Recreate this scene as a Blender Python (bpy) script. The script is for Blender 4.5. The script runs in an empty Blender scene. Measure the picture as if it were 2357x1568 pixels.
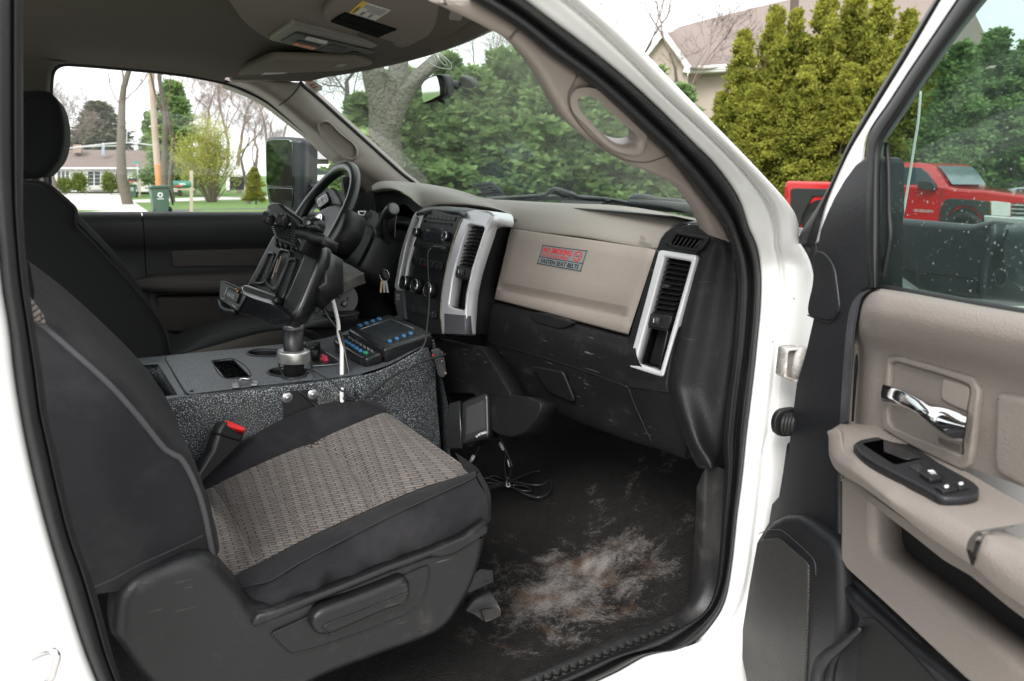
import bpy, bmesh, math, random
import numpy as np
from mathutils import Vector, Matrix
from mathutils.geometry import delaunay_2d_cdt
random.seed(7); np.random.seed(7)
sc = bpy.context.scene
col = sc.collection
# ---------------------------------------------------------------- camera, world, sun, exposure
PW, PH = 2357.0, 1568.0
CX, CY = PW/2, PH/2
def _setup(vx, vy):
    c = np.array([CX, CY]); vx = np.array(vx, float); vy = np.array(vy, float)
    f = math.sqrt(-np.dot(vx-c, vy-c))
    X = np.array([vx[0]-CX, -(vx[1]-CY), -f]); X /= np.linalg.norm(X)
    Y = np.array([vy[0]-CX, -(vy[1]-CY), -f]); Y /= np.linalg.norm(Y)
    return f, np.array([X, Y, np.cross(X, Y)])
FOC, R = _setup((4200, 440), (50, 390))
CAM = np.array([0, -1.85, 1.65])
cam = bpy.data.objects.new('camera', bpy.data.cameras.new('camera')); col.objects.link(cam)
M4 = Matrix.Identity(4)
for i in range(3):
    for j in range(3): M4[i][j] = R[i][j]
    M4[i][3] = CAM[i]
cam.matrix_world = M4
cam.data.sensor_width = 36; cam.data.lens = 36*FOC/PW
cam.data.clip_start = .05; cam.data.clip_end = 600
cam.data.dof.use_dof = True; cam.data.dof.focus_distance = 2.0; cam.data.dof.aperture_fstop = 7.0
sc.camera = cam
wd = bpy.data.worlds.new('World'); sc.world = wd; wd.use_nodes = True
nt = wd.node_tree; nt.nodes.clear()
sky = nt.nodes.new('ShaderNodeTexSky'); sky.sky_type = 'NISHITA'; sky.sun_disc = False
SUN_EL, SUN_AZ = 40, 222      # azimuth of the sun measured from +X towards +Y
sky.sun_elevation = math.radians(SUN_EL); sky.sun_rotation = math.radians(90-SUN_AZ)
sky.dust_density = 6; sky.air_density = 1.0; sky.ozone_density = 1
hs = nt.nodes.new('ShaderNodeHueSaturation'); hs.inputs['Saturation'].default_value = .12
bg = nt.nodes.new('ShaderNodeBackground'); bg.inputs['Strength'].default_value = .15
wo = nt.nodes.new('ShaderNodeOutputWorld')
mxw = nt.nodes.new('ShaderNodeMix'); mxw.data_type = 'RGBA'; mxw.inputs['Factor'].default_value = .8; mxw.inputs['B'].default_value = (8.2, 8.3, 8.5, 1)   # an even overcast layer over the clear sky
nt.links.new(sky.outputs[0], hs.inputs['Color']); nt.links.new(hs.outputs[0], mxw.inputs['A']); nt.links.new(mxw.outputs['Result'], bg.inputs['Color']); nt.links.new(bg.outputs[0], wo.inputs[0])
sl = bpy.data.lights.new('sun', 'SUN'); sl.energy = 1.5; sl.angle = math.radians(25); sl.color = (1, .97, .93)
so = bpy.data.objects.new('sun', sl); col.objects.link(so)
a, e = math.radians(SUN_AZ), math.radians(SUN_EL)
so.rotation_euler = Vector((math.cos(a)*math.cos(e), math.sin(a)*math.cos(e), math.sin(e))).to_track_quat('Z', 'Y').to_euler()
sc.view_settings.view_transform = 'Standard'; sc.view_settings.look = 'None'
sc.view_settings.exposure = 0.95; sc.view_settings.gamma = 1
sc.view_settings.use_curve_mapping = False
sc.render.engine = 'CYCLES'
# ---------------------------------------------------------------- pixel geometry of the measured photograph
def ray(p):
    r = R @ np.array([p[0]-CX, -(p[1]-CY), -FOC]); return r/np.linalg.norm(r)
FR = dict(A=(0,0,2.24),B=(700,0,2.24),C=(1400,0,2.24),D=(2000,0,2.24),E=(0,650,2.24),F=(600,550,2.8),G=(1100,550,2240/600),H=(1300,600,2.24),I=(2000,650,2.24),J=(0,1296,2.24),K=(600,1100,2.24),L=(1200,1150,1.853),M=(2000,1296,2.24),N=(820,150,2.8),U=(840,440,3.7325),O=(2250,900,2240/750),Q=(140,180,2240/750),S=(700,0,2357/750),T=(880,850,2240/450),W=(0,0,2357/3000))
KK = 2357/3000
def _fr(n):
    ox, oy, s = FR[n]
    return lambda *a: [((ox+a[i]/s)*KK, (oy+a[i+1]/s)*KK) for i in range(0, len(a), 2)]
for _n in FR: globals()['f'+_n] = _fr(_n)
def V3(*a): return np.array(a, float)
def nrm(v): v = np.array(v, float); return v/np.linalg.norm(v)
class PL:                                   # a real plane in the place; pixel points are projected onto it
    def __init__(s, o, n, up=(0,0,1)):
        s.o = np.array(o, float); s.n = nrm(n)
        u = np.array(up, float); u = u - s.n*np.dot(u, s.n)
        if np.linalg.norm(u) < .05: u = np.array([1., 0, 0]); u = u - s.n*np.dot(u, s.n)
        s.e2 = nrm(u); s.e1 = np.cross(s.e2, s.n)
    def hit(s, p, off=0):
        r = ray(p); return CAM + r*(np.dot(s.o + s.n*off - CAM, s.n)/np.dot(r, s.n))
    def pts(s, ps, off=0):
        if not hasattr(off, '__len__'): off = [off]*len(ps)
        return [s.hit(p, o) for p, o in zip(ps, off)]
    def loc(s, q): d = np.array(q)-s.o; return np.array([d@s.e1, d@s.e2])
    def at(s, x, y, h=0): return s.o + s.e1*x + s.e2*y + s.n*h
def _vv(ps, v):
    if hasattr(v, '__len__'):
        return list(np.interp(np.linspace(0, 1, len(ps)), np.linspace(0, 1, len(v)), v))
    return [v]*len(ps)
def onY(ps, y): return [CAM + ray(p)*((v-CAM[1])/ray(p)[1]) for p, v in zip(ps, _vv(ps, y))]
def onX(ps, x): return [CAM + ray(p)*((v-CAM[0])/ray(p)[0]) for p, v in zip(ps, _vv(ps, x))]
def onZ(ps, z): return [CAM + ray(p)*((v-CAM[2])/ray(p)[2]) for p, v in zip(ps, _vv(ps, z))]
def atD(ps, d): return [CAM + ray(p)*v for p, v in zip(ps, _vv(ps, d))]
# ---------------------------------------------------------------- object helpers
ORG = {}
def props(o, label=None, cat=None, group=None, kind=None):
    if label: o['label'] = label
    if cat: o['category'] = cat
    if group: o['group'] = group
    if kind: o['kind'] = kind
    return o
def thing(name, label, cat, loc=(0,0,0), group=None):
    o = bpy.data.objects.new(name, None); col.objects.link(o); o.location = loc; o.empty_display_size = .05
    ORG[o.name] = np.array(loc, float); return props(o, label, cat, group)
def mk(name, V, F, mat, parent=None, smooth=True, uv=None, fsm=None, label=None, cat=None, group=None, kind=None, org=None):
    V = np.array(V, float)
    if parent is not None: og = ORG[parent.name]
    else: og = np.array(org if org is not None else V.mean(0))
    me = bpy.data.meshes.new(name)
    me.from_pydata((V-og).tolist(), [], [tuple(int(i) for i in f) for f in F])
    if fsm is not None: me.polygons.foreach_set('use_smooth', fsm)
    else: me.polygons.foreach_set('use_smooth', [smooth]*len(me.polygons))
    if uv is not None:
        l = me.uv_layers.new(name='UVMap'); vi = np.zeros(len(me.loops), int); me.loops.foreach_get('vertex_index', vi)
        l.data.foreach_set('uv', np.array(uv, float)[vi].ravel())
    if mat: me.materials.append(mat)
    o = bpy.data.objects.new(name, me); col.objects.link(o)
    if parent is not None: o.parent = parent; o.location = (0,0,0) 
    else: o.location = og
    ORG[o.name] = og
    return props(o, label, cat, group, kind)
def inst(src, parent, off, rot=None):      # copy sharing mesh data, moved by off
    o = src.copy(); col.objects.link(o); o.parent = parent; o.location = Vector(src.location)+Vector(off); ORG[o.name] = ORG[src.name]
    return o
def cr(pts, n=None, closed=False, per=8):
    P = np.array(pts, float)
    if len(P) == 1: return np.repeat(P, n or 2, 0)
    if len(P) == 2 and not closed:
        return P[0] + (P[1]-P[0])*np.linspace(0, 1, n or 2)[:, None]
    if closed: Q = np.vstack([P[-1], P, P[0], P[1]])
    else: Q = np.vstack([2*P[0]-P[1], P, 2*P[-1]-P[-2]])
    out = []; m = 16
    for i in range(1, len(Q)-2):
        p0, p1, p2, p3 = Q[i-1:i+3]; L = np.linalg.norm(p2-p1)
        if L > 1e-9:
            l0 = np.linalg.norm(p1-p0); l1 = np.linalg.norm(p3-p2)
            a0 = (p2-p0)/(L+l0)*L; a1 = (p3-p1)/(L+l1)*L
        else: a0 = a1 = p1*0
        t = np.linspace(0, 1, m, endpoint=False)[:, None]
        out.append((2*t**3-3*t**2+1)*p1 + (t**3-2*t**2+t)*a0 + (-2*t**3+3*t**2)*p2 + (t**3-t**2)*a1)
    out.append(Q[-2][None]); A = np.vstack(out)
    s = np.r_[0, np.cumsum(np.linalg.norm(np.diff(A, axis=0), axis=1))]
    if n is None: n = per*len(P)
    u = np.linspace(0, s[-1], n + (1 if closed else 0))
    B = np.stack([np.interp(u, s, A[:, k]) for k in range(P.shape[1])], 1)
    return B[:-1] if closed else B
def loft(name, rows, mat, parent=None, nu=28, nv=4, lin=False, closev=False, capu=False, flip=False, bump=None, **kw):
    if len({len(r) for r in rows}) == 1 and len(rows[0]) > 2:
        A0 = np.array(rows, float); k_, n_ = A0.shape[:2]
        G0 = cr(A0.transpose(1, 0, 2).reshape(n_, -1), nu).reshape(nu, k_, 3).transpose(1, 0, 2)
    else: G0 = np.array([cr(r, nu) for r in rows])
    if lin:
        G = []
        for a_, b_ in zip(G0[:-1], G0[1:]):
            for t in np.linspace(0, 1, nv, endpoint=False): G.append(a_*(1-t)+b_*t)
        G.append(G0[-1]); G = np.array(G)
    else:
        nV = nv*(len(rows)-1)+1 if not closev else nv*len(rows)
        # uniform per segment so that rows are interpolated where they stand
        cols_ = []
        for j in range(nu):
            P = G0[:, j]
            if closev: Q = np.vstack([P[-1], P, P[0], P[1]])
            else: Q = np.vstack([2*P[0]-P[1], P, 2*P[-1]-P[-2]])
            o_ = []
            for i in range(1, len(Q)-2):
                p0, p1, p2, p3 = Q[i-1:i+3]; L = np.linalg.norm(p2-p1)+1e-9
                a0 = (p2-p0)/(L+np.linalg.norm(p1-p0))*L; a1 = (p3-p1)/(L+np.linalg.norm(p3-p2))*L
                t = np.linspace(0, 1, nv, endpoint=False)[:, None]
                o_.append((2*t**3-3*t**2+1)*p1 + (t**3-2*t**2+t)*a0 + (-2*t**3+3*t**2)*p2 + (t**3-t**2)*a1)
            if not closev: o_.append(P[-1][None])
            cols_.append(np.vstack(o_))
        G = np.array(cols_).transpose(1, 0, 2)
    nr, nc = G.shape[:2]
    du = np.r_[0, np.cumsum(np.linalg.norm(np.diff(G[nr//2], axis=0), axis=1))]
    dv = np.r_[0, np.cumsum(np.linalg.norm(np.diff(G[:, nc//2], axis=0), axis=1))]
    uv = np.stack(np.meshgrid(du, dv), -1).reshape(-1, 2)
    if bump is not None: G = bump(G)
    F = []
    rr_ = nr if closev else nr-1
    for i in range(rr_):
        for j in range(nc-1):
            a_, b_, c_, d_ = i*nc+j, i*nc+j+1, ((i+1) % nr)*nc+j+1, ((i+1) % nr)*nc+j
            F.append((a_, b_, c_, d_) if not flip else (d_, c_, b_, a_))
    if capu and closev:
        F.append([i*nc for i in range(nr)]); F.append([i*nc+nc-1 for i in range(nr)][::-1])
    return mk(name, G.reshape(-1, 3), F, mat, parent, uv=uv, **kw)
def rr(ps, r=10, n=4):                      # rounded polygon in pixels or plane units
    ps = [np.array(p, float) for p in ps]; out = []
    rs = r if hasattr(r, '__len__') else [r]*len(ps)
    for i, p in enumerate(ps):
        a_, b_ = ps[i-1], ps[(i+1) % len(ps)]
        da, db = a_-p, b_-p; la, lb = np.linalg.norm(da), np.linalg.norm(db)
        q = min(rs[i], la*.45, lb*.45)
        A_, B_ = p+da/la*q, p+db/lb*q
        for t in np.linspace(0, 1, n): out.append((1-t)**2*A_+2*t*(1-t)*p+t*t*B_)
    return out
def smc(ps, per=5): return list(cr([np.array(p, float) for p in ps], closed=True, per=per))
def _off(P, d):                             # move closed 2D contour inwards (ccw) by d
    P = np.array(P); a_ = P-np.roll(P, 1, 0); b_ = np.roll(P, -1, 0)-P
    a_ /= np.linalg.norm(a_, axis=1)[:, None]+1e-9; b_ /= np.linalg.norm(b_, axis=1)[:, None]+1e-9
    na = np.stack([-a_[:, 1], a_[:, 0]], 1); nb = np.stack([-b_[:, 1], b_[:, 0]], 1)
    m = na+nb; l = np.linalg.norm(m, axis=1)[:, None]+1e-9; m /= l
    c = np.clip((m*na).sum(1), .5, 1)[:, None]
    return P+m*d/c
def area2(P): x, y = P[:, 0], P[:, 1]; return .5*np.sum(x*np.roll(y, -1)-np.roll(x, -1)*y)
def plate2(name, pl, outer, mat, parent=None, thick=.01, bev=.002, holes=(), front=0, nb=3, back=True, **kw):
    """outer/holes: 2D contours in plane units"""
    rings = [np.array(outer, float)] + [np.array(h, float) for h in holes]
    for k, r_ in enumerate(rings):
        if (area2(r_) < 0) == (k == 0): rings[k] = r_[::-1]
    V = []; F = []; sm = []; fr_ = []
    prof = [(bev*(1-math.sin(t)), front-bev*(1-math.cos(t))) for t in np.linspace(0, math.pi/2, nb+1)] if bev > 0 else [(0, front)]
    prof = prof + [(0, front-thick)]
    idx_front = []; idx_back = []
    for r_ in rings:
        n = len(r_); base = len(V)
        for ins, h in prof:
            for q in _off(r_, ins): V.append(pl.at(q[0], q[1], h))
        for k in range(len(prof)-1):
            for i in range(n):
                a_, b_ = base+k*n+i, base+k*n+(i+1) % n
                F.append((a_, a_+n, b_+n, b_)); sm.append(True)
        idx_front.append(list(range(base, base+n))); idx_back.append(list(range(base+(len(prof)-1)*n, base+len(prof)*n)))
    for k, idx in enumerate([idx_front, idx_back]):
        if k == 1 and not back: continue
        flat = [i for r_ in idx for i in r_]
        L2 = [[pl.loc(V[i]) for i in r_] for r_ in idx]; cv = [Vector(p*100) for r_ in L2 for p in r_]; ce = []; b0_ = 0
        for r_ in L2: ce += [(b0_+q, b0_+(q+1) % len(r_)) for q in range(len(r_))]; b0_ += len(r_)
        ov, _, of_, ovo, _, _ = delaunay_2d_cdt(cv, ce, [], 0, 1e-6)
        mp_ = []
        for q, w_ in zip(ov, ovo):
            if w_: mp_.append(flat[w_[0]])
            else: V.append(pl.at(q[0]/100, q[1]/100, front if k == 0 else front-thick)); mp_.append(len(V)-1)
        tris = []
        for f_ in of_:
            c_ = sum((ov[i] for i in f_), Vector((0, 0)))/(100*len(f_)); ins_ = False
            for r_ in L2:
                r0 = np.array(r_); r1 = np.roll(r0, -1, 0); m_ = (r0[:, 1] > c_[1]) != (r1[:, 1] > c_[1])
                xi = (r1[:, 0]-r0[:, 0])*(c_[1]-r0[:, 1])/np.where(m_, r1[:, 1]-r0[:, 1], 1)+r0[:, 0]
                if np.sum(m_ & (xi > c_[0])) % 2: ins_ = not ins_
            if ins_: tris.append(tuple(mp_[i] for i in f_))
        for q in tris:
            q = list(q)
            p = [pl.loc(V[i]) for i in q]
            ar = (p[1][0]-p[0][0])*(p[2][1]-p[0][1])-(p[2][0]-p[0][0])*(p[1][1]-p[0][1])
            if (ar < 0) == (k == 0): q = q[::-1]
            F.append(q); sm.append(False)
    V = np.array(V); uv = np.array([pl.loc(v) for v in V])
    return mk(name, V, F, mat, parent, fsm=sm, uv=uv, **kw)
def plate(name, pl, outer, mat, parent=None, thick=.01, bev=.002, holes=(), front=0, r=0, **kw):
    """outer/holes: pixel contours, put on the plane"""
    if r: outer = rr(outer, r)
    o2 = [pl.loc(pl.hit(p, front)) for p in outer]
    h2 = [[pl.loc(pl.hit(p, front)) for p in h] for h in holes]
    return plate2(name, pl, o2, mat, parent, thick, bev, h2, front, **kw)
def tube(name, pts, r, mat, parent=None, seg=10, n=None, per=8, closed=False, cap=True, **kw):
    P = cr(pts, n, per=per) if len(pts) > 2 else cr(pts, n or 2)
    n = len(P); rs = np.interp(np.linspace(0, 1, n), np.linspace(0, 1, len(r)), r) if hasattr(r, '__len__') else [r]*n
    V, F = _tube(P, rs, seg)
    if cap: F += [list(range(seg))[::-1], list(range((n-1)*seg, n*seg))]
    return mk(name, V, F, mat, parent, **kw)
def _tube(P, rs, seg, base=0):
    T = np.gradient(P, axis=0); T /= np.linalg.norm(T, axis=1)[:, None]+1e-12
    u = np.cross(T[0], [0, 0, 1]); 
    if np.linalg.norm(u) < .1: u = np.cross(T[0], [0, 1, 0])
    V = []; an = np.linspace(0, 2*np.pi, seg, endpoint=False)
    for i in range(len(P)):
        u = u-T[i]*(u@T[i]); u /= np.linalg.norm(u)+1e-12; w = np.cross(T[i], u)
        V.append(P[i]+rs[i]*(np.cos(an)[:, None]*u+np.sin(an)[:, None]*w))
    F = [(base+i*seg+j, base+i*seg+(j+1) % seg, base+(i+1)*seg+(j+1) % seg, base+(i+1)*seg+j) for i in range(len(P)-1) for j in range(seg)]
    return np.vstack(V), F
def box(name, c, ax, sz, mat, parent=None, bev=.002, seg=2, **kw):
    """c centre, ax 3 axes, sz full sizes"""
    bm = bmesh.new(); bmesh.ops.create_cube(bm, size=1)
    bmesh.ops.scale(bm, vec=sz, verts=bm.verts)
    if bev: bmesh.ops.bevel(bm, geom=bm.edges[:], offset=bev, segments=seg, affect='EDGES', profile=.5)
    A_ = np.array([nrm(a_) for a_ in ax])
    V = [np.array(c)+np.array(v.co)@A_ for v in bm.verts]; bm.verts.index_update()
    F = [[v.index for v in f.verts] for f in bm.faces]
    big = [f.calc_area() > .3*min(sz[0]*sz[1], sz[1]*sz[2], sz[0]*sz[2]) for f in bm.faces]; bm.free()
    return mk(name, V, F, mat, parent, fsm=[not b for b in big], **kw)
AX = np.eye(3)
def lathe(name, o, ax, prof, mat, parent=None, seg=28, cap=True, **kw):
    """profile of (radius, height) along axis ax from o"""
    ax = nrm(ax); u = np.cross(ax, [0, 0, 1]); 
    if np.linalg.norm(u) < .1: u = np.cross(ax, [0, 1, 0])
    u = nrm(u); w = np.cross(ax, u); an = np.linspace(0, 2*np.pi, seg, endpoint=False)
    V = np.vstack([np.array(o)+ax*h+r_*(np.cos(an)[:, None]*u+np.sin(an)[:, None]*w) for r_, h in prof])
    F = [(i*seg+j, i*seg+(j+1) % seg, (i+1)*seg+(j+1) % seg, (i+1)*seg+j) for i in range(len(prof)-1) for j in range(seg)]
    if cap: F += [list(range(seg))[::-1], list(range((len(prof)-1)*seg, len(prof)*seg))]
    an_ = [abs(prof[i+1][1]-prof[i][1]) < 1e-6 for i in range(len(prof)-1) for j in range(seg)]+([True, True] if cap else [])
    return mk(name, V, F, mat, parent, fsm=[not a_ for a_ in an_], **kw)
def text(name, s, pl, p0, size, mat, parent=None, ang=0, front=.001, sx=1, bold=0, thick=.0004, align='LEFT', px=True, **kw):
    c = bpy.data.curves.new(name, 'FONT'); c.body = s; c.size = 1; c.align_x = align; c.offset = bold; c.resolution_u = 3
    t = bpy.data.objects.new(name, c); col.objects.link(t)
    me = bpy.data.meshes.new_from_object(t.evaluated_get(bpy.context.evaluated_depsgraph_get()))
    bpy.data.objects.remove(t)
    q0 = pl.loc(pl.hit(p0, front)) if px else np.array(p0)
    ca, sa = math.cos(ang), math.sin(ang)
    V = []
    for v in me.vertices:
        x, y = v.co.x*size*sx, v.co.y*size
        V.append(pl.at(q0[0]+x*ca-y*sa, q0[1]+x*sa+y*ca, front))
    F = [list(p.vertices) for p in me.polygons]
    if not V: return None
    return mk(name, V, F, mat, parent, smooth=False, **kw)
# ---------------------------------------------------------------- materials
MATS = {}
def nd(nt_, t, **k):
    n = nt_.nodes.new(t)
    for a_, b_ in k.items():
        if a_.startswith('i_'): n.inputs[a_[2:].replace('_', ' ')].default_value = b_
        else: setattr(n, a_, b_)
    return n
def pm(name, c, rough=.5, var=.12, vs=6, bump=0, bs=300, bd=.001, metal=0, spec=.5, coat=0, voro=False, dirt=None, dcol=(.3,.27,.24), ds=8, dw=.55, dsharp=.08, sheen=0, uvmap=False, anis=None, rvar=.12, scr=0):
    m = bpy.data.materials.new(name); m.use_nodes = True; t = m.node_tree; L = t.links.new
    b = t.nodes['Principled BSDF']
    b.inputs['Roughness'].default_value = rough; b.inputs['Metallic'].default_value = metal
    b.inputs['Specular IOR Level'].default_value = spec; b.inputs['Coat Weight'].default_value = coat; b.inputs['Coat Roughness'].default_value = .08
    if sheen: b.inputs['Sheen Weight'].default_value = sheen; b.inputs['Sheen Roughness'].default_value = .6
    tc = nd(t, 'ShaderNodeTexCoord'); src = tc.outputs['Object']
    n1 = nd(t, 'ShaderNodeTexNoise', i_Scale=vs, i_Detail=5, i_Roughness=.6); L(src, n1.inputs['Vector'])
    mx = nd(t, 'ShaderNodeMix', data_type='RGBA')
    mx.inputs['A'].default_value = (*[x*(1-var) for x in c], 1); mx.inputs['B'].default_value = (*[min(1, x*(1+var)) for x in c], 1)
    L(n1.outputs['Fac'], mx.inputs['Factor']); out = mx.outputs['Result']
    if dirt:
        n2 = nd(t, 'ShaderNodeTexNoise', i_Scale=ds, i_Detail=9, i_Roughness=.7, i_Distortion=.3); L(src, n2.inputs['Vector'])
        mr = nd(t, 'ShaderNodeMapRange', i_From_Min=dw, i_From_Max=dw+dsharp*2, i_To_Min=0, i_To_Max=dirt); L(n2.outputs['Fac'], mr.inputs['Value'])
        m2 = nd(t, 'ShaderNodeMix', data_type='RGBA'); m2.inputs['B'].default_value = (*dcol, 1)
        L(mr.outputs[0], m2.inputs['Factor']); L(out, m2.inputs['A']); out = m2.outputs['Result']
    if scr:
        for k_, ro in enumerate(((.3,.2,.5),(1.1,.7,-.6))):
            mp = nd(t, 'ShaderNodeMapping'); L(src, mp.inputs[0]); mp.inputs['Rotation'].default_value = ro; mp.inputs['Scale'].default_value = (14,14,170)
            n5 = nd(t, 'ShaderNodeTexNoise', i_Scale=1, i_Detail=3, i_Distortion=.8); L(mp.outputs[0], n5.inputs[0])
            n6 = nd(t, 'ShaderNodeTexNoise', i_Scale=7, i_Detail=3); L(src, n6.inputs[0])
            a5 = nd(t, 'ShaderNodeMapRange', i_From_Min=.69, i_From_Max=.73); L(n5.outputs['Fac'], a5.inputs[0])
            a6 = nd(t, 'ShaderNodeMapRange', i_From_Min=.48, i_From_Max=.62, i_To_Max=scr); L(n6.outputs['Fac'], a6.inputs[0])
            mm = nd(t, 'ShaderNodeMath', operation='MULTIPLY'); L(a5.outputs[0], mm.inputs[0]); L(a6.outputs[0], mm.inputs[1])
            m5 = nd(t, 'ShaderNodeMix', data_type='RGBA'); m5.inputs['B'].default_value = (.16,.155,.15,1); L(mm.outputs[0], m5.inputs['Factor']); L(out, m5.inputs['A']); out = m5.outputs['Result']
    L(out, b.inputs['Base Color'])
    mr2 = nd(t, 'ShaderNodeMapRange', i_To_Min=max(.02, rough-rvar), i_To_Max=min(1, rough+rvar)); L(n1.outputs['Fac'], mr2.inputs['Value']); L(mr2.outputs[0], b.inputs['Roughness'])
    if bump:
        if voro: n3 = nd(t, 'ShaderNodeTexVoronoi', i_Scale=bs); o3 = n3.outputs['Distance']
        else: n3 = nd(t, 'ShaderNodeTexNoise', i_Scale=bs, i_Detail=2); o3 = n3.outputs['Fac']
        L(src, n3.inputs['Vector'])
        bp = nd(t, 'ShaderNodeBump', i_Strength=bump, i_Distance=bd); L(o3, bp.inputs['Height']); L(bp.outputs[0], b.inputs['Normal'])
    MATS[name] = m; return m
def glassy(name, tint=(.9,.93,.92), ior=1.45, dust=.04, rough=0, dust_haze_c=(.6,.62,.6), refl=1.):
    m = bpy.data.materials.new(name); m.use_nodes = True; t = m.node_tree; L = t.links.new; t.nodes.clear()
    o = nd(t, 'ShaderNodeOutputMaterial'); tr = nd(t, 'ShaderNodeBsdfTransparent'); tr.inputs[0].default_value = (*tint, 1)
    g = nd(t, 'ShaderNodeBsdfGlossy', i_Roughness=rough)
    ge = nd(t, 'ShaderNodeNewGeometry'); dt = nd(t, 'ShaderNodeVectorMath', operation='DOT_PRODUCT'); L(ge.outputs['Normal'], dt.inputs[0]); L(ge.outputs['Incoming'], dt.inputs[1])
    ab = nd(t, 'ShaderNodeMath', operation='ABSOLUTE'); L(dt.outputs['Value'], ab.inputs[0])
    om = nd(t, 'ShaderNodeMath', operation='SUBTRACT'); om.inputs[0].default_value = 1; L(ab.outputs[0], om.inputs[1])
    pw = nd(t, 'ShaderNodeMath', operation='POWER'); L(om.outputs[0], pw.inputs[0]); pw.inputs[1].default_value = 5
    fr = nd(t, 'ShaderNodeMath', operation='MULTIPLY_ADD'); L(pw.outputs[0], fr.inputs[0]); fr.inputs[1].default_value = .75*refl; fr.inputs[2].default_value = .035*refl
    mx = nd(t, 'ShaderNodeMixShader'); L(fr.outputs[0], mx.inputs[0]); L(tr.outputs[0], mx.inputs[1]); L(g.outputs[0], mx.inputs[2])
    df = nd(t, 'ShaderNodeBsdfDiffuse'); df.inputs[0].default_value = (*dust_haze_c, 1); m2 = nd(t, 'ShaderNodeMixShader')
    tc = nd(t, 'ShaderNodeTexCoord'); n1 = nd(t, 'ShaderNodeTexNoise', i_Scale=3.0, i_Detail=6, i_Roughness=.6); L(tc.outputs['Object'], n1.inputs['Vector'])
    mr = nd(t, 'ShaderNodeMapRange', i_From_Min=.35, i_From_Max=.7, i_To_Min=dust*.6, i_To_Max=dust*1.4); L(n1.outputs['Fac'], mr.inputs['Value'])
    L(mr.outputs[0], m2.inputs[0]); L(mx.outputs[0], m2.inputs[1]); L(df.outputs[0], m2.inputs[2])
    L(m2.outputs[0], o.inputs[0]); MATS[name] = m; return m
DK = pm('dark_grey_plastic', (.019,.019,.022), .5, .2, 9, .35, 420, .0006, voro=True, dirt=.12, dcol=(.14,.13,.13), ds=14, dw=.56)
DK2 = pm('black_plastic', (.0095,.0095,.0105), .42, .2, 9, .12, 600, .0004, dirt=.05, dcol=(.1,.1,.1), ds=30, dw=.6)
BLK = pm('deep_black', (.004,.004,.0045), .6, .2)
BEI = pm('beige_plastic', (.24,.205,.182), .52, .05, 5, .3, 420, .0005, voro=True, dirt=.25, dcol=(.17,.14,.12), ds=9, dw=.62)
BEIS = pm('smooth_beige_plastic', (.27,.232,.206), .42, .06, 5, .1, 500, .0004)
PAD = pm('dash_pad_vinyl', (.25,.228,.205), .58, .05, 5, .5, 380, .0008, voro=True, dirt=.2, dcol=(.16,.14,.12), ds=12, dw=.63)
LINER = pm('headliner_cloth', (.10,.087,.074), .95, .05, 5, .3, 700, .0006, spec=.1)
RUB = pm('seal_rubber', (.0085,.0085,.0095), .55, .35, 5, .3, 160, .0008, dirt=.25, dcol=(.06,.06,.066), ds=12, dw=.55)
WHT = pm('white_paint', (.8,.8,.79), .22, .015, 2, coat=.6, dirt=.25, dcol=(.5,.46,.4), ds=5, dw=.66, rvar=.05)
FAB = pm('charcoal_seat_cloth', (.0135,.013,.0148), .9, .3, 7, .6, 450, .0012, spec=.12, sheen=.03, dirt=.2, dcol=(.075,.07,.072), ds=5, dw=.52)
SIL = pm('silver_plastic', (.64,.64,.66), .33, .03, 4, .05, 900, .0003, metal=.35)
CHR = pm('chrome', (.75,.75,.77), .06, .02, metal=1, rvar=.03)
STE = pm('worn_steel', (.42,.42,.43), .38, .2, 30, .2, 120, .0006, metal=.9, dirt=.4, dcol=(.12,.08,.06), ds=20, dw=.55)
BSTE = pm('black_steel', (.018,.018,.02), .4, .25, 14, .2, 300, .0004, metal=.3, dirt=.25, dcol=(.12,.1,.09), ds=18, dw=.6)
CBL = pm('black_cable', (.012,.012,.013), .35, .2, 20)
WCB = pm('white_cable', (.75,.72,.7), .45, .08, 20)
RED = pm('red_plastic', (.62,.018,.02), .4, .08, 10)
WHP = pm('white_print', (.75,.75,.75), .5, .05)
GRP = pm('grey_print', (.3,.3,.31), .5, .05)
# ================================================================ CAB SHELL
TILT = PL((0, -.86, 1.5), (0, -.43, -.2))
def OP(ps, off=0):
    out = []
    for p, o in zip(ps, _vv(ps, off)):
        q = onY([p], -.86-o)[0]
        if q[2] > 1.5+.4*o: q = TILT.hit(p, o)
        out.append(q)
    return out
def OPy(y): return lambda ps: onY(ps, y)
cab = thing('truck_cab', 'white pickup truck cab seen through its wide open passenger doorway', 'truck cab', (.6, 0, .7))
s_in = fC(-60,-10, 0,25, 265,190, 480,370, 655,490, 800,605, 1080,865, 1245,1020, 1380,1185, 1510,1355, 1600,1475, 1650,1568) + fI(325,190, 350,300, 362,420, 352,600, 330,900, 290,1200, 265,1500) + fL(1712,420, 1695,700, 1670,1000, 1645,1110, 1600,1190, 1545,1240, 1400,1300, 1100,1420, 760,1568, 620,1620)
s_out = fC(120,-110, 300,0, 440,108, 620,240, 800,380, 1000,545, 1200,730, 1400,930, 1560,1090, 1700,1290, 1760,1450, 1792,1568) + fI(470,130, 500,250, 512,400, 505,600, 490,750, 470,950, 440,1200, 415,1400) + fM(410,0, 385,250, 352,500, 320,800, 272,1050, 185,1200, 20,1355) + fL(1300,1420, 1130,1510, 960,1590, 900,1620)
def mid(a_, b_, t, n=60):
    A_ = cr(np.array(a_), n); B_ = cr(np.array(b_), n); return list(A_*(1-t)+B_*t)
n60 = lambda a_: list(cr(np.array(a_), 60))
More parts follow.
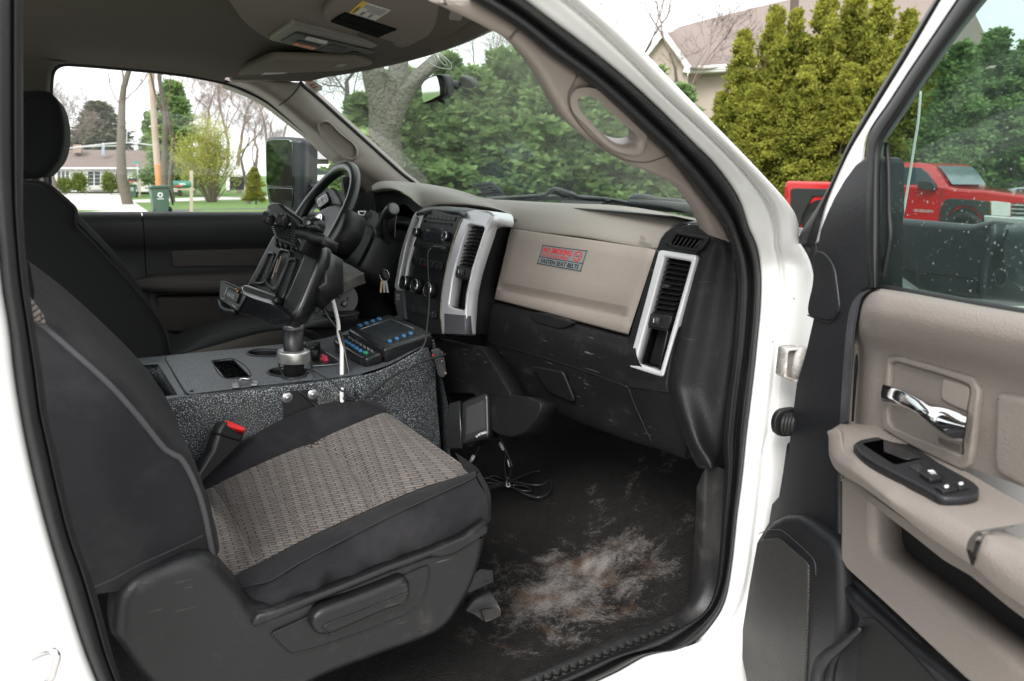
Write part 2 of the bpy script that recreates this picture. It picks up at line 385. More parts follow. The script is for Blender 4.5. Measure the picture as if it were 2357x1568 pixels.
loft('door_seal', [OP(n60(s_in), -.045), OP(mid(s_in, s_out, .04), -.012), OP(mid(s_in, s_out, .22), .006), OP(mid(s_in, s_out, .40), .004), OP(mid(s_in, s_out, .52), -.014), OP(mid(s_in, s_out, .60), -.006), OP(mid(s_in, s_out, .78), .006), OP(mid(s_in, s_out, .94), .002), OP(n60(s_out), -.012)], RUB, cab, nu=140, nv=5)
w_out = fC(560,-110, 720,-5, 845,105, 1000,240, 1110,350, 1300,550, 1500,755, 1700,960, 1900,1170, 2050,1340, 2110,1450, 2120,1568) + fI(760,100, 850,260, 900,500, 900,900, 880,1300) + fM(860,100, 820,500, 760,900, 700,1200, 640,1400, 560,1568, 520,1620) + fL(1750,1750, 1640,1850)
w_gr = fC(420,-110, 560,-5, 690,100, 800,200, 1000,395, 1240,640, 1500,880, 1700,1080, 1850,1260, 1930,1400, 1960,1568) + fI(600,100, 640,260, 645,500, 620,800, 590,1100, 560,1400) + fM(540,0, 520,250, 490,500, 440,850, 400,1050, 330,1200, 200,1350) + fL(1480,1500, 1300,1620)
loft('body_pillar', [OP(n60(s_out), -.03), OP(mid(s_out, w_gr, .05), -.006), OP(mid(s_out, w_gr, .45), .004), OP(mid(s_out, w_gr, .85), .012), OP(n60(w_gr), .006), OP(mid(w_gr, w_out, .15), .022), OP(mid(w_gr, w_out, .6), .034), OP(mid(w_gr, w_out, .93), .03), [q+V3(.012, .02, .0) for q in OP(n60(w_out), .02)], [q+V3(.07, .12, 0) for q in OP(n60(w_out), .0)]], WHT, cab, nu=140, nv=5)
# spot welds, dimples and rust on the hinge pillar
for x, y, r_ in ((730,505,4),(590,787,3),(372,1045,0)):
    if r_: lathe('paint_chip', onY(fI(x, y), -.905)[0], (0,-1,0), [(.0016, 0), (.001, .001)], pm('chip%d' % x, (.05,.03,.025), .7), cab, seg=8)
# B pillar (near left)
bi = fA(150,-40, 150,400, 152,900, 150,1400) + fE(152,0, 175,300, 215,600, 280,1000, 330,1400) + fJ(355,0, 420,300, 500,620, 620,950, 700,1250, 790,1568, 830,1650)
bo = fA(-60,-40, -60,400, -60,900, -40,1300) + fE(-10,50, 5,320, 60,650, 100,1000, 165,1400) + fJ(175,0, 245,300, 330,620, 430,950, 540,1300, 640,1568, 680,1650)
bw = fA(-300,-40, -300,400, -300,900, -280,1300) + fE(-280,50, -270,320, -250,650, -230,1000, -200,1400) + fJ(-200,0, -200,300, -160,620, -120,950, -60,1300, 0,1568, 0,1650)
BP = lambda ps, o: onY(ps, -.875-o)
loft('door_seal', [BP(bi, -.07), BP(mid(bi, bo, .03, 18), -.02), BP(mid(bi, bo, .25, 18), .0), BP(mid(bi, bo, .33, 18), -.012), BP(mid(bi, bo, .42, 18), .003), BP(mid(bi, bo, .75, 18), .012), BP(mid(bi, bo, .97, 18), .0), BP(mid(bi, bo, 1.0, 18), -.014)][:8], RUB, cab, nu=80, nv=5)
loft('body_pillar', [BP(bo, -.03), BP(mid(bo, bw, .04, 18), -.002), BP(mid(bo, bw, .35, 18), .01), BP(mid(bo, bw, .7, 18), .02), BP(mid(bo, bw, 1, 18), .03)], WHT, cab, nu=60, nv=5)
# striker loop
st = thing('door_striker', 'bright metal door latch striker loop bolted to the white pillar by the seat', 'door striker', tuple(BP(fJ(140,1450), .02)[0]))
SP = PL(BP(fJ(140,1450), .014)[0], (0,-1,0))
plate('striker_plate', SP, smc(fJ(105,1300, 70,1370, 68,1480, 95,1568, 180,1600, 215,1520, 195,1440, 140,1340), 4), STE, st, thick=.004, bev=.0012, front=.002)
lathe('bolt_head', SP.hit(fJ(125,1400)[0], .002), (0,-1,0), [(.006,0),(.006,.003),(.004,.004)], STE, st, seg=6)
tube('striker_bar', [SP.hit(p, o) for p, o in zip(fJ(150,1460, 270,1385, 345,1370, 372,1400, 350,1500, 330,1555, 200,1568), (0,.02,.03,.032,.03,.028,.002))], .0042, CHR, st, n=40)
# sill trim + kick panel
t_in = fL(1607,415, 1592,700, 1575,950, 1535,1090, 1440,1200, 1200,1292, 900,1430, 640,1545, 500,1600)
t_out = fL(1712,420, 1695,700, 1670,1000, 1645,1110, 1590,1200, 1500,1262, 1100,1420, 760,1568, 620,1630)
def tz(ps, y, z0):
    return [q for q in onY(ps, y)]
kin = onY(fL(1607,415, 1592,700, 1575,950, 1535,1090), [-.80,-.79,-.78,-.765]) + onZ(fL(1440,1200, 1200,1292, 900,1430, 640,1545, 500,1600), .765)
kout = OP(t_out, -.046)
loft('sill_trim', [[q+V3(.01,.03,-.05) for q in kin], kin, [a_*.5+b_*.5+V3(0,0,.006) for a_, b_ in zip(cr(kin, 10), cr(kout, 10))], kout], pm('sill_plastic', (.02,.0195,.02), .48, .25, 12, .4, 350, .0007, voro=True, dirt=.35, dcol=(.10,.09,.085), ds=16, dw=.52), cab, nu=80, nv=6)
# hexagon tread let into the sill trim
_k0, _k1, _k2 = onZ(fL(900,1430), .765)[0], onZ(fL(1200,1292), .765)[0], OP(fL(1100,1420), -.046)[0]; _sn = nrm(np.cross(_k1-_k0, _k2-_k0)); _sn = _sn if _sn[2] > 0 else -_sn
SILL = PL((_k0+_k1)/4+_k2/2+_sn*.0045, _sn, up=(1,0,0))
h0 = SILL.loc(SILL.hit(fL(745,1545)[0])); h1 = SILL.loc(SILL.hit(fL(1410,1278)[0]))
hd = h1-h0; hl = np.linalg.norm(hd); hd /= hl; hp = np.array([-hd[1], hd[0]])
if np.dot(hp, SILL.loc(SILL.hit(fL(1100,1480)[0]))-h0) < 0: hp = -hp
HEXM = pm('hexagon_tread', (.0085,.0085,.009), .42, .3, 20, .3, 500, .0005, dirt=.5, dcol=(.12,.115,.11), ds=22, dw=.5)
hexes = None; pitch = hl/15.5
for i in range(-3, 17):
    for j in range(3):
        c_ = h0+hd*(i+.5*(j % 2))*pitch+hp*(j*pitch*.87)
        if hexes is None:
            an = np.arange(6)*math.pi/3+math.atan2(hd[1], hd[0])+math.pi/6
            h6 = [c_+pitch*.46*np.array([math.cos(q), math.sin(q)]) for q in an]; h5 = [c_+pitch*.38*np.array([math.cos(q), math.sin(q)]) for q in an]
            V_ = [SILL.at(q[0], q[1], -.002) for q in h6]+[SILL.at(q[0], q[1], .0024) for q in h6]+[SILL.at(q[0], q[1], .0024) for q in h5]+[SILL.at(q[0], q[1], -.001) for q in h5]
            F_ = [(k*6+a_, k*6+(a_+1) % 6, (k+1)*6+(a_+1) % 6, (k+1)*6+a_) for k in range(3) for a_ in range(6)]+[tuple(range(18,24))]
            hexes = mk('tread_hexagon', V_, F_, HEXM, cab, smooth=False); hc = c_
        else:
            d_ = c_-hc; inst(hexes, cab, SILL.e1*d_[0]+SILL.e2*d_[1])
# carpet floor
def saltmat():
    m = pm('carpet', (.021,.020,.0195), .95, .5, 60, 1, 260, .006, spec=.1)
    t = m.node_tree; L = t.links.new; b = t.nodes['Principled BSDF']
    base = b.inputs['Base Color'].links[0].from_socket
    tc = nd(t, 'ShaderNodeTexCoord')
    def blob(c_, r_, soft):
        vd = nd(t, 'ShaderNodeVectorMath', operation='SUBTRACT'); L(tc.outputs['Object'], vd.inputs[0]); vd.inputs[1].default_value = tuple(c_)
        sc_ = nd(t, 'ShaderNodeVectorMath', operation='DIVIDE'); L(vd.outputs[0], sc_.inputs[0]); sc_.inputs[1].default_value = r_
        ln = nd(t, 'ShaderNodeVectorMath', operation='LENGTH'); L(sc_.outputs[0], ln.inputs[0])
        mr = nd(t, 'ShaderNodeMapRange', i_From_Min=1.0, i_From_Max=soft, i_To_Min=0, i_To_Max=1); L(ln.outputs['Value'], mr.inputs[0]); return mr.outputs[0]
    og = ORG[cab.name]
    c1 = onZ(fL(800,1100), .73)[0]-og; c2 = onZ(fL(1050,850), .74)[0]-og
    b1 = blob(c1, (.36,.22,.5), .05); b2 = blob(c2, (.46,.46,.6), .1)
    n1 = nd(t, 'ShaderNodeTexNoise', i_Scale=8, i_Detail=12, i_Roughness=.78, i_Distortion=.35); L(tc.outputs['Object'], n1.inputs['Vector'])
    n2 = nd(t, 'ShaderNodeTexNoise', i_Scale=150, i_Detail=6, i_Roughness=.8); L(tc.outputs['Object'], n2.inputs['Vector'])
    def mth(op, a_, c_):
        q = nd(t, 'ShaderNodeMath', operation=op)
        for i_, v in enumerate((a_, c_)):
            if isinstance(v, float): q.inputs[i_].default_value = v
            else: L(v, q.inputs[i_])
        return q.outputs[0]
    cov = mth('ADD', mth('MULTIPLY', b1, .27), mth('MULTIPLY', b2, .15))
    s_ = mth('ADD', mth('ADD', mth('MULTIPLY', n1.outputs['Fac'], 1.15), mth('MULTIPLY', n2.outputs['Fac'], .40)), cov)
    mr = nd(t, 'ShaderNodeMapRange', i_From_Min=.93, i_From_Max=1.27, i_To_Min=0, i_To_Max=.9); L(s_, mr.inputs[0])
    cr_ = nd(t, 'ShaderNodeMix', data_type='RGBA'); cr_.inputs['A'].default_value = (.40,.365,.345,1); cr_.inputs['B'].default_value = (.19,.115,.075,1)
    n4 = nd(t, 'ShaderNodeTexNoise', i_Scale=17, i_Detail=4); L(tc.outputs['Object'], n4.inputs['Vector'])
    m4 = nd(t, 'ShaderNodeMapRange', i_From_Min=.47, i_From_Max=.66); L(n4.outputs['Fac'], m4.inputs[0]); L(m4.outputs[0], cr_.inputs['Factor'])
    mx = nd(t, 'ShaderNodeMix', data_type='RGBA'); L(mr.outputs[0], mx.inputs['Factor']); L(base, mx.inputs['A']); L(cr_.outputs['Result'], mx.inputs['B'])
    L(mx.outputs['Result'], b.inputs['Base Color']); return m
CARP = saltmat()
xs = [-.3, 0, .3, .6, .9, 1.1, 1.3, 1.5, 1.62]; zf = [.715,.715,.715,.715,.72,.74,.82,.95,1.1]
rows = []
for y, dz in ((-.84,.02),(-.79,.02),(-.74,.0),(-.5,-.005),(-.3,0),(-.1,.0),(.08,.004),(.16,.10),(.2,.14),(.27,.02),(.8,0)):
    rows.append([V3(x, y, z+dz) for x, z in zip(xs, zf)])
loft('floor_carpet', rows, CARP, cab, nu=90, nv=10)
# firewall + back wall + far side below belt
loft('firewall', [[V3(1.6, .95, .7), V3(1.6, 0, .7), V3(1.6, -.86, .7)], [V3(1.45, .95, 1.52), V3(1.45, 0, 1.52), V3(1.45, -.8, 1.52)]], BLK, cab, nu=6, nv=2)
# headliner
wt = fA(150,600, 265,590, 300,500, 400,425, 450,420, 800,448, 1200,490, 1480,545, 1600,590, 1740,660, 1860,750)
hx = lambda y: .83-.30*abs(y)**1.6 if abs(y) < .6 else .70
hl_rows = []
top = onY(fA(100,470, 300,425, 450,418, 800,446, 1200,488, 1480,543), .66)
hl_rows.append([q+V3(0,.012,.002) for q in top]); hl_rows.append([q+V3(0,-.03,.012) for q in top])
for y, z in ((.5,1.955),(.3,1.975),(.1,1.982),(-.1,1.98),(-.3,1.977),(-.5,1.972),(-.62,1.965),(-.69,1.945)):
    hl_rows.append([V3(x_, y, z-(.045 if k == 5 else .012 if k == 4 else 0)) for k, x_ in enumerate(np.linspace(-.35, hx(y)+.0, 6))])
loft('roof_liner', hl_rows, LINER, cab, nu=40, nv=6)
loft('rear_wall', [[V3(-.36,.95,.7), V3(-.36,0,.7), V3(-.36,-.9,.7)], [V3(-.36,.85,1.42), V3(-.36,0,1.42), V3(-.36,-.8,1.42)]], BLK, cab, nu=8, nv=3)
for sg in (1, -1): loft('rear_corner', [[V3(-.36,sg*.88,1.42), V3(-.36,sg*.62,1.42)], [V3(-.34,sg*.66,1.95), V3(-.34,sg*.54,1.95)]], LINER, cab, nu=4, nv=2)
loft('rear_window', [[V3(-.36,.64,1.42), V3(-.36,0,1.42), V3(-.36,-.64,1.42)], [V3(-.34,.56,1.94), V3(-.34,0,1.97), V3(-.34,-.56,1.94)]], glassy('rear_glass', (.8,.85,.83), 1.45, .03), cab, nu=4, nv=2)
# roof skin outside so the cab is closed
loft('roof_skin', [[V3(x_, y, z) for x_ in (-.4,0,.4,.78)] for y, z in ((.735,1.955),(.6,2.0),(.2,2.03),(-.2,2.03),(-.6,2.0),(-.70,1.96))], WHT, cab, nu=10, nv=4)
# far B pillar and rear trim
fp_in = fA(480,420, 400,425, 352,455, 335,510, 328,620, 325,800, 320,1100, 318,1385)
loft('pillar_trim', [onY(fp_in, .70), onY([(p[0]-14, p[1]-4) for p in fp_in], .66), [q+V3(-.12,-.02,.0) for q in onY([(p[0]-14, p[1]-6) for p in fp_in], .63)], [q+V3(-.35,-.02,0) for q in onY([(p[0]-14, p[1]-6) for p in fp_in], .63)]], LINER, cab, nu=30, nv=4)
tube('window_rubber', onY(fA(318,1385, 322,1000, 326,700, 335,510, 355,450, 400,423, 450,418, 800,446, 1200,488, 1480,543, 1600,588, 1740,658, 1860,748, 1960,828, 2060,908, 2150,998, 2240,1068), [.73,.72,.70,.69,.69,.69,.70,.71,.72]), .0075, RUB, cab, n=120, seg=8)
# far A pillar trim
ap_l = fA(1480,545, 1600,590, 1740,660, 1860,750, 1960,830, 2060,910, 2150,1000, 2240,1070) + fN(440,925, 600,1010, 700,1080, 760,1140)
ap_r = fN(0,240, 100,250, 175,262, 300,365, 500,548, 700,728, 900,908, 1000,1000, 1110,1085, 1125,1110)
loft('pillar_trim', [[q+V3(0,.05,-.01) for q in onY(n60(ap_l), .70)], onY(n60(ap_l), .69), onY(mid(ap_l, ap_r, .25), .635), onY(mid(ap_l, ap_r, .6), .62), onY(mid(ap_l, ap_r, .93), .63), [q+V3(.03,.02,0) for q in onY(n60(ap_r), .645)]], BEIS, cab, nu=60, nv=5)
AP = PL(onY(fN(480,730), .618)[0], (-.25,-.97,-.1))
rec = fN(320,600, 345,582, 390,580, 420,600, 500,680, 590,750, 625,800, 630,850, 610,880, 570,885, 520,868, 440,805, 370,730, 325,650)
rq = smc(rec, 3); rq.append(rq[0]); rcn = np.mean(np.array(rq), 0)
loft('grab_recess', [AP.pts([tuple(rcn+(np.array(p)-rcn)*k_) for p in rq], o_) for k_, o_ in ((1.10,-.004),(1.06,.016),(1.0,.019),(.93,.014),(.86,.004),(.6,.001),(.02,.0))], BEIS, cab, nu=70, nv=4)
tube('trim_seam', [q+V3(0,-.002,0) for q in onY(fN(-10,446, 60,400, 130,330, 172,265), [.63,.62,.62,.63])], .0016, pm('seam_dark', (.05,.04,.035), .8), cab, n=20, seg=6)
tube('glass_edge', onY(fN(165,250, 200,292, 300,375, 500,555, 700,735, 900,915, 1000,1005, 1112,1090), .632), .006, RUB, cab, n=60, seg=8)
# near A pillar trim with grab handle
tr_l = fC(-300,20, 0,158, 100,210, 205,265, 300,350, 400,470, 500,640, 600,800, 700,900, 830,990, 940,1060, 1050,1110, 1200,1170, 1330,1240, 1420,1340, 1480,1430, 1520,1520, 1535,1560)
tr_r = fC(-60,-10, 0,25, 265,190, 480,370, 655,490, 800,605, 1080,865, 1245,1020, 1380,1185, 1510,1355, 1600,1475, 1650,1568, 1680,1620)
T2 = PL(TILT.o-TILT.n*.035, TILT.n)
hole = fC(650,640, 660,625, 700,617, 765,628, 800,650, 900,735, 1000,830, 1060,885, 1074,915, 1070,945, 1055,962, 1000,970, 930,955, 850,900, 740,790, 670,720, 650,680)
trim = plate('pillar_trim', T2, list(map(tuple, cr(np.array(tr_l), 50)))+[(p[0]+4, p[1]-4) for p in cr(np.array(tr_r), 50)][::-1], BEIS, cab, thick=.035, bev=.010, nb=5, holes=[smc(hole, 4)], front=.0)
gh = fC(625,640, 650,605, 700,592, 780,600, 860,668, 1000,795, 1095,880, 1118,930, 1105,1010, 1060,1040, 980,1035, 860,985, 740,870, 650,770, 620,700)
plate('grab_handle', T2, smc(gh, 4), BEIS, cab, thick=.03, bev=.009, nb=5, holes=[smc([(p[0]+(0), p[1]) for p in hole], 4)], front=.008)
sdk = pm('trim_seam_dark', (.12,.10,.09), .7)
tube('trim_seam', T2.pts(fC(655,493, 620,560, 597,610, 597,690, 640,780, 740,900, 860,1000, 960,1050, 1060,1066, 1130,1062, 1245,1022), .0005), .0011, sdk, cab, n=60, seg=6)
tube('trim_seam', T2.pts(fC(208,266, 235,225, 270,198), .0005), .0016, sdk, cab, n=16, seg=6)
# windshield
wb = []
for t in np.linspace(0, 1, 9):
    bow = 4*t*(1-t)
    bl, br, tl, tr_ = V3(1.215,.75,1.585), V3(1.185,-.77,1.555), V3(.752,.63,1.935), V3(.752,-.63,1.925)
    b_ = bl*(1-t)+br*t+V3(.13*bow,0,-.02*bow); u_ = tl*(1-t)+tr_*t+V3(.085*bow,0,.01*bow)
    wb.append([b_, b_*.5+u_*.5+V3(.012,0,.012), u_])
GLW = glassy('windshield_glass', (.88,.96,.91), 1.5, .27, dust_haze_c=(.66,.70,.66))  # dust film weight raised so the diffuse mix also paints the reflected haze
loft('windshield', wb, GLW, cab, nu=14, nv=4)
# header strip above windshield
def hdr(y): return .755+.085*(1-(y/.62)**2)
loft('roof_liner', [[V3(hdr(y)+dx, y, z) for y in (.62,.4,.2,0,-.2,-.4,-.62)] for dx, z in ((-.12,1.963),(-.05,1.945),(-.01,1.925),(.02,1.928))], LINER, cab, nu=30, nv=4)
# driver side window glass
GLS = glassy('side_glass', (.93,.96,.95), 1.45, .015)
dw = loft('driver_window', [onY(fA(318,1385, 330,900, 332,520, 395,424), .74), onY(fA(900,1395, 900,1100, 900,700, 900,455), .74), onY(fA(1300,1400, 1300,1100, 1300,750, 1300,510), .74), onY(fA(1740,1405, 1740,1200, 1740,900, 1740,655), .74), onY(fA(2300,1410, 2300,1300, 2300,1200, 2300,1110), .74)], GLS, cab, nu=6, nv=2, lin=True)
# ================================================================ DRIVER DOOR
dd = thing('driver_door', 'dark closed driver door panel below the far side window', 'car door', (.5,.75,1.2))
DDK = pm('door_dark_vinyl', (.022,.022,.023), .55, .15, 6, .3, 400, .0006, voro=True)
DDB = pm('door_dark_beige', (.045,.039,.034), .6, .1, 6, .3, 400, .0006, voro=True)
def dpanel(name, xs0, xs1, mat_):
    b0 = onY([(p, 488) for p in (xs0, (xs0+xs1)/2, xs1)], .745)
    return loft(name, [[q+V3(0,.03,-.004) for q in b0], b0, [q+V3(0,-.022,-.012) for q in b0], [q+V3(0,-.03,-.04) for q in b0], [q+V3(0,-.02,-.09) for q in b0], [q+V3(0,-.005,-.12) for q in b0], [q+V3(0,-.0,-.25) for q in b0], [q+V3(0,0,-.65) for q in b0]], mat_, dd, nu=12, nv=4)
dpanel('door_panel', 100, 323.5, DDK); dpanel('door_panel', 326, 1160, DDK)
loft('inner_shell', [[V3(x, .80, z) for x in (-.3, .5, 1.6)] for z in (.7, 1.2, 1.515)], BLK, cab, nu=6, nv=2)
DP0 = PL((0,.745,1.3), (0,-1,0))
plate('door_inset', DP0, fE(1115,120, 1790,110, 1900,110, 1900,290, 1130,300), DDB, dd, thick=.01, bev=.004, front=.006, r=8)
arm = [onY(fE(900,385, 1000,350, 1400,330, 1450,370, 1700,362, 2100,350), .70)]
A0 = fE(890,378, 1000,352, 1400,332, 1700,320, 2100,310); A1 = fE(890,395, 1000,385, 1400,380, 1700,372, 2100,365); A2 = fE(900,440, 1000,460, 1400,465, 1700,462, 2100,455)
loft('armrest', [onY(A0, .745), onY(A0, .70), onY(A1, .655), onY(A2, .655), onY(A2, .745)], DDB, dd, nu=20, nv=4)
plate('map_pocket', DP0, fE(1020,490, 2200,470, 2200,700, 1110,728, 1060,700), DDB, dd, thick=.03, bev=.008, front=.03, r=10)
# far side towing mirror, seen through the driver window
plate('window_sail', PL((0,.752,1.4), (0,-1,0)), fU(607,300, 640,285, 700,280, 790,300, 860,360, 960,450, 1010,700, 700,800, 655,640), BLK, dd, thick=.02, bev=.003)
dm = thing('towing_mirror', 'tall black towing mirror with two stacked panes outside the driver window', 'side mirror', tuple(onY(fQ(2050,900), 1.05)[0]))
MH = pm('mirror_housing', (.018,.022,.027), .42, .1, 10, .2, 500, .0004)
MP = PL(onY(fQ(2050,900), 1.05)[0], (-.72,-.69,0))
shell = fQ(1885,720, 1895,680, 1930,662, 2010,655, 2120,660, 2190,668, 2235,690, 2240,760, 2238,1100, 2235,1270, 2200,1330, 2050,1330, 1960,1290, 1920,1240, 1900,1120)
plate('housing', MP, smc(shell, 4), MH, dm, thick=.10, bev=.02, nb=6, front=-.003)
for nm, pp in (('mirror_pane', fQ(1908,720, 1925,690, 1980,682, 2100,682, 2135,700, 2142,740, 2144,1095, 2060,1100, 1925,1090, 1910,1060)), ('mirror_pane', fQ(1925,1105, 2060,1108, 2142,1112, 2140,1240, 2125,1285, 2060,1280, 1990,1262, 1950,1220))):
    plate(nm, MP, rr(pp, 3), pm('dark_mirror', (.38,.42,.38), .03, .02, metal=1, rvar=.01), dm, thick=.003, bev=.001, front=.002)
tube('mirror_arm', [MP.hit(p, -.07) for p in fQ(2230,1080, 2300,1100, 2420,1130)], .03, MH, dm, n=8)
tube('mirror_arm', [MP.hit(p, -.07) for p in fQ(2200,1290, 2300,1240, 2420,1220)], .025, MH, dm, n=8)
# ================================================================ DASHBOARD
dash = thing('dashboard', 'grey and dark dashboard with beige top pad spanning the cab below the windshield', 'dashboard', (1.05,-.1,1.4))
DP = PL((1.05,-.3,1.4), (-.985,-.12,.10))
lo = fN(755,1145, 850,1128, 960,1138, 1060,1190, 1165,1282, 1270,1258, 1450,1255, 1650,1272, 1830,1312, 1908,1360) + fH(455,100, 443,148, 900,206, 1395,284, 1432,215, 1500,150, 1600,128)
lo_o = [.075,.075,.07,.05,.03,.03,.03,.025,.02,.01,0,0,0,0,-.004,-.008,-.02]
hi = fN(757,1110, 800,1078, 880,1064, 1000,1072, 1110,1085, 1250,1110, 1400,1150, 1540,1195, 1600,1200) + fC(20,1306, 180,1315, 330,1325, 600,1338, 900,1352, 1150,1395, 1380,1440, 1455,1468)
lo2 = [V3(*p) for p in [DP.hit(a_, b_) for a_, b_ in zip(lo, lo_o)]]
hi_o = [.05,.02,.0,-.02,-.03,-.04,-.05,-.06,-.06,-.055,-.055,-.055,-.06,-.06,-.055,-.05,-.05]
hi3 = [DP.hit(a_, b_) for a_, b_ in zip(hi, hi_o)]
mdp = [DP.hit((a_[0]*.62+b_[0]*.38, a_[1]*.62+b_[1]*.38), c_*.8+d_*.2+.004) for a_, b_, c_, d_ in zip(lo, hi, lo_o, hi_o)]
md2 = [DP.hit((a_[0]*.25+b_[0]*.75, a_[1]*.25+b_[1]*.75), c_*.55+d_*.45) for a_, b_, c_, d_ in zip(lo, hi, lo_o, hi_o)]
rl = [q+V3(.012,0,-.006) for q in lo2]
back = [q+V3(.05,.0,-.003) for q in hi3]; back2 = [V3(1.24-.08*abs(q[1]), q[1], 1.555) for q in hi3]
loft('gap_blocker', [[q+V3(.05,0,-.004) for q in lo2[5:]], [q+V3(.05,0,-.12) for q in lo2[5:]], [q+V3(.06,0,-.26) for q in lo2[5:]]], BLK, dash, nu=40, nv=2)  # added unseen black blocker, stops light leaking through under the pad
loft('top_pad', [rl, lo2, mdp, md2, hi3, back], PAD, dash, nu=90, nv=6)
DEF = pm('defroster_grey', (.055,.06,.064), .6, .1, 9, .3, 500, .0006)
loft('defroster_panel', [[q+V3(0,0,-.003) for q in back], [V3(1.12-.04*abs(q[1]), q[1], 1.575) for q in hi3], [V3(1.34-.17*q[1]**2*1.5, q[1], 1.55) for q in hi3]], DEF, dash, nu=40, nv=4)
# speaker grille mesh in the defroster panel
GR = PL(onZ(fC(700,1335), 1.581)[0], (-.1,0,1), up=(1,0,0))
plate('vent_grille', GR, fC(550,1312, 830,1325, 800,1345, 545,1338), pm('grille_black', (.02,.022,.024), .6, .1, 5, 1, 700, .003, voro=True), dash, thick=.004, bev=.0008, front=.004)
# glove box door with folded crease
GP = PL(DP.o, DP.n)
gout = fH(443,152, 1396,288, 1212,855, 1190,852, 360,636, 330,615)
gl = thing('glove_box', 'beige glove box door with a long creased ledge', 'glove box', tuple(DP.hit(fH(800,450)[0])))
rowsg = []
Lg = fH(441,154, 425,210, 395,320, 365,430, 350,500, 362,555, 345,565, 333,600, 335,618, 345,628)
Rg = fH(1395,290, 1370,360, 1325,480, 1270,620, 1205,678, 1190,750, 1225,775, 1215,830, 1212,845, 1208,855)
hh = [-.004, .001, .003, .004, .004, -.012, .003, .004, .001, -.012]
pxr = []
for a_, b_, h in zip(Lg, Rg, hh):
    row = []
    for t in (0, .02, .06, .3, .6, .94, .98, 1):
        e_ = .0 if .02 < t < .98 else -.005
        if h == -.012 and t in (0, .02, .98, 1): hx_ = .004
        else: hx_ = h
        row.append(DP.hit((a_[0]*(1-t)+b_[0]*t, a_[1]*(1-t)+b_[1]*t), hx_+e_))
    rowsg.append(row)
# slanted ledge: flat front, recessed groove with sharp lips
def grow(t0, h): return rowsg
def gline(y0, y1, x0=0., x1=1., h=.004):    # y as fraction down the door
    La, Ra = np.array(fH(441,154)[0]), np.array(fH(1395,290)[0]); Lb, Rb = np.array(fH(332,622)[0]), np.array(fH(1210,855)[0])
    out = []
    for t in np.linspace(0, 1, 24):
        s_ = y0*(1-t)+y1*t; A_ = La*(1-s_)+Lb*s_; B_ = Ra*(1-s_)+Rb*s_
        e_ = -.006 if t in (0., 1.) else 0
        hh_ = h if (x0 <= t <= x1) else .004
        out.append(DP.hit(A_*(1-t)+B_*t, hh_+e_))
    return out
G_ = [gline(0,0,h=-.004), gline(.008,.008,h=.002), gline(.02,.02), gline(.3,.3), gline(.74,.69), gline(.745,.695,.03,.955,h=.0035), gline(.84,.80,.03,.955,h=-.011), gline(.845,.805,.03,.955,h=-.011), gline(.86,.825,.03,.955,h=.0035), gline(.865,.83), gline(.98,.98), gline(.995,.995,h=.0), gline(1,1,h=-.012)]
GBE = pm('glove_beige', (.27,.235,.208), .5, .05, 5, .45, 420, .0007, voro=True, dirt=.3, dcol=(.13,.11,.095), ds=7, dw=.6)
loft('glove_door', G_, GBE, gl, nu=60, nv=2, lin=True)
plate('latch_tab', DP, fH(665,722, 690,722, 800,752, 830,768, 780,765, 690,742), GBE, gl, thick=.012, bev=.002, front=.012)
# warning sticker
sk = thing('warning_sticker', 'grey NO SMOKING and FASTEN SEAT BELTS sticker on the glove box door', 'sticker', tuple(DP.hit(fH(780,350)[0], .005)))
q4 = [DP.loc(DP.hit(p, .0048)) for p in fH(650,263, 945,300, 900,440, 612,388)]
SG = pm('sticker_grey', (.19,.21,.215), .35, .05); SB = pm('sticker_black', (.008,.009,.012), .4); SR = pm('sticker_red', (.6,.02,.025), .4, .05)
plate2('sticker_sheet', DP, q4, SG, sk, thick=.0006, bev=0, front=.0052)
def bil(u, v): return (q4[0]*(1-u)+q4[1]*u)*(1-v)+(q4[3]*(1-u)+q4[2]*u)*v
def strip_(u0, v0, u1, v1, w, m=SB, h=.0056):
    a_, b_ = bil(u0, v0), bil(u1, v1); d_ = b_-a_; n_ = np.array([-d_[1], d_[0]]); n_ = n_/np.linalg.norm(n_)*w/2
    plate2('printed_line', DP, [a_-n_, b_-n_, b_+n_, a_+n_], m, sk, thick=.0003, bev=0, front=h)
for e_ in ((.0,.03,1,.03),(.0,.97,1,.97),(.015,0,.015,1),(.985,0,.985,1),(0,.62,1,.62)): strip_(*e_, .0014)
def sheared(name, s_, u0, v0, u1, v1, mat_, bold=.0, org=None, h=.0058, parent=sk, q=None, pl=DP):
    """text stretched between four parametric corners of the sticker"""
    c = bpy.data.curves.new(name, 'FONT'); c.body = s_; c.size = 1; c.offset = bold; c.resolution_u = 3
    t = bpy.data.objects.new(name, c); col.objects.link(t)
    me = bpy.data.meshes.new_from_object(t.evaluated_get(bpy.context.evaluated_depsgraph_get())); bpy.data.objects.remove(t)
    P = np.array([v.co[:] for v in me.vertices]); x0, x1 = P[:, 0].min(), P[:, 0].max(); y0, y1 = (0, .7) if org is None else org
    Q = q if q is not None else q4
    V = []
    for p in P:
        a_ = u0+(u1-u0)*(p[0]-x0)/(x1-x0); b_ = v1+(v0-v1)*(p[1]-y0)/(y1-y0)
        g = (Q[0]*(1-a_)+Q[1]*a_)*(1-b_)+(Q[3]*(1-a_)+Q[2]*a_)*b_
        V.append(pl.at(g[0], g[1], h))
    return mk(name, V, [list(p.vertices) for p in me.polygons], mat_, parent, smooth=False)
sheared('lettering', 'NO SMOKING', .05, .10, .70, .36, SR, .03)
sheared('lettering', 'OXYGEN EQUIPPED', .05, .43, .66, .57, SR, .012)
sheared('lettering', 'FASTEN SEAT BELTS', .08, .70, .93, .90, SB, .02)
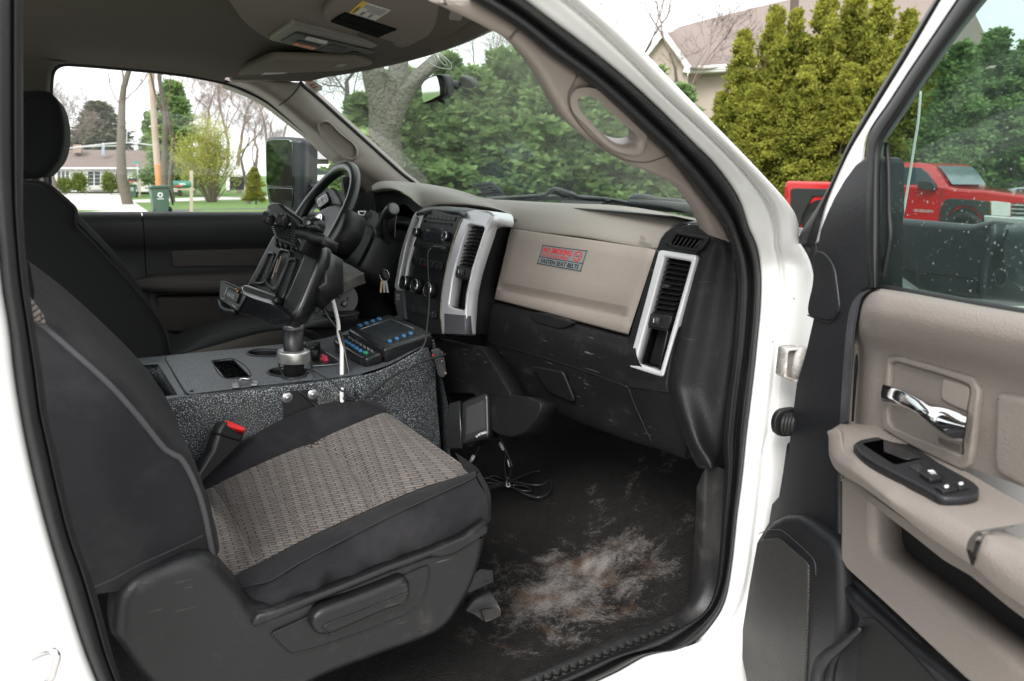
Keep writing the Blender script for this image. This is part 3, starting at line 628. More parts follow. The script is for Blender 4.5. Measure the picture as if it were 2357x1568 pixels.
rc = [bil(.84+.085*math.cos(t), .33+.24*math.sin(t)) for t in np.linspace(0, 2*np.pi, 28, endpoint=False)]
ri = [bil(.84+.066*math.cos(t), .33+.185*math.sin(t)) for t in np.linspace(0, 2*np.pi, 28, endpoint=False)]
plate2('no_smoking_ring', DP, rc, SR, sk, thick=.0003, bev=0, holes=[ri], front=.0057)
strip_(.785,.19,.895,.47,.0016,SR,.0059); strip_(.80,.34,.88,.30,.0013,SB,.0057)
# ---------------------------------------------------------------- dark lower dash, end panel, vent surround
DKN = pm('knee_panel_plastic', (.0095,.0093,.0105), .5, .3, 8, .5, 340, .0008, spec=.28, voro=True, dirt=.2, dcol=(.10,.095,.09), ds=16, dw=.57, scr=.8)
def offs(ps, o): return [DP.hit(p, q) for p, q in zip(ps, _vv(ps, o))]
kr = [offs(fH(335,600, 600,660, 900,740, 1205,830, 1300,850), -.03), offs(fH(325,632, 600,695, 900,778, 1210,862, 1290,880), -.012),
 offs(fH(300,645, 590,712, 890,798, 1205,880, 1280,900), .004), offs(fH(235,700, 500,770, 850,868, 1190,958, 1260,960), .016), offs(fH(228,800, 480,860, 850,975, 1195,1050, 1300,1060), .014),
 offs(fH(250,890, 600,990, 900,1085, 1210,1200, 1470,1215), .006), offs(fH(330,1050, 640,1170, 900,1250, 1330,1400, 1530,1400), -.012),
 offs(fH(440,1250, 640,1300, 960,1430, 1350,1568, 1590,1568), -.03), offs(fL(560,15, 715,82, 950,168, 1250,268, 1500,362) , -.05)]
kr.append([q+V3(.06,0,.02) for q in kr[-1]]); kr.append([q+V3(.2,0,.10) for q in kr[-1]])
loft('knee_panel', kr, DKN, dash, nu=50, nv=6)
tube('panel_seam', offs(fH(250,888, 600,988, 900,1083, 1210,1198), .0075), .0015, BLK, dash, n=40, seg=6)
tube('panel_seam', offs(fH(1210,1198, 1260,1330, 1370,1568), [.0065,-.002,-.022]), .0012, BLK, dash, n=20, seg=6)
plate('latch_recess', DP, fH(555,722, 610,705, 700,722, 860,775, 790,812, 740,818, 600,775), BLK, dash, thick=.01, bev=.004, front=.0175, r=6)
plate('pull_recess', PL(offs(fH(700,1180), .001)[0], (-.97,-.1,-.25)), fH(578,1060, 780,1100, 850,1270, 850,1300, 690,1235), BLK, dash, thick=.006, bev=.003, front=.004, r=8)
# end panel by the door
ep0 = fH(1740,165, 1690,240, 1640,350, 1590,520, 1535,800, 1490,1010, 1462,1180, 1470,1230, 1530,1400, 1592,1568) + fL(1560,400, 1608,416)
ep1 = fH(1800,200, 1740,260, 1690,380, 1640,540, 1580,820, 1535,1020, 1500,1190, 1510,1230, 1570,1400, 1640,1568) + fL(1610,380, 1625,412)
ep2 = fH(1865,215, 1905,330, 1925,500, 1920,650, 1910,800, 1885,1000, 1860,1180, 1850,1260, 1840,1400, 1830,1568) + fL(1690,330, 1683,400)
e1 = OP(ep2, -.06)
e0 = offs(ep0, .0)
loft('end_panel', [e0, [a_*.9+b_*.1+V3(-.004,-.008,.004) for a_, b_ in zip(offs(ep1,.004), e1)], [a_*.5+b_*.5+V3(.004,-.004,0) for a_, b_ in zip(offs(ep1,.0), e1)], e1, [q+V3(.05,.0,0) for q in e1]], DKN, dash, nu=60, nv=6)
loft('end_panel', [offs(fH(1440,190, 1500,140, 1600,122, 1720,125, 1800,195, 1870,218), -.006), offs(fH(1450,160, 1510,120, 1610,105, 1715,110, 1810,150, 1880,190), -.05), offs(fC(1250,1470, 1330,1465, 1400,1465, 1460,1465, 1530,1480, 1600,1520), -.10)], DEF, dash, nu=24, nv=4)
vs_out = fH(1395,287, 1418,222, 1450,180, 1500,148, 1620,125, 1730,130, 1800,190, 1740,245, 1690,240, 1640,350, 1590,520, 1537,800, 1490,1010, 1462,1180, 1472,1232, 1215,1205, 1150,1100, 1185,960, 1215,860)
plate('vent_surround', DP, vs_out, DKN, dash, thick=.05, bev=.004, front=.010, holes=[fH(1445,345, 1618,375, 1415,1090, 1258,1040), fH(1520,198, 1710,235, 1665,295, 1480,262)])
def vent(name_, label, pl, out_, hole_, L0, R0, L1, R1, ns, nvv, depth, thing_loc, lo_quad=None, front=.014, ringm=SIL, knob=None):
    v = thing(name_, label, 'air vent', tuple(thing_loc), 'tall dashboard air vents')
    if out_: plate('vent_frame', pl, rr(out_, 8), ringm, v, thick=.022, bev=.005, nb=4, holes=[rr(hole_, 4)], front=front)
    plate('vent_box', pl, hole_, BLK, v, thick=.003, bev=0, front=-depth)
    for t in np.linspace(.03, .97, ns):
        a_ = np.array(L0)*(1-t)+np.array(L1)*t; b_ = np.array(R0)*(1-t)+np.array(R1)*t
        A_, B_ = pl.hit(a_, front-.012), pl.hit(b_, front-.012); d_ = nrm(B_-A_)
        w = nrm(pl.n*.9+np.cross(pl.n, d_)*.45*(1 if np.cross(pl.n, d_)[2] < 0 else -1)); box('slat', (A_+B_)/2-pl.n*.006, [d_, w, np.cross(d_, w)], (np.linalg.norm(B_-A_)+.002, .014, .0018), DK2, v, bev=.0005, seg=1)
    for t in np.linspace(.1, .9, nvv):
        a_ = np.array(L0)*(1-t)+np.array(R0)*t; b_ = np.array(L1)*(1-t)+np.array(R1)*t
        A_, B_ = pl.hit(a_, front-.028), pl.hit(b_, front-.028); d_ = nrm(B_-A_)
        box('vane', (A_+B_)/2, [d_, pl.n, np.cross(d_, pl.n)], (np.linalg.norm(B_-A_), .012, .0014), DK2, v, bev=0)
    if knob:
        k_ = pl.hit(knob, front-.006); box('vent_tab', k_, [pl.e1, pl.n, pl.e2], (.014, .012, .007), DK, v, bev=.002)
    if lo_quad:
        bz = lo_quad[:4]; cb = lo_quad[4:]
        plate('divider', pl, bz, DK2, v, thick=.02, bev=.0015, front=front-.007)
        c_ = np.mean([pl.hit(p, front-.007) for p in bz], 0)
        lathe('thumb_wheel', c_-pl.e1*.011, pl.e1, [(.006,0),(.009,.0005),(.009,.021),(.006,.022)], DK, v, seg=20)
        box('wheel_mark', c_+pl.n*.0092, [pl.e1, pl.n, pl.e2], (.0012, .001, .008), WHP, v, bev=0)
        plate('cubby', pl, cb, DK2, v, thick=.028, bev=.002, front=front-.01, holes=[rr([(p[0]*.90+np.mean([q[0] for q in cb])*.10, p[1]*.94+np.mean([q[1] for q in cb])*.06) for p in cb], 3)])
    return v
vent('air_vent', 'silver framed passenger side air vent with cubby at the right end of dash', DP, fH(1424,297, 1648,330, 1656,350, 1437,1122, 1422,1130, 1214,1070, 1207,1045, 1405,305), fH(1446,343, 1620,375, 1416,1092, 1256,1038), fH(1440,352)[0], fH(1614,380)[0], fH(1328,700)[0], fH(1497,725)[0], 11, 4, .035, DP.hit(fH(1440,700)[0]), lo_quad=fH(1326,705, 1497,732, 1472,822, 1300,785)+fH(1300,790, 1472,825, 1412,1090, 1260,1040), knob=fH(1465,535)[0])
dv = thing('defog_vent', 'small slanted side window defogger vent with dark fins at the right dash corner', 'air vent', tuple(DP.hit(fH(1595,240)[0])))
plate('vent_frame', DP, rr(fH(1500,172, 1750,212, 1680,305, 1440,262), 8), DKN, dv, thick=.01, bev=.003, front=.015, holes=[rr(fH(1520,196, 1712,232, 1668,293, 1482,260), 6)])
plate('vent_box', DP, fH(1500,180, 1730,220, 1680,300, 1460,265), BLK, dv, thick=.003, bev=0, front=-.02)
for t in np.linspace(.14, .86, 6):
    a_ = np.array(fH(1522,198)[0])*(1-t)+np.array(fH(1712,234)[0])*t; b_ = np.array(fH(1484,258)[0])*(1-t)+np.array(fH(1666,292)[0])*t
    A_, B_ = DP.hit(a_, .004), DP.hit(b_, .004); d_ = nrm(B_-A_); w = nrm(DP.n*.85+np.cross(DP.n, d_)*.5)
    box('fin', (A_+B_)/2, [d_, w, np.cross(d_, w)], (np.linalg.norm(B_-A_), .013, .0022), DK, dv, bev=.0006, seg=1)
text('airbag_mark', 'SRS\nAIRBAG', DP, fH(1283,222)[0], .0105, pm('emboss', (.17,.145,.125), .6), dash, ang=-.12, front=.003)
# ---------------------------------------------------------------- centre stack
CS = PL((.92, 0, 1.45), (-.965, -.05, .22))
stk = thing('center_stack', 'dark centre stack between silver side bezels in the middle of the dashboard', 'centre stack', tuple(CS.o))
face = fG(520,262, 620,225, 800,240, 1000,268, 950,345, 870,530, 800,780, 735,1080, 705,1380, 720,1600, 320,1600, 305,1440, 300,1130, 325,950, 380,700, 450,470, 500,310)
FCE = pm('stack_black', (.0125,.0135,.015), .42, .15, 8, .15, 500, .0003)
plate('face_panel', CS, face, FCE, stk, thick=.05, bev=.002, front=-.004)
def ribbon(name, pa, pb, oa, ob, mat_, parent, pl=CS, mids=(), **k):
    n = 50; A_ = cr(np.array(pa), n); B_ = cr(np.array(pb), n)
    rows_ = [[pl.hit(p, o) for p, o in zip(A_, _vv(A_, oa))]]
    for t, o_ in mids: rows_.append([pl.hit(p, o) for p, o in zip(A_*(1-t)+B_*t, _vv(A_, o_))])
    rows_.append([pl.hit(p, o) for p, o in zip(B_, _vv(B_, ob))])
    return loft(name, rows_, mat_, parent, nu=n, nv=5, **k)
bz_l = fG(960,335, 1000,275, 1060,248, 1150,243, 1260,262, 1260,300, 1225,380, 1190,470, 1120,680, 1050,900, 1000,1150, 980,1340, 985,1600)
fro = fG(985,262, 1060,245, 1150,243, 1265,275, 1262,330, 1222,400, 1190,520, 1110,760, 1050,960, 1000,1180, 985,1390, 985,1600, 748,1600, 712,1420, 728,1150, 760,950, 800,800, 870,550, 940,370)
plate('silver_bezel', CS, rr(fro, 6), SIL, stk, thick=.03, bev=.004, nb=4, front=.008, holes=[rr(fG(1008,398, 1195,432, 1120,660, 1042,900, 970,1345, 795,1298, 838,1000, 872,840, 945,590), 7)])
sd_a = fG(1150,243, 1262,275, 1258,335, 1220,410, 1188,520, 1110,760, 1050,960, 1000,1180, 984,1390, 984,1600)
sd_b = fG(1440,280, 1500,310, 1500,425, 1372,432, 1318,480, 1255,660, 1200,840, 1155,1050, 1130,1180, 1098,1600)
ribbon('silver_bezel', sd_a, sd_b, .006, -.055, SIL, stk, mids=((.08,.007),(.35,-.005),(.7,-.03)))
plate('lower_bezel', CS, fG(748,1375, 970,1395, 985,1600, 752,1600), pm('grey_bezel', (.075,.075,.085), .4, .08, 4), stk, thick=.02, bev=.002, front=.0125)
# flank of the stack (dark textured) beside the glove box
fl_a = fG(1372,436, 1318,484, 1255,664, 1200,844, 1155,1054, 1125,1200, 1112,1350, 1100,1600); fl_b = fG(1485,432, 1465,480, 1410,650, 1360,850, 1310,1050, 1295,1200, 1310,1260, 1240,1600)
ribbon('stack_flank', fl_a, fl_b, -.052, -.12, DKN, stk, mids=((.5,-.08),))
# top cap with embossed letters and tray
plate('top_cap', PL(CS.hit(fG(800,230)[0], -.01), (-.35,0,.94), up=(1,0,0)), fG(440,275, 520,222, 620,205, 780,200, 1000,215, 1160,238, 1040,262, 960,300, 900,262, 620,235, 540,255), DEF, stk, thick=.01, bev=.003, front=0)
TPc = PL(CS.hit(fG(950,238)[0], -.02), (-.45,0,.9), up=(1,0,0))
plate('coin_tray', TPc, fG(790,215, 900,212, 1160,240, 1010,262, 850,238), FCE, stk, thick=.004, bev=.001, front=.006)
qd = [TPc.loc(TPc.hit(p, .007)) for p in fG(855,226, 1110,243, 1070,262, 850,240)]
sheared('embossed_letter', 'DODGE', 0, 0, 1, 1, pm('letter_grey', (.12,.125,.13), .5), .02, h=.0075, parent=stk, q=qd, pl=TPc)
# wear strip along the bezel edge
tube('bezel_edge', CS.pts(fG(955,330, 880,520, 812,760, 772,950, 738,1150, 722,1400, 745,1600), .004), .004, pm('worn_edge', (.25,.22,.17), .6, .5, 60, .5, 200, .001, dirt=.8, dcol=(.05,.045,.04), ds=40, dw=.5), stk, n=50, seg=8)
# left bezel
plate('silver_bezel', CS, smc(fG(418,290, 445,262, 515,272, 500,320, 465,440, 400,640, 345,860, 315,1050, 308,1118, 212,1110, 225,960, 270,720, 330,520, 380,380), 4), SIL, stk, thick=.03, bev=.003, nb=3, front=.004, holes=[rr(fG(432,322, 482,326, 420,480, 345,735, 300,1085, 240,1080, 275,880, 335,600), 5)])
plate('lower_bezel', CS, fG(208,1110, 306,1120, 315,1300, 330,1450, 240,1400, 205,1250), MATS['grey_bezel'], stk, thick=.02, bev=.003, front=.003, r=5)
for yy in (1185, 1225): plate('shifter_label', CS, fG(222,yy-25, 262,yy-20, 262,yy+8, 224,yy+2), GRP, stk, thick=.001, bev=0, front=.0045)
vent('air_vent', 'slim silver framed air vent at the left side of the radio', CS, None, fG(440,325, 480,330, 345,735, 300,1085, 250,1080, 330,600), fG(436,330)[0], fG(478,332)[0], fG(305,715)[0], fG(350,730)[0], 9, 0, .03, CS.hit(fG(400,500)[0]), front=.004)
vent('air_vent', 'silver framed air vent with cubby at the right side of the radio', CS, None, fG(1010,400, 1192,434, 1040,900, 968,1345, 797,1298, 872,840), fG(1008,408)[0], fG(1190,440)[0], fG(868,835)[0], fG(1040,880)[0], 11, 3, .035, CS.hit(fG(1030,660)[0]), lo_quad=fG(868,850, 1040,885, 1020,1000, 845,960)+fG(845,965, 1020,1005, 968,1342, 800,1298), front=.009, knob=fG(1000,640)[0])
# radio
rad = thing('car_radio', 'black car radio with CD slot two chrome ringed knobs and small screen', 'car radio', tuple(CS.hit(fG(660,490)[0])))
plate('radio_face', CS, rr(fG(535,285, 936,327, 805,718, 412,642), 5), FCE, rad, thick=.01, bev=.0015, front=.0)
BTN = pm('button_black', (.016,.0165,.018), .42, .1)
def cells(name, q, nx, ny, gap, mat_, parent, pl=CS, front=.003, thick=.004, bev=.0008, texts=None, tm=GRP):
    q = [np.array(pl.loc(pl.hit(p, front))) for p in q]; k = 0
    for j in range(ny):
        for i in range(nx):
            u0, u1, v0, v1 = i/nx+gap, (i+1)/nx-gap, j/ny+gap*.6, (j+1)/ny-gap*.6
            b_ = lambda u, v: (q[0]*(1-u)+q[1]*u)*(1-v)+(q[3]*(1-u)+q[2]*u)*v
            plate2(name, pl, [b_(u0,v0), b_(u1,v0), b_(u1,v1), b_(u0,v1)], mat_, parent, thick=thick, bev=bev, nb=2, front=front, back=False)
            if texts and k < len(texts) and texts[k]:
                c_ = b_(.5*(u0+u1)-.25*(u1-u0), v0+.62*(v1-v0)); text('button_mark', texts[k], pl, c_, .0042, tm, parent, ang=-.04, front=front+.0005, px=False)
            k += 1
cells('radio_button', fG(572,290, 878,322, 862,365, 556,330), 7, 1, .006, BTN, rad, texts=['1','2','3','4','5','|<','>|'])
plate('disc_slot', CS, rr(fG(560,366, 820,396, 815,412, 556,382), 3), BLK, rad, thick=.001, bev=0, front=.0008)
for p in (fG(542,368)[0], fG(826,404)[0]): lathe('slot_button', CS.hit(p, 0), CS.n, [(.0035,0),(.0035,.004),(.002,.005)], BTN, rad, seg=12)
SCR = pm('screen_gloss', (.03,.035,.04), .12, .02, spec=.8, rvar=.02)
plate('radio_screen', CS, fG(556,424, 748,448, 702,610, 522,588), SCR, rad, thick=.002, bev=.0005, front=.0015)
cells('radio_button', fG(432,578, 808,636, 790,712, 412,640), 7, 1, .005, BTN, rad, front=.002)
cells('radio_button', fG(520,425, 550,428, 535,480, 505,476), 1, 2, .04, BTN, rad, front=.002)
def knob(name, p, r, h, parent, label=None, mark=None, mat_=DK2):
    c_ = CS.hit(p, 0)
    k = lathe(name, c_, CS.n, [(r*1.02,0),(r,h*.5),(r*.97,h*.9),(r*.92,h),(r*.80,h),(r*.78,h*.97),(r*.3,h*.96)], mat_, parent, seg=32)
    lathe('chrome_ring', c_+CS.n*(h*.86), CS.n, [(r*.985,0),(r*1.0,.0006),(r*.97,h*.16),(r*.86,h*.17),(r*.86,0)], CHR, k, seg=32, cap=False)
    if mark is not None:
        box('pointer', c_+CS.n*(h+.0006)+(CS.e1*math.cos(mark)+CS.e2*math.sin(mark))*r*.78, [CS.e1*math.cos(mark)+CS.e2*math.sin(mark), CS.n, CS.n*0+np.cross(CS.e1*math.cos(mark)+CS.e2*math.sin(mark), CS.n)], (r*.42,.001,r*.12), WHP, k, bev=0)
knob('volume_knob', fG(472,492)[0], .0125, .014, rad); knob('tuning_knob', fG(798,540)[0], .0125, .014, rad)
hv = thing('climate_controls', 'row of switches above three round chrome ringed climate knobs under the radio', 'climate controls', tuple(CS.hit(fG(520,1000)[0])))
plate('switch_frame', CS, rr(fG(398,752, 735,822, 718,915, 385,832), 4), FCE, hv, thick=.004, bev=.001, front=.001)
cells('rocker_switch', fG(405,762, 728,828, 712,905, 392,826), 7, 1, .006, BTN, hv, front=.006)
plate('hazard_mark', CS, fG(541,830, 553,858, 528,852), pm('dim_red', (.3,.01,.012), .5), hv, thick=.0005, bev=0, front=.0066)
for p, mk_ in ((fG(362,1045)[0], None), (fG(488,1085)[0], -.35), (fG(634,1128)[0], 1.1)): knob('climate_knob', p, .0195, .020, hv, mark=mk_)
plate('switch_frame', CS, rr(fG(350,1255, 665,1350, 660,1445, 345,1350), 4), FCE, hv, thick=.004, bev=.001, front=.0)
cells('lower_switch', fG(358,1265, 600,1338, 595,1418, 352,1345), 5, 1, .006, BTN, hv, front=.003)
cells('lower_switch', fG(606,1340, 658,1356, 652,1435, 600,1420), 1, 1, .02, BTN, hv, front=.003)
text('button_mark', '^\nv', CS, fG(622,1385)[0], .007, WHP, hv, front=.004)
# dark body below the stack
plate('stack_side', CS, rr(fH(-60,870, 70,905, 235,925, 330,1060, 440,1248, 560,1262, 640,1300, 632,1350, 590,1425, 530,1497, 440,1530, 340,1502, 270,1440, 200,1240, -60,1240), 8), DKN, stk, thick=.05, bev=.004, front=-.05)
tube('panel_seam', CS.pts(fH(235,925, 330,1060, 440,1248, 340,1245, 290,1235), -.0495), .0014, BLK, stk, n=40, seg=5)
# aux cable plugged into the radio and running down over the console
ax = thing('aux_cable', 'thin grey black audio cable looping down from the radio front', 'cable', tuple(CS.hit(fG(790,660)[0], .01)))
tube('plug', CS.pts(fG(800,665, 740,662, 690,658), [.004,.02,.026]), [.0045,.0055,.005], CBL, ax, n=8)
tube('strain_relief', CS.pts(fG(690,658, 640,648, 615,655), [.026,.028,.028]), [.0042,.0035,.0022], CBL, ax, n=8)
wp = [CS.hit(p, o) for p, o in zip(fG(615,655, 585,690, 572,760, 574,880, 588,1100, 585,1300, 560,1568), (.028,.032,.035,.04,.05,.07,.10))]
wp += [CS.hit(p, o) for p, o in zip(fT(1830,700, 1810,780, 1740,900, 1600,1120, 1420,1330, 1250,1500, 1100,1620, 900,1600), (.15,.2,.24,.26,.27,.28,.28,.28))]
tube('wire', wp, .0017, pm('grey_wire', (.035,.035,.037), .4), ax, n=120, seg=8)
# ---------------------------------------------------------------- instrument cluster, column, steering wheel
cl = thing('instrument_cluster', 'recessed instrument cluster behind the wheel with a clear reflective lens', 'instrument cluster', (.98,.38,1.53))
loft('cluster_hood', [[q+V3(0,0,-.002) for q in offs(fN(757,1145, 850,1130, 960,1140, 1060,1192, 1165,1284), [.073,.073,.068,.05,.028])], offs(fN(770,1180, 850,1170, 960,1185, 1050,1230, 1150,1320), [-.0,-.0,-.0,-.0,-.0]), offs(fN(790,1330, 850,1320, 960,1330, 1050,1350, 1120,1400), -.06)], DK, cl, nu=24, nv=5)
LENS = glassy('lens', (.75,.78,.8), 1.5, .02)
plate('cluster_back', DP, fN(760,1180, 1160,1250, 1100,1400, 1000,1720, 740,1700), BLK, cl, thick=.02, bev=0, front=-.07)
LP = PL(DP.hit(fN(1000,1430)[0], .0), (-.75,-.42,.5))
plate('cluster_lens', LP, smc(fN(985,1265, 1060,1262, 1130,1295, 1090,1370, 1050,1480, 1010,1600, 950,1568, 945,1440, 960,1330), 4), pm('lens_mirror', (.16,.17,.18), .05, .1, metal=1, rvar=.02), cl, thick=.003, bev=.001)
for p in (fN(700,1330)[0], ):
    plate('side_vent', DP, fN(640,1310, 705,1310, 690,1350, 640,1345), SIL, cl, thick=.006, bev=.001, front=.0, holes=[fN(652,1318, 695,1318, 686,1342, 652,1340)])
loft('cluster_bezel', [offs(fN(740,1300, 720,1360, 690,1450, 680,1568), -.02), offs(fN(790,1320, 800,1380, 770,1450, 735,1568), .0), offs(fN(800,1330, 812,1385, 785,1460, 750,1568), .0)], DK, cl, nu=14, nv=4)
loft('column_cover', [offs(fN(690,1420, 900,1500, 960,1568, 1000,1700), .02), offs(fN(660,1440, 800,1520, 880,1620, 920,1800), .06), offs(fN(560,1620, 700,1720, 800,1850, 850,2000), .06), offs(fN(560,1900, 700,2000, 800,2050, 850,2200), .0)], DK2, cl, nu=14, nv=5)
plate('lower_dash', DP, fF(1000,560, 1280,520, 1420,440, 1620,480, 1580,800, 1540,1100, 1150,1060, 1000,1020), BLK, cl, thick=.05, bev=0, front=-.03)
# steering wheel
wr = [onY([p], .38)[0] for p in fN(540,935)]
WC = V3(.745, .40, 1.545)
# plane of the rim from three traced points
wn = nrm((-.84, -.02, .50))
WP = PL(WC, wn)
# fit: traced outer rim points intersected with the wheel plane give the ellipse back as a circle
rim_px = fN(395,1568, 480,1500, 570,1370, 630,1200, 640,1060, 600,970, 520,955, 430,990, 330,1080, 230,1220, 175,1330)
LTH = pm('wheel_leather', (.016,.017,.019), .36, .15, 12, .25, 300, .0005, voro=True)
sw = thing('steering_wheel', 'black leather steering wheel with buttons and round silver emblem', 'steering wheel', tuple(WC))
# steering wheel fitted as a real ring: centre, tilt and radius measured
WC = V3(.714, .4056, 1.5037); wt_ = .544
wn = V3(-math.cos(wt_), 0, math.sin(wt_)); WP = PL(WC, wn)
sw.location = tuple(WC); ORG[sw.name] = WC
an = np.linspace(0, 2*np.pi, 73)
rim = [WP.at(.19*math.cos(t), .19*math.sin(t)) for t in an]
P_ = np.array(rim); V_, F_ = _tube(P_, [.0165*(1+.10*math.cos(4*t)) for t in an], 14)
mk('rim', V_, F_, LTH, sw)
def wpts(ps, off=0): return [WP.hit(p, off) for p in ps]
hub = fU(275,740, 330,660, 420,600, 500,575, 600,590, 660,640, 640,780, 600,880, 520,1000, 420,1080, 330,960, 280,860)
plate('airbag_cover', WP, smc(hub, 4), DKN, sw, thick=.06, bev=.02, nb=6, front=.012)
plate('spoke', WP, smc(fU(300,520, 350,465, 430,430, 490,400, 530,440, 590,540, 600,600, 470,600, 380,640, 330,650), 3), DKN, sw, thick=.03, bev=.008, front=-.004)
plate('spoke', WP, smc(fU(560,860, 640,900, 600,1010, 500,1080, 430,1040), 3), DKN, sw, thick=.03, bev=.008, front=-.012)
plate('lower_spoke', WP, [WP.hit(p) is not None and p for p in fU(330,940, 420,1000, 400,1150, 330,1150)], DK2, sw, thick=.03, bev=.006, front=-.01)
plate('switch_pod', WP, rr(fU(300,535, 425,430, 460,560, 345,640), 8), BLK, sw, thick=.01, bev=.003, front=.003)
plate('switch_ring', WP, rr(fU(330,540, 430,472, 452,552, 350,630), 5), SIL, sw, thick=.004, bev=.001, front=.007, holes=[rr(fU(337,545, 425,482, 444,550, 353,620), 4)])
cq = fU(338,546, 424,484, 443,549, 354,618)
cells('wheel_button', cq, 2, 2, .02, BTN, sw, pl=WP, front=.008)
em = fU(295,770, 310,740, 345,705, 375,695, 384,720, 380,760, 368,795, 350,792, 320,778)
plate('emblem', WP, smc(em, 3), CHR, sw, thick=.004, bev=.001, front=.018, holes=[smc(fU(325,752, 340,730, 366,712, 372,730, 366,770, 352,778), 3)])
plate('emblem_bar', WP, fU(330,755, 352,715, 362,722, 372,740, 352,745, 345,775), CHR, sw, thick=.004, bev=.001, front=.018)
# column shroud, shifter, ignition
colm = thing('steering_column', 'dark grey steering column shroud behind the wheel', 'steering column', (.85,.4,1.42))
def shroud(c0, c1, w, h, name, mat_=DK2, par=colm):
    c0, c1 = np.array(c0), np.array(c1); ax = nrm(c1-c0); s_ = nrm(np.cross(ax, [0,0,1])); u_ = np.cross(s_, ax)
    R_ = []
    for t, k in ((0,.9),(.03,1),(.5,1.02),(1,1.1)):
        c_ = c0*(1-t)+c1*t
        R_.append([c_+s_*w*k*np.sign(math.cos(a_))*abs(math.cos(a_))**.6+u_*h*k*np.sign(math.sin(a_))*abs(math.sin(a_))**.6 for a_ in np.linspace(0, 2*np.pi, 25)])
    R_ = [[c0+ (q-c0)*0.3 for q in R_[0]]]+R_
    return loft(name, R_, mat_, par, nu=49, nv=4)
shroud(WC-wn*.04, WC-wn*.14, .075, .07, 'shroud', pm('shroud_grey', (.03,.032,.035), .42, .1, 6, .25, 400, .0005, voro=True))
shroud(WC-wn*.13+V3(0,0,-.01), WC-wn*.36+V3(0,0,.0), .10, .085, 'shroud')
sh = thing('gear_lever', 'black column gear lever with grey capped knob', 'gear lever', tuple(onY(fU(1170,640), .27)[0]))
kp = onY(fU(1172,640, 1150,690, 1080,740), [.235,.25,.28])
kd = nrm(kp[0]-onY(fU(1060,740), .30)[0])
k0 = kp[0]-kd*.062
lathe('knob', k0, kd, [(.010,0),(.0155,.012),(.019,.035),(.0195,.055),(.018,.061),(.016,.062)], DK2, sh, seg=28)
lathe('knob_cap', kp[0]+kd*.0002, kd, [(.0162,0),(.0155,.0015),(.001,.002)], pm('cap_grey', (.16,.16,.165), .6), sh, seg=28)
tube('lever', [k0]+onY(fU(1060,800, 1070,900, 1095,1020, 1120,1110, 1060,1150), [.30,.31,.32,.33,.36]), [.012,.012,.011,.011,.014,.016], DK2, sh, n=40)
tube('lever_boot', onY(fU(1120,1080, 1090,1170, 1010,1220, 960,1150, 1010,1060, 1080,1040, 1130,1090), .335), .008, DK2, sh, n=50)
ky = thing('ignition_keys', 'key ring with black fob and small keys hanging from the ignition', 'keys', tuple(onY(fU(1070,1370), .30)[0]))
YP = PL(onY(fU(1070,1370), .30)[0], (-.5,-.85,.1))
tube('split_ring', [YP.at(.0135*math.cos(t), .0165*math.sin(t)) for t in np.linspace(0, 2*np.pi, 30)], .0009, CHR, ky, seg=6, n=40)
plate('key_fob', YP, smc(fU(1040,1320, 1075,1325, 1110,1360, 1115,1395, 1090,1420, 1060,1400, 1040,1360), 3), DK2, ky, thick=.01, bev=.003, front=.006)
for i, (x, w) in enumerate(((1040, .3), (1062, -.1), (1085, .1))):
    a_, b_ = YP.hit(fU(x, 1430)[0], .002*i), YP.hit(fU(x+[-12,5,22][i], 1560)[0], .002*i); d_ = nrm(b_-a_)
    box('key', (a_+b_)/2, [d_, YP.n, np.cross(d_, YP.n)], (np.linalg.norm(b_-a_), .0015, .0065), STE if i else pm('brass', (.5,.36,.15), .4, metal=.9), ky, bev=.0005, seg=1)
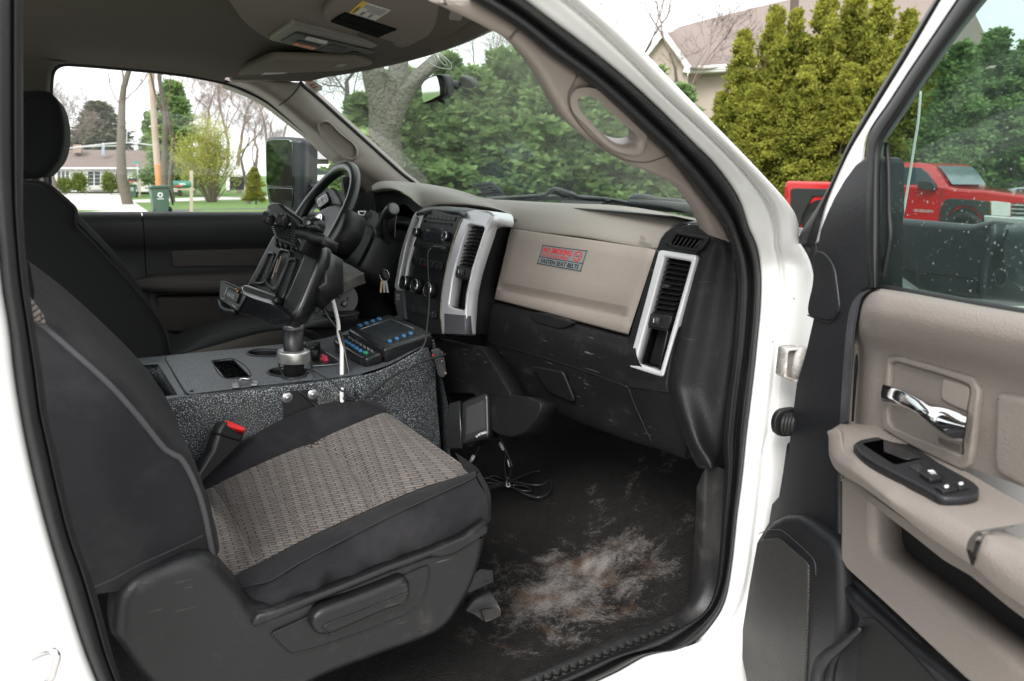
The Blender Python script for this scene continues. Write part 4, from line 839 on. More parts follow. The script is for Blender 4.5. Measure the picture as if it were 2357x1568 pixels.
# ================================================================ SEATS
seat = thing('car_seat', 'charcoal cloth passenger seat with tan ribbed cushion insert and black side trim nearest the camera', 'car seat', (.4,-.5,.9), 'front seats of the cab')
def ribcloth():
    m = bpy.data.materials.new('ribbed_cloth'); m.use_nodes = True; t = m.node_tree; L = t.links.new; b = t.nodes['Principled BSDF']
    b.inputs['Roughness'].default_value = .92; b.inputs['Specular IOR Level'].default_value = .12; b.inputs['Sheen Weight'].default_value = .2
    uv = nd(t, 'ShaderNodeUVMap'); sx = nd(t, 'ShaderNodeSeparateXYZ'); L(uv.outputs[0], sx.inputs[0]); sh_ = nd(t, 'ShaderNodeMath', operation='MULTIPLY_ADD'); L(sx.outputs['X'], sh_.inputs[0]); sh_.inputs[1].default_value = -.55; L(sx.outputs['Y'], sh_.inputs[2]); mp = nd(t, 'ShaderNodeCombineXYZ'); L(sx.outputs['X'], mp.inputs['X']); L(sh_.outputs[0], mp.inputs['Y'])
    br = nd(t, 'ShaderNodeTexBrick', offset=.5, i_Scale=1.0, i_Mortar_Size=.0021, i_Mortar_Smooth=.8, i_Brick_Width=.027, i_Row_Height=.0078)
    br.inputs['Color1'].default_value = (.135,.112,.098,1); br.inputs['Color2'].default_value = (.095,.078,.069,1); br.inputs['Mortar'].default_value = (.026,.022,.020,1)
    nz = nd(t, 'ShaderNodeTexNoise', i_Scale=70, i_Detail=3); L(uv.outputs[0], nz.inputs[0])
    ad = nd(t, 'ShaderNodeVectorMath', operation='MULTIPLY_ADD'); L(nz.outputs['Color'], ad.inputs[0]); ad.inputs[1].default_value = (.0022,.0010,0); L(mp.outputs[0], ad.inputs[2])
    L(ad.outputs[0], br.inputs['Vector'])
    n2 = nd(t, 'ShaderNodeTexNoise', i_Scale=5, i_Detail=6); L(uv.outputs[0], n2.inputs[0])
    wv = nd(t, 'ShaderNodeTexWave', wave_type='BANDS', bands_direction='X', i_Scale=12.2, i_Distortion=.15, i_Detail=1); L(uv.outputs[0], wv.inputs[0])
    mr = nd(t, 'ShaderNodeMapRange', i_To_Min=.74, i_To_Max=1.12); L(n2.outputs['Fac'], mr.inputs[0])
    m3 = nd(t, 'ShaderNodeMath', operation='MULTIPLY_ADD'); L(wv.outputs['Fac'], m3.inputs[0]); m3.inputs[1].default_value = .34; L(mr.outputs[0], m3.inputs[2])
    mx = nd(t, 'ShaderNodeVectorMath', operation='SCALE'); L(br.outputs['Color'], mx.inputs[0]); L(m3.outputs[0], mx.inputs['Scale'])
    L(mx.outputs[0], b.inputs['Base Color'])
    iv = nd(t, 'ShaderNodeMath', operation='SUBTRACT'); iv.inputs[0].default_value = 1; L(br.outputs['Fac'], iv.inputs[1])
    bp = nd(t, 'ShaderNodeBump', i_Strength=.7, i_Distance=.0022); L(iv.outputs[0], bp.inputs['Height']); L(bp.outputs[0], b.inputs['Normal'])
    return m
RIB = ribcloth()
# curves along the cushion, rear to front (K frame), with measured Y
far_o = fK(-250,760, 0,598, 250,432, 500,292, 750,195, 900,162, 1010,165, 1100,195, 1190,238)
far_s = fK(-200,840, 0,745, 200,646, 500,512, 700,432, 900,345, 1100,262, 1160,240, 1195,240)
near_s = fK(30,1400, 156,1322, 400,1202, 670,1064, 900,957, 1120,858, 1300,782, 1500,708, 1770,640)
pipe_ = fK(60,1480, 240,1390, 420,1348, 600,1240, 900,1082, 1200,930, 1500,790, 1720,690, 1780,652)
low_ = fK(100,1720, 280,1640, 480,1560, 700,1470, 950,1370, 1250,1235, 1500,1140, 1700,1060, 1850,975)
mid_ = fK(90,1640, 300,1540, 470,1460, 680,1345, 930,1230, 1230,1080, 1500,960, 1720,860, 1850,800)
Yfo, Yfs, Yns = onY(far_o, [-.235,-.235]), onY(far_s, -.30), onY(near_s, -.63)
Ypi, Ymi, Ylo = onY(pipe_, [-.685,-.705,-.71,-.70]), onY(mid_, [-.72,-.745,-.745,-.73]), onY(low_, [-.72,-.745,-.75,-.74])
dropf = lambda ps, dy, dz: [q+V3(0,dy,dz) for q in ps]
loft('cushion_bolster', [dropf(Yfo,.035,-.16), dropf(Yfo,.03,-.05), Yfo, [a_*.5+b_*.5+V3(0,0,.010) for a_, b_ in zip(Yfo, Yfs)], dropf(Yfs,0,.001), dropf(Yfs,-.004,-.006)], FAB, seat, nu=40, nv=5)
def creases(G):
    nr, nc = G.shape[:2]
    xs_ = [fK(690,430, 860,510, 1000,610, 1090,730, 1115,862), fK(330,590, 450,750, 600,940, 675,1066), fJ(1400,270, 1500,420, 1600,600, 1692,780)]
    out = G.copy()
    for k, px in enumerate(xs_):
        n_ = len(px); line = cr(np.array([G_at for G_at in [onZ([p], np.median(G[:, :, 2]))[0] for p in px]]), 40)
        dep, wid = ((.010,.020),(.0035,.007),(.0055,.009))[k]
        for i in range(nr):
            d2 = np.min(np.linalg.norm(projxy(G[i])[:, None]-projxy(line)[None], axis=2), axis=1)
            out[i, :, 2] -= min(1, (nr-1-i)/10, .15+i/12)*dep*np.exp(-(d2/(wid*900))**2)
    return out
def projxy(P):
    c = (np.array(P)-CAM)@R; return np.stack([CX+FOC*c[:, 0]/-c[:, 2], CY-FOC*c[:, 1]/-c[:, 2]], 1)
ins = [dropf(Yfs,-.002,-.002), [a_*.93+b_*.07+V3(0,0,.0) for a_, b_ in zip(Yfs, Yns)], [a_*.5+b_*.5+V3(0,0,.0) for a_, b_ in zip(Yfs, Yns)], [a_*.07+b_*.93+V3(0,0,.0) for a_, b_ in zip(Yfs, Yns)], dropf(Yns,.0,-.001)]
loft('cushion_insert', ins, RIB, seat, nu=150, nv=26, bump=creases)
_ci = bpy.data.objects['cushion_insert']; _cv = np.array([v.co[:] for v in _ci.data.vertices])+ORG[seat.name]; _cp = projxy(_cv)
for px in (fK(735,455, 860,510, 1000,610, 1090,730, 1115,862), fK(330,590, 450,750, 600,940, 675,1066), fJ(1400,270, 1500,420, 1600,600, 1692,780)):
    tube('seam_thread', [_cv[np.argmin(np.sum((_cp-p)**2, 1))]+V3(0,0,.0012) for p in cr(np.array(px), 24)], .0007, pm('thread_tan%d' % px[0][0], (.2,.18,.165), .8), seat, n=70, seg=4)
def folds(G):
    out = G.copy(); nr, nc = G.shape[:2]
    for j in range(nc):
        u = j/(nc-1)
        for i in range(nr):
            v = i/(nr-1); w = max(0, (v-.42))*1.4*max(0, 1-u*1.15)
            out[i, j, 1] -= .019*w*(math.sin(u*46+v*7)+.6*math.sin(u*23+9*v+1))
            out[i, j, 2] += .004*w*math.sin(u*33+v*5)
    return out
loft('cushion_side', [dropf(Yns,.003,-.005), dropf(Yns,-.003,-.001), [a_*.5+b_*.5+V3(0,-.002,.006) for a_, b_ in zip(Yns, Ypi)], dropf(Ypi,0,.002), dropf(Ypi,-.001,-.004), dropf(Ypi,-.006,-.010), Ymi, Ylo, dropf(Ylo,.03,-.03)], FAB, seat, nu=130, nv=6, bump=folds)
tube('stitch_line', [q+V3(0,-.003,.0012) for q in Ypi], .0010, pm('stitch', (.022,.021,.022), .9), seat, n=120, seg=5)
# nose of the cushion (front face, turning down) from far to near
fe_px = fK(1190,240, 1300,320, 1400,398, 1500,468, 1600,540, 1700,600, 1772,642)
fe = onY(fe_px, [-.235,-.62]); fe = [q for q in fe]
loft('cushion_front', [[q+V3(-.006,0,-.006) for q in fe]]+[[q+V3(x_*(1-.75*k_/(len(fe)-1)), 0, z_) for k_, q in enumerate(fe)] for x_, z_ in ((.002,-.006),(.024,-.03),(.03,-.08),(.0,-.17))], FAB, seat, nu=30, nv=5)
nose = [onY(fK(1772,642, 1780,652, 1786,660), [-.63,-.69]), onY(fK(1800,668, 1815,690, 1820,720), [-.63,-.70]), onY(fK(1840,730, 1845,780, 1850,800), [-.63,-.715]), onY(fK(1852,860, 1855,880, 1850,900), [-.63,-.72]), onY(fK(1852,960, 1850,968, 1845,978), [-.63,-.73])]
corner = []
for k, (a_, b_, c_) in enumerate(zip(fK(1772,642, 1800,668, 1838,730, 1850,830, 1842,965), [0,.006,.02,.03,.03], [0,-.01,-.03,-.07,-.13])):
    pass
loft('cushion_front', [[Ypi[-1], Ymi[-1], Ylo[-1]], [q+V3(.014,.012,0) for q in (Ypi[-1], Ymi[-1], Ylo[-1])], [q+V3(.02,.06,0) for q in (Ypi[-1], Ymi[-1], Ylo[-1])], [q+V3(.02,.12,-.0) for q in (Ypi[-1], Ymi[-1], Ylo[-1])]], FAB, seat, nu=16, nv=4)
# side shield
SS = PL((.4,-.765,.9), (0,-1,0))
shd = fJ(735,1290, 742,1180, 755,1090, 790,1010, 860,930, 960,870, 1080,825, 1180,788, 1260,768, 1340,768, 1420,802, 1500,885, 1600,1000, 1697,1128) + fK(600,1512, 900,1392, 1200,1272, 1500,1165, 1700,1080, 1835,985, 1868,1010, 1866,1060, 1840,1180, 1790,1350, 1740,1460, 1690,1540) + fW(1040,1440, 1000,1470, 880,1515, 745,1568, 640,1620, 420,1640, 330,1568, 275,1490)
SHM = pm('shield_plastic', (.0095,.0095,.0105), .42, .3, 7, .35, 340, .0007, spec=.35, voro=True, dirt=.2, dcol=(.10,.095,.095), ds=20, dw=.56, scr=.6)
plate('side_shield', SS, smc(cr(np.array(shd), 90, closed=True), 1) if False else list(cr(np.array(shd), 110, closed=True)), SHM, seat, thick=.07, bev=.02, nb=7, front=.0)
plate('shield_rim', SS, fJ(1650,1195, 1697,1135) + fK(470,1545, 900,1380, 1200,1258, 1500,1150, 1700,1066, 1848,962, 1870,1000, 1860,1040, 1740,1120, 1640,1180, 1560,1200, 1480,1195, 1200,1305, 900,1430, 560,1568, 330,1660), SHM, seat, thick=.02, bev=.006, nb=4, front=.007)
lev = fK(430,1700, 560,1640, 1000,1440, 1300,1320, 1475,1245, 1470,1330, 1440,1440, 1420,1500, 1300,1580, 1050,1680, 700,1800, 560,1830)
plate('lever_recess', SS, rr(lev, 10), SHM, seat, thick=.004, bev=.002, front=.003)
tube('recess_edge', SS.pts(rr(lev, 10)+[rr(lev, 10)[0]], .003), .0013, BLK, seat, n=120, seg=6)
handle = [(718,1440),(722,1422),(740,1406),(770,1394),(810,1380),(860,1361),(905,1343),(932,1333),(944,1340),(947,1360),(944,1380),(932,1393),(880,1413),(825,1437),(785,1454),(750,1466),(726,1460)]
_unused = fJ(2045,1180, 2070,1130, 2120,1100, 2180,1080) + fK(760,1560, 900,1490, 1100,1410, 1300,1340, 1345,1335, 1362,1370, 1358,1470, 1335,1500, 1200,1560, 1000,1640, 860,1700, 780,1740) + fJ(2140,1275, 2080,1260, 2050,1225)
plate('recline_lever', SS, smc(handle, 3), SHM, seat, thick=.03, bev=.010, nb=6, front=.024)
tube('lever_highlight_edge', SS.pts(fJ(2160,1265) + fK(780,1650, 1000,1560, 1200,1480, 1340,1425), .0245), .0016, SHM, seat, n=40, seg=6)
# seat track in front
trk = thing('seat_track', 'black steel seat track with bolted foot on the carpet in front of the passenger seat', 'seat track', tuple(onY(fL(420,1030), -.55)[0]))
TKP = PL(onY(fL(420,1030), -.66)[0], (-.1,-1,.25)); 
plate('rail', TKP, fL(300,1020, 385,960, 455,962, 458,1030, 340,1085, 290,1100), BSTE, trk, thick=.012, bev=.002, front=0)
plate('rail_slot', TKP, fL(405,1022, 430,1016, 432,1028, 407,1034), BLK, trk, thick=.002, bev=0, front=.001)
loft('foot', [onY(fL(290,1150, 330,1100, 425,1060), [-.64,-.66]), onY(fL(300,1180, 350,1130, 450,1100), [-.67,-.68]), onY(fL(360,1210, 420,1195, 480,1150), [-.68,-.69]), onY(fL(400,1240, 450,1232, 497,1198), [-.69,-.70])], BSTE, trk, nu=12, nv=4)
plate('foot_tab', PL(onY(fL(440,1205), -.70)[0], (-.1,-.3,.95), up=(1,0,0)), fL(385,1180, 480,1165, 498,1212, 415,1243), pm('worn_tab', (.06,.055,.052), .5, .4, 50, metal=.7, dirt=.7, dcol=(.05,.03,.02), ds=30, dw=.5), trk, thick=.004, bev=.001)
# backrest: near side panel, rolled edge, front bolster
seam = fE(150,560, 215,632, 440,830, 700,1062, 900,1282, 1080,1500) + fJ(1180,112, 1280,300, 1335,480, 1360,610, 1378,700, 1392,775)
rear = fE(-200,700, -150,800, 0,1000, 100,1300, 160,1500) + fJ(200,100, 400,500, 500,700, 560,900, 610,1000)
sil_ = fE(150,240, 180,258, 400,425, 700,700, 900,905, 1030,1085, 1095,1250, 1125,1420) + fJ(1150,60, 1200,150, 1300,260, 1330,360)
n40 = lambda a_: list(cr(np.array(a_), 40))
sY = onY(n40(seam), [-.665,-.70,-.715,-.72,-.715]); rY = onY(n40(rear), [-.70,-.73,-.745,-.74])
loft('backrest_side', [rY, [a_*.6+b_*.4+V3(0,-.018,0) for a_, b_ in zip(rY, sY)], [a_*.15+b_*.85+V3(0,-.010,0) for a_, b_ in zip(rY, sY)], sY, [q+V3(.004,.004,.0) for q in sY]], FAB, seat, nu=40, nv=8)
SIY = onY(n40(sil_), [-.42,-.40,-.38,-.34,-.30])
loft('backrest_front', [[q+V3(.003,.003,0) for q in sY], [a_*.92+b_*.08+V3(.012,0,.002) for a_, b_ in zip(sY, SIY)], [a_*.55+b_*.45+V3(.012,0,.0) for a_, b_ in zip(sY, SIY)], SIY, [q+V3(-.05,.05,-.02) for q in SIY], [q+V3(-.16,.04,-.05) for q in SIY]], FAB, seat, nu=40, nv=7)
tube('piping', [q+V3(.002,-.001,0) for q in sY], .0042, pm('piping_cloth', (.045,.044,.048), .9, .2, 60, .5, 900), seat, n=120, seg=8)
stp = cr(np.array([q+V3(-.010,-.004,-.004) for q in sY]), 260); SVs, SFs, base = [], [], 0
for i in range(0, 258, 3):
    V_, F_ = _tube(stp[i:i+2], [.0009]*2, 4, base); SVs.append(V_); SFs += F_; base += len(V_)
mk('stitching', np.vstack(SVs), SFs, pm('thread', (.11,.11,.115), .7), seat)
lowb = fJ(600,960, 760,890, 900,810, 1100,720, 1340,610)
tube('lower_seam', onY(lowb, [-.768,-.766,-.762,-.752,-.735]), .0016, BLK, seat, n=40, seg=6)
# beige insert glimpsed on the backrest
plate('backrest_insert', PL(onY(fE(250,590), -.665)[0], (.5,-.85,.1)), fE(185,480, 215,505, 290,610, 310,680, 240,650, 200,620), RIB, seat, thick=.01, bev=.002, front=.03)
# ---- driver seat
ds = thing('car_seat', 'black cloth driver seat with round headrest in deep shade beside the far window', 'car seat', (.25,.45,1.2), 'front seats of the cab')
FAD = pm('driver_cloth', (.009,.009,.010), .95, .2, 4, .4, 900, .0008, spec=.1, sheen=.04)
hd_ = fA(115,600, 170,592, 260,588, 330,605, 385,680, 412,780, 419,860, 412,960, 385,1050, 340,1110, 290,1160, 200,1175, 110,1170, 60,1000, 55,750)
plate('headrest', PL(onY(fA(250,880), .36)[0], (-.1,-1,0)), list(cr(np.array(hd_), 56, closed=True)), FAD, ds, thick=.26, bev=.024, nb=6, front=0)
for x in (180, 262): tube('headrest_post', onY(fA(x,1120, x+8,1230), .44), .007, STE, ds, n=4)
db_f = fA(60,1200, 170,1195, 250,1200, 290,1212, 400,1300, 500,1400) + fE(470,0, 580,120, 700,250, 820,380, 950,530, 1040,650, 1090,760, 1110,880, 1130,960)
db_b = fA(-60,1250, 0,1400, 60,1500) + fE(20,100, 100,300, 250,500, 400,650, 600,800, 850,950)
n30 = lambda a_: list(cr(np.array(a_), 30))
F0, B0 = onY(n30(db_f), .24), onY(n30(db_b), .22)
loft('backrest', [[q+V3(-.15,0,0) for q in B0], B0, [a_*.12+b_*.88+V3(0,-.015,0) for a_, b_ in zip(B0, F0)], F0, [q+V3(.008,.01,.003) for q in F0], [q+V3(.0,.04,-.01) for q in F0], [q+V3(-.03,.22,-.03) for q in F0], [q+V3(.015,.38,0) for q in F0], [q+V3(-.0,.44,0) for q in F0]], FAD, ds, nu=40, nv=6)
e2_ = fA(290,1212, 350,1260, 440,1350, 520,1450) + fE(560,0, 650,90, 750,195, 870,340, 980,500)
tube('piping', [q+V3(.004,-.002,.002) for q in F0], .0035, FAB, ds, n=90, seg=6)
B1 = onY(n30(fA(240,1195, 330,1230, 480,1370) + fE(560,0, 750,200, 900,400, 1000,560, 1080,700, 1110,830)), .58)
loft('backrest_bolster', [[q+V3(-.02,-.05,0) for q in B1], B1, [q+V3(-.02,.06,-.01) for q in B1]], FAD, ds, nu=30, nv=4)
dc = [fE(1145,872, 1400,762, 1700,692, 1880,688, 2060,720, 2150,790), fE(1155,885, 1420,815, 1650,750, 1850,715, 1960,740, 2080,800)]
c0_, c1_ = onY(dc[0], .28), onY(dc[1], .24)
loft('cushion_bolster', [[q+V3(0,.28,-.02) for q in c0_], [q+V3(0,.08,-.01) for q in c0_], c0_, c1_, [q+V3(0,-.0,-.2) for q in c1_]], FAD, ds, nu=24, nv=5)
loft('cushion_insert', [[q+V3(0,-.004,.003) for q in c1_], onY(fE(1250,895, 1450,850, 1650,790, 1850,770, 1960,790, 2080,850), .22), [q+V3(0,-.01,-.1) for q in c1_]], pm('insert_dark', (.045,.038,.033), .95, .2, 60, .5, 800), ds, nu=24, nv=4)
# seat belt buckle
bk = thing('seat_belt_buckle', 'black seat belt buckle with red release button between seat and console', 'seat belt buckle', tuple(onY(fE(1500,1400), -.27)[0]))
BKP = PL(onY(fE(1500,1400), -.29)[0], (.35,-.92,.2))
plate('buckle_body', BKP, rr(fE(1475,1308, 1612,1365, 1605,1400, 1578,1445, 1432,1398, 1440,1368), 6), DK2, bk, thick=.028, bev=.005, nb=4)
plate('release_button', PL(BKP.hit(fE(1540,1335)[0], .0), (.3,-.55,.78)), fE(1478,1306, 1500,1304, 1608,1350, 1610,1368, 1590,1366, 1480,1330), RED, bk, thick=.012, bev=.0015, front=.002)
plate('buckle_boot', BKP, fE(1432,1398, 1440,1375, 1600,1430, 1590,1460, 1350,1700, 1300,1750, 1300,1650, 1400,1500), DK2, bk, thick=.03, bev=.006, front=-.004)
# ================================================================ CONSOLE BOX
def speckle(name, base, speck, sc_=520, thr=.36, rough=.6):
    m = bpy.data.materials.new(name); m.use_nodes = True; t = m.node_tree; L = t.links.new; b = t.nodes['Principled BSDF']
    tc = nd(t, 'ShaderNodeTexCoord'); n1 = nd(t, 'ShaderNodeTexNoise', i_Scale=sc_, i_Detail=2, i_Roughness=.75); L(tc.outputs['Object'], n1.inputs[0])
    mr = nd(t, 'ShaderNodeMapRange', i_From_Min=.50+thr*.2, i_From_Max=.56+thr*.3); L(n1.outputs['Fac'], mr.inputs[0])
    mx = nd(t, 'ShaderNodeMix', data_type='RGBA'); mx.inputs['A'].default_value = (*base, 1); mx.inputs['B'].default_value = (*speck, 1); L(mr.outputs[0], mx.inputs['Factor'])
    n2 = nd(t, 'ShaderNodeTexNoise', i_Scale=9, i_Detail=6); L(tc.outputs['Object'], n2.inputs[0])
    m2 = nd(t, 'ShaderNodeMapRange', i_From_Min=.55, i_From_Max=.8, i_To_Max=.4); L(n2.outputs['Fac'], m2.inputs[0])
    x2 = nd(t, 'ShaderNodeMix', data_type='RGBA'); L(m2.outputs[0], x2.inputs['Factor']); L(mx.outputs['Result'], x2.inputs['A']); x2.inputs['B'].default_value = (.10,.095,.085,1)
    L(x2.outputs['Result'], b.inputs['Base Color']); b.inputs['Roughness'].default_value = rough
    bp = nd(t, 'ShaderNodeBump', i_Strength=.6, i_Distance=.0012); L(n1.outputs['Fac'], bp.inputs['Height']); L(bp.outputs[0], b.inputs['Normal']); return m
SPK = speckle('speckled_coating', (.010,.011,.0125), (.5,.54,.58), 430, .27); SPT = speckle('speckled_coating_top', (.055,.062,.070), (.3,.32,.34), 500, .3, .42)
con = thing('center_console', 'black and white speckled equipment console box between the two seats', 'console', (.5,-.03,1.0))
zc = 1.212
CT = PL((0,0,zc), (0,0,1), up=(1,0,0))
# flat top + sloping front
ct_n = onZ(fE(900,1180, 1080,1160, 1300,1132, 1800,1072), zc)+onZ(fT(0,1345, 500,1285), zc)+onZ(fT(700,1255), zc)
brk = onZ(fT(905,1215), zc)[0]
fr_n = [brk, onY(fT(1300,1085), -.205)[0], onY(fT(1700,870), -.19)[0], onY(fT(1960,740), -.165)[0]]
far_y = .172
topf = [V3(x, far_y, z) for x, z in [(fr_n[0][0], zc), (fr_n[1][0], fr_n[1][2]), (fr_n[2][0], fr_n[2][2]), (fr_n[3][0]+.05, fr_n[3][2]+.005)]]
near = [ct_n[0], ct_n[2], brk]+fr_n[1:]; far = [V3(near[0][0], far_y, zc), V3(near[1][0], far_y, zc)]+topf
rows = []
for dz, dy in ((-.45,-.012),(-.2,-.006),(-.008,-.001),(0,0)):
    rows.append([q+V3(0,dy,dz) for q in near])
loft('side_panel', [[q+V3(0,0,-.004) for q in near], [q+V3(0,-.003,-.009) for q in near], [q+V3(0,-.004,-.12) for q in near], [q+V3(.03,-.006,-.48) for q in near]], SPK, con, nu=60, nv=4)
bf = near[-1]; bg_ = far[-1]
loft('front_panel', [[bf+V3(0,0,-.006), bg_+V3(0,0,-.006)], [bf+V3(.035,-.002,-.17), bg_+V3(.035,0,-.17)], [bf+V3(.045,0,-.42), bg_+V3(.045,0,-.42)]], SPK, con, nu=10, nv=4, lin=True)
loft('far_panel', [far, [q+V3(0,0,-.45) for q in far]], SPK, con, nu=20, nv=2, lin=True)
# top with cut outs
T_out = [CT.loc(q) for q in [near[0]-V3(.25,0,0), near[1], brk]]+[CT.loc(q) for q in [V3(brk[0],far_y,zc), V3(near[0][0]-.25,far_y,zc)]]
bin_q = fE(925,935, 1035,925, 1165,1135, 1070,1145); hole_q = fE(1388,912, 1532,900, 1645,1014, 1480,1028)
def el(cx_, cy_, rx, ry, n=28): return [(cx_+rx*math.cos(t), cy_+ry*math.sin(t)) for t in np.linspace(0, 2*np.pi, n, endpoint=False)]
def fEl(cx_, cy_, rx, ry): return [p for q in el(cx_, cy_, rx, ry) for p in fE(*q)]
cup1, cup2 = fEl(1745,864,118,24), fEl(1888,990,126,30)
def toCT(ps): return [CT.loc(CT.hit(p)) for p in ps]
plate2('top_panel', CT, T_out, SPT, con, thick=.006, bev=.0015, front=0, holes=[toCT(bin_q), toCT(hole_q), toCT(cup1), toCT(cup2)])
loft('sloped_top', [[V3(*near[2]), *[q for q in near[3:]]], [V3(*far[2]), *[q for q in far[3:]]]], SPT, con, nu=24, nv=2, lin=True)
CT2 = PL((0,0,zc+.0005), (0,0,1), up=(1,0,0))
lid = fE(1090,884, 1300,866, 1660,838, 1980,812, 2030,900, 2060,1030, 1890,1048, 1240,1128, 1215,1110, 1090,905)
plate('lid', CT, rr(lid, 4), SPT, con, thick=.0035, bev=.0012, front=.0035, holes=[rr(hole_q, 2), cup1, cup2])
tube('lid_gap', CT.pts(fE(1086,890, 1088,905, 1212,1115, 1240,1133, 1895,1053), .0012), .0014, BLK, con, n=60, seg=5)
BIN = [near[0]]
loft('bin_wall', [[q for q in onZ(bin_q+[bin_q[0]], zc-.002)], [q+V3(0,0,-.15) for q in onZ(bin_q+[bin_q[0]], zc-.002)]], SPK, con, nu=40, nv=2, lin=True)
plate2('bin_floor', CT, [CT.loc(V3(near[0][0]-.2,-.22,zc)), CT.loc(V3(brk[0],-.22,zc)), CT.loc(V3(brk[0],.15,zc)), CT.loc(V3(near[0][0]-.2,.15,zc))], BLK, con, thick=.004, bev=0, front=-.09)
tube('hole_rim', CT.pts(hole_q+[hole_q[0]], .0038), .0016, BSTE, con, n=40, seg=6)
for cp_, nm in ((cup1, 'cup_holder'), (cup2, 'cup_holder')):
    lp = [CT.loc(CT.hit(p, .003)) for p in cp_]; ctr = np.mean(lp, 0); o_ = [ctr+(q-ctr)*1.11 for q in lp]; i_ = [ctr+(q-ctr)*.97 for q in lp]
    plate2(nm, CT, o_, DK2, con, thick=.006, bev=.002, front=.0065, holes=[i_])
    loft('cup_wall', [[CT.at(*q, .004) for q in i_+[i_[0]]], [CT.at(*(ctr+(q-ctr)*.9), -.075) for q in i_+[i_[0]]]], DK2, con, nu=40, nv=3, lin=True)
    plate2('cup_floor', CT, [ctr+(q-ctr)*.9 for q in i_], BLK, con, thick=.003, bev=0, front=-.072)
# latch handle
LT = PL(CT.hit(fE(1600,1060)[0], .004), (0,0,1), up=(1,0,0))
tube('latch_bow', [LT.hit(p, h) for p, h in zip(fE(1530,1068, 1555,1062, 1570,1040, 1600,1030, 1635,1035, 1655,1052, 1680,1050), (.001,.002,.012,.016,.013,.002,.001))], .0028, CHR, con, n=30, seg=8)
for q in fE(1548,1070, 1668,1056): plate('latch_foot', LT, rr([(q[0]-9,q[1]-4),(q[0]+9,q[1]-5),(q[0]+9,q[1]+4),(q[0]-9,q[1]+5)], 3), STE, con, thick=.003, bev=.001, front=.003)
lathe('screw_head', CT.hit(fE(1258,1113)[0], .0035), (0,0,1), [(.0045,0),(.0045,.001),(.003,.0022),(.001,.0024)], BLK, con, seg=14)
# switch panel
spn = thing('switch_panel', 'small black switch panel with round knobs and two red buttons on the console lid', 'switch panel', tuple(CT.hit(fE(2080,880)[0])))
plate('panel_plate', CT, fE(1990,800, 2100,835, 2225,925, 2040,945, 1960,880), BSTE, spn, thick=.003, bev=.0008, front=.004)
tube('panel_edge', CT.pts(fE(2040,948, 2228,928, 2130,850), .0048), .0012, STE, spn, n=30, seg=6)
for p, r_, h_ in ((fE(1985,825)[0],.010,.014),(fE(2045,862)[0],.015,.022),(fE(2080,850)[0],.009,.024),(fE(2070,905)[0],.0095,.022)):
    lathe('switch_knob', CT.hit(p, .003), (0,0,1), [(r_,0),(r_*.95,h_*.9),(r_*.8,h_),(0.001,h_)], DK2 if r_ != .010 else STE, spn, seg=20)
for p in fE(2120,905, 2138,915): 
    lathe('red_button', CT.hit(p, .003), (0,0,1), [(.007,0),(.007,.004),(.004,.0045),(.004,.013),(.001,.0135)], pm('button_pink%d' % p[0], (.6,.05,.09), .4, .05), spn, seg=16)
# bracket with two washers
brk_ = thing('seat_bracket', 'black steel bracket held by two large silver washers on the console side', 'bracket', tuple(onY(fE(1970,1150), -.225)[0]))
SDP = PL(onY(fE(1970,1150), -.222)[0], (0,-1,.02))
plate('bracket_plate', SDP, fE(1850,1135, 1880,1112, 2060,1098, 2082,1130, 2085,1200, 2200,1200, 2200,1320, 1862,1300), BSTE, brk_, thick=.006, bev=.001, front=.006)
for p in (fE(1886,1156)[0], fE(2053,1134)[0]):
    w_ = lathe('washer', SDP.hit(p, .006), SDP.n, [(.0118,0),(.0118,.0018),(.004,.0022)], pm('washer_zinc%d' % p[0], (.5,.5,.5), .35, .1, 40, metal=.8), brk_, seg=26)
    lathe('screw_head', SDP.hit(p, .008), SDP.n, [(.0058,0),(.0055,.002),(.003,.0038),(.0005,.004)], STE, w_, seg=18)
# ================================================================ POLE, SWING ARM, DOCK
pol = thing('dock_pedestal', 'black steel pedestal pole with aluminium collar carrying the swing arm', 'mount pole', tuple(CT.hit(fE(1930,1025)[0])))
pb = onZ(fE(1930,1018), zc+.002)[0]; YPl = PL(pb, (0,-1,0))
pt = YPl.hit(fE(1925,690)[0]); pole_ax = nrm(pt-pb); pl_h = np.linalg.norm(pt-pb)
lathe('base_disc', pb, (0,0,1), [(.0275,0),(.0275,.004),(.022,.006)], BSTE, pol, seg=26)
lathe('pole', pb, pole_ax, [(.0215,0),(.0215,pl_h)], BSTE, pol, seg=26)
lathe('collar', pb+pole_ax*.033, pole_ax, [(.026,0),(.0345,.001),(.0355,.003),(.0355,.023),(.0345,.026),(.026,.027)], pm('collar_alu', (.5,.5,.49), .35, .15, 30, .1, 300, metal=.85, dirt=.3, dcol=(.2,.18,.16), ds=30), pol, seg=32)
lathe('rust_ring', pb+pole_ax*(pl_h-.004), pole_ax, [(.0225,0),(.0225,.012),(.012,.013),(.010,.030),(.002,.031)], STE, pol, seg=20)
arm_ = thing('swing_arm', 'flat black swing arm reaching from the pole towards the dash', 'swing arm', tuple(pt))
aP0 = onY(fF(710,1100, 690,1105, 790,1145), -.07)
loft('arm_channel', [onY(fF(735,1050, 1000,1020, 1240,1015), [-.03,.05]), onY(fF(680,1105, 1000,1075, 1255,1040), [-.075,.0]), onY(fF(790,1155, 1000,1125, 1252,1080), [-.078,-.005]), onY(fF(800,1160, 1000,1130, 1245,1088), [-.06,.01])], BSTE, arm_, nu=24, nv=5)
DKN_ = nrm((-.84,-.2,.50)); DO = onY(fF(600,700), -.06)[0]
DK_ = PL(DO, DKN_)
dock = thing('tablet_dock', 'empty black ruggedised tablet dock tilted towards the seats on the pole', 'tablet dock', tuple(DO))
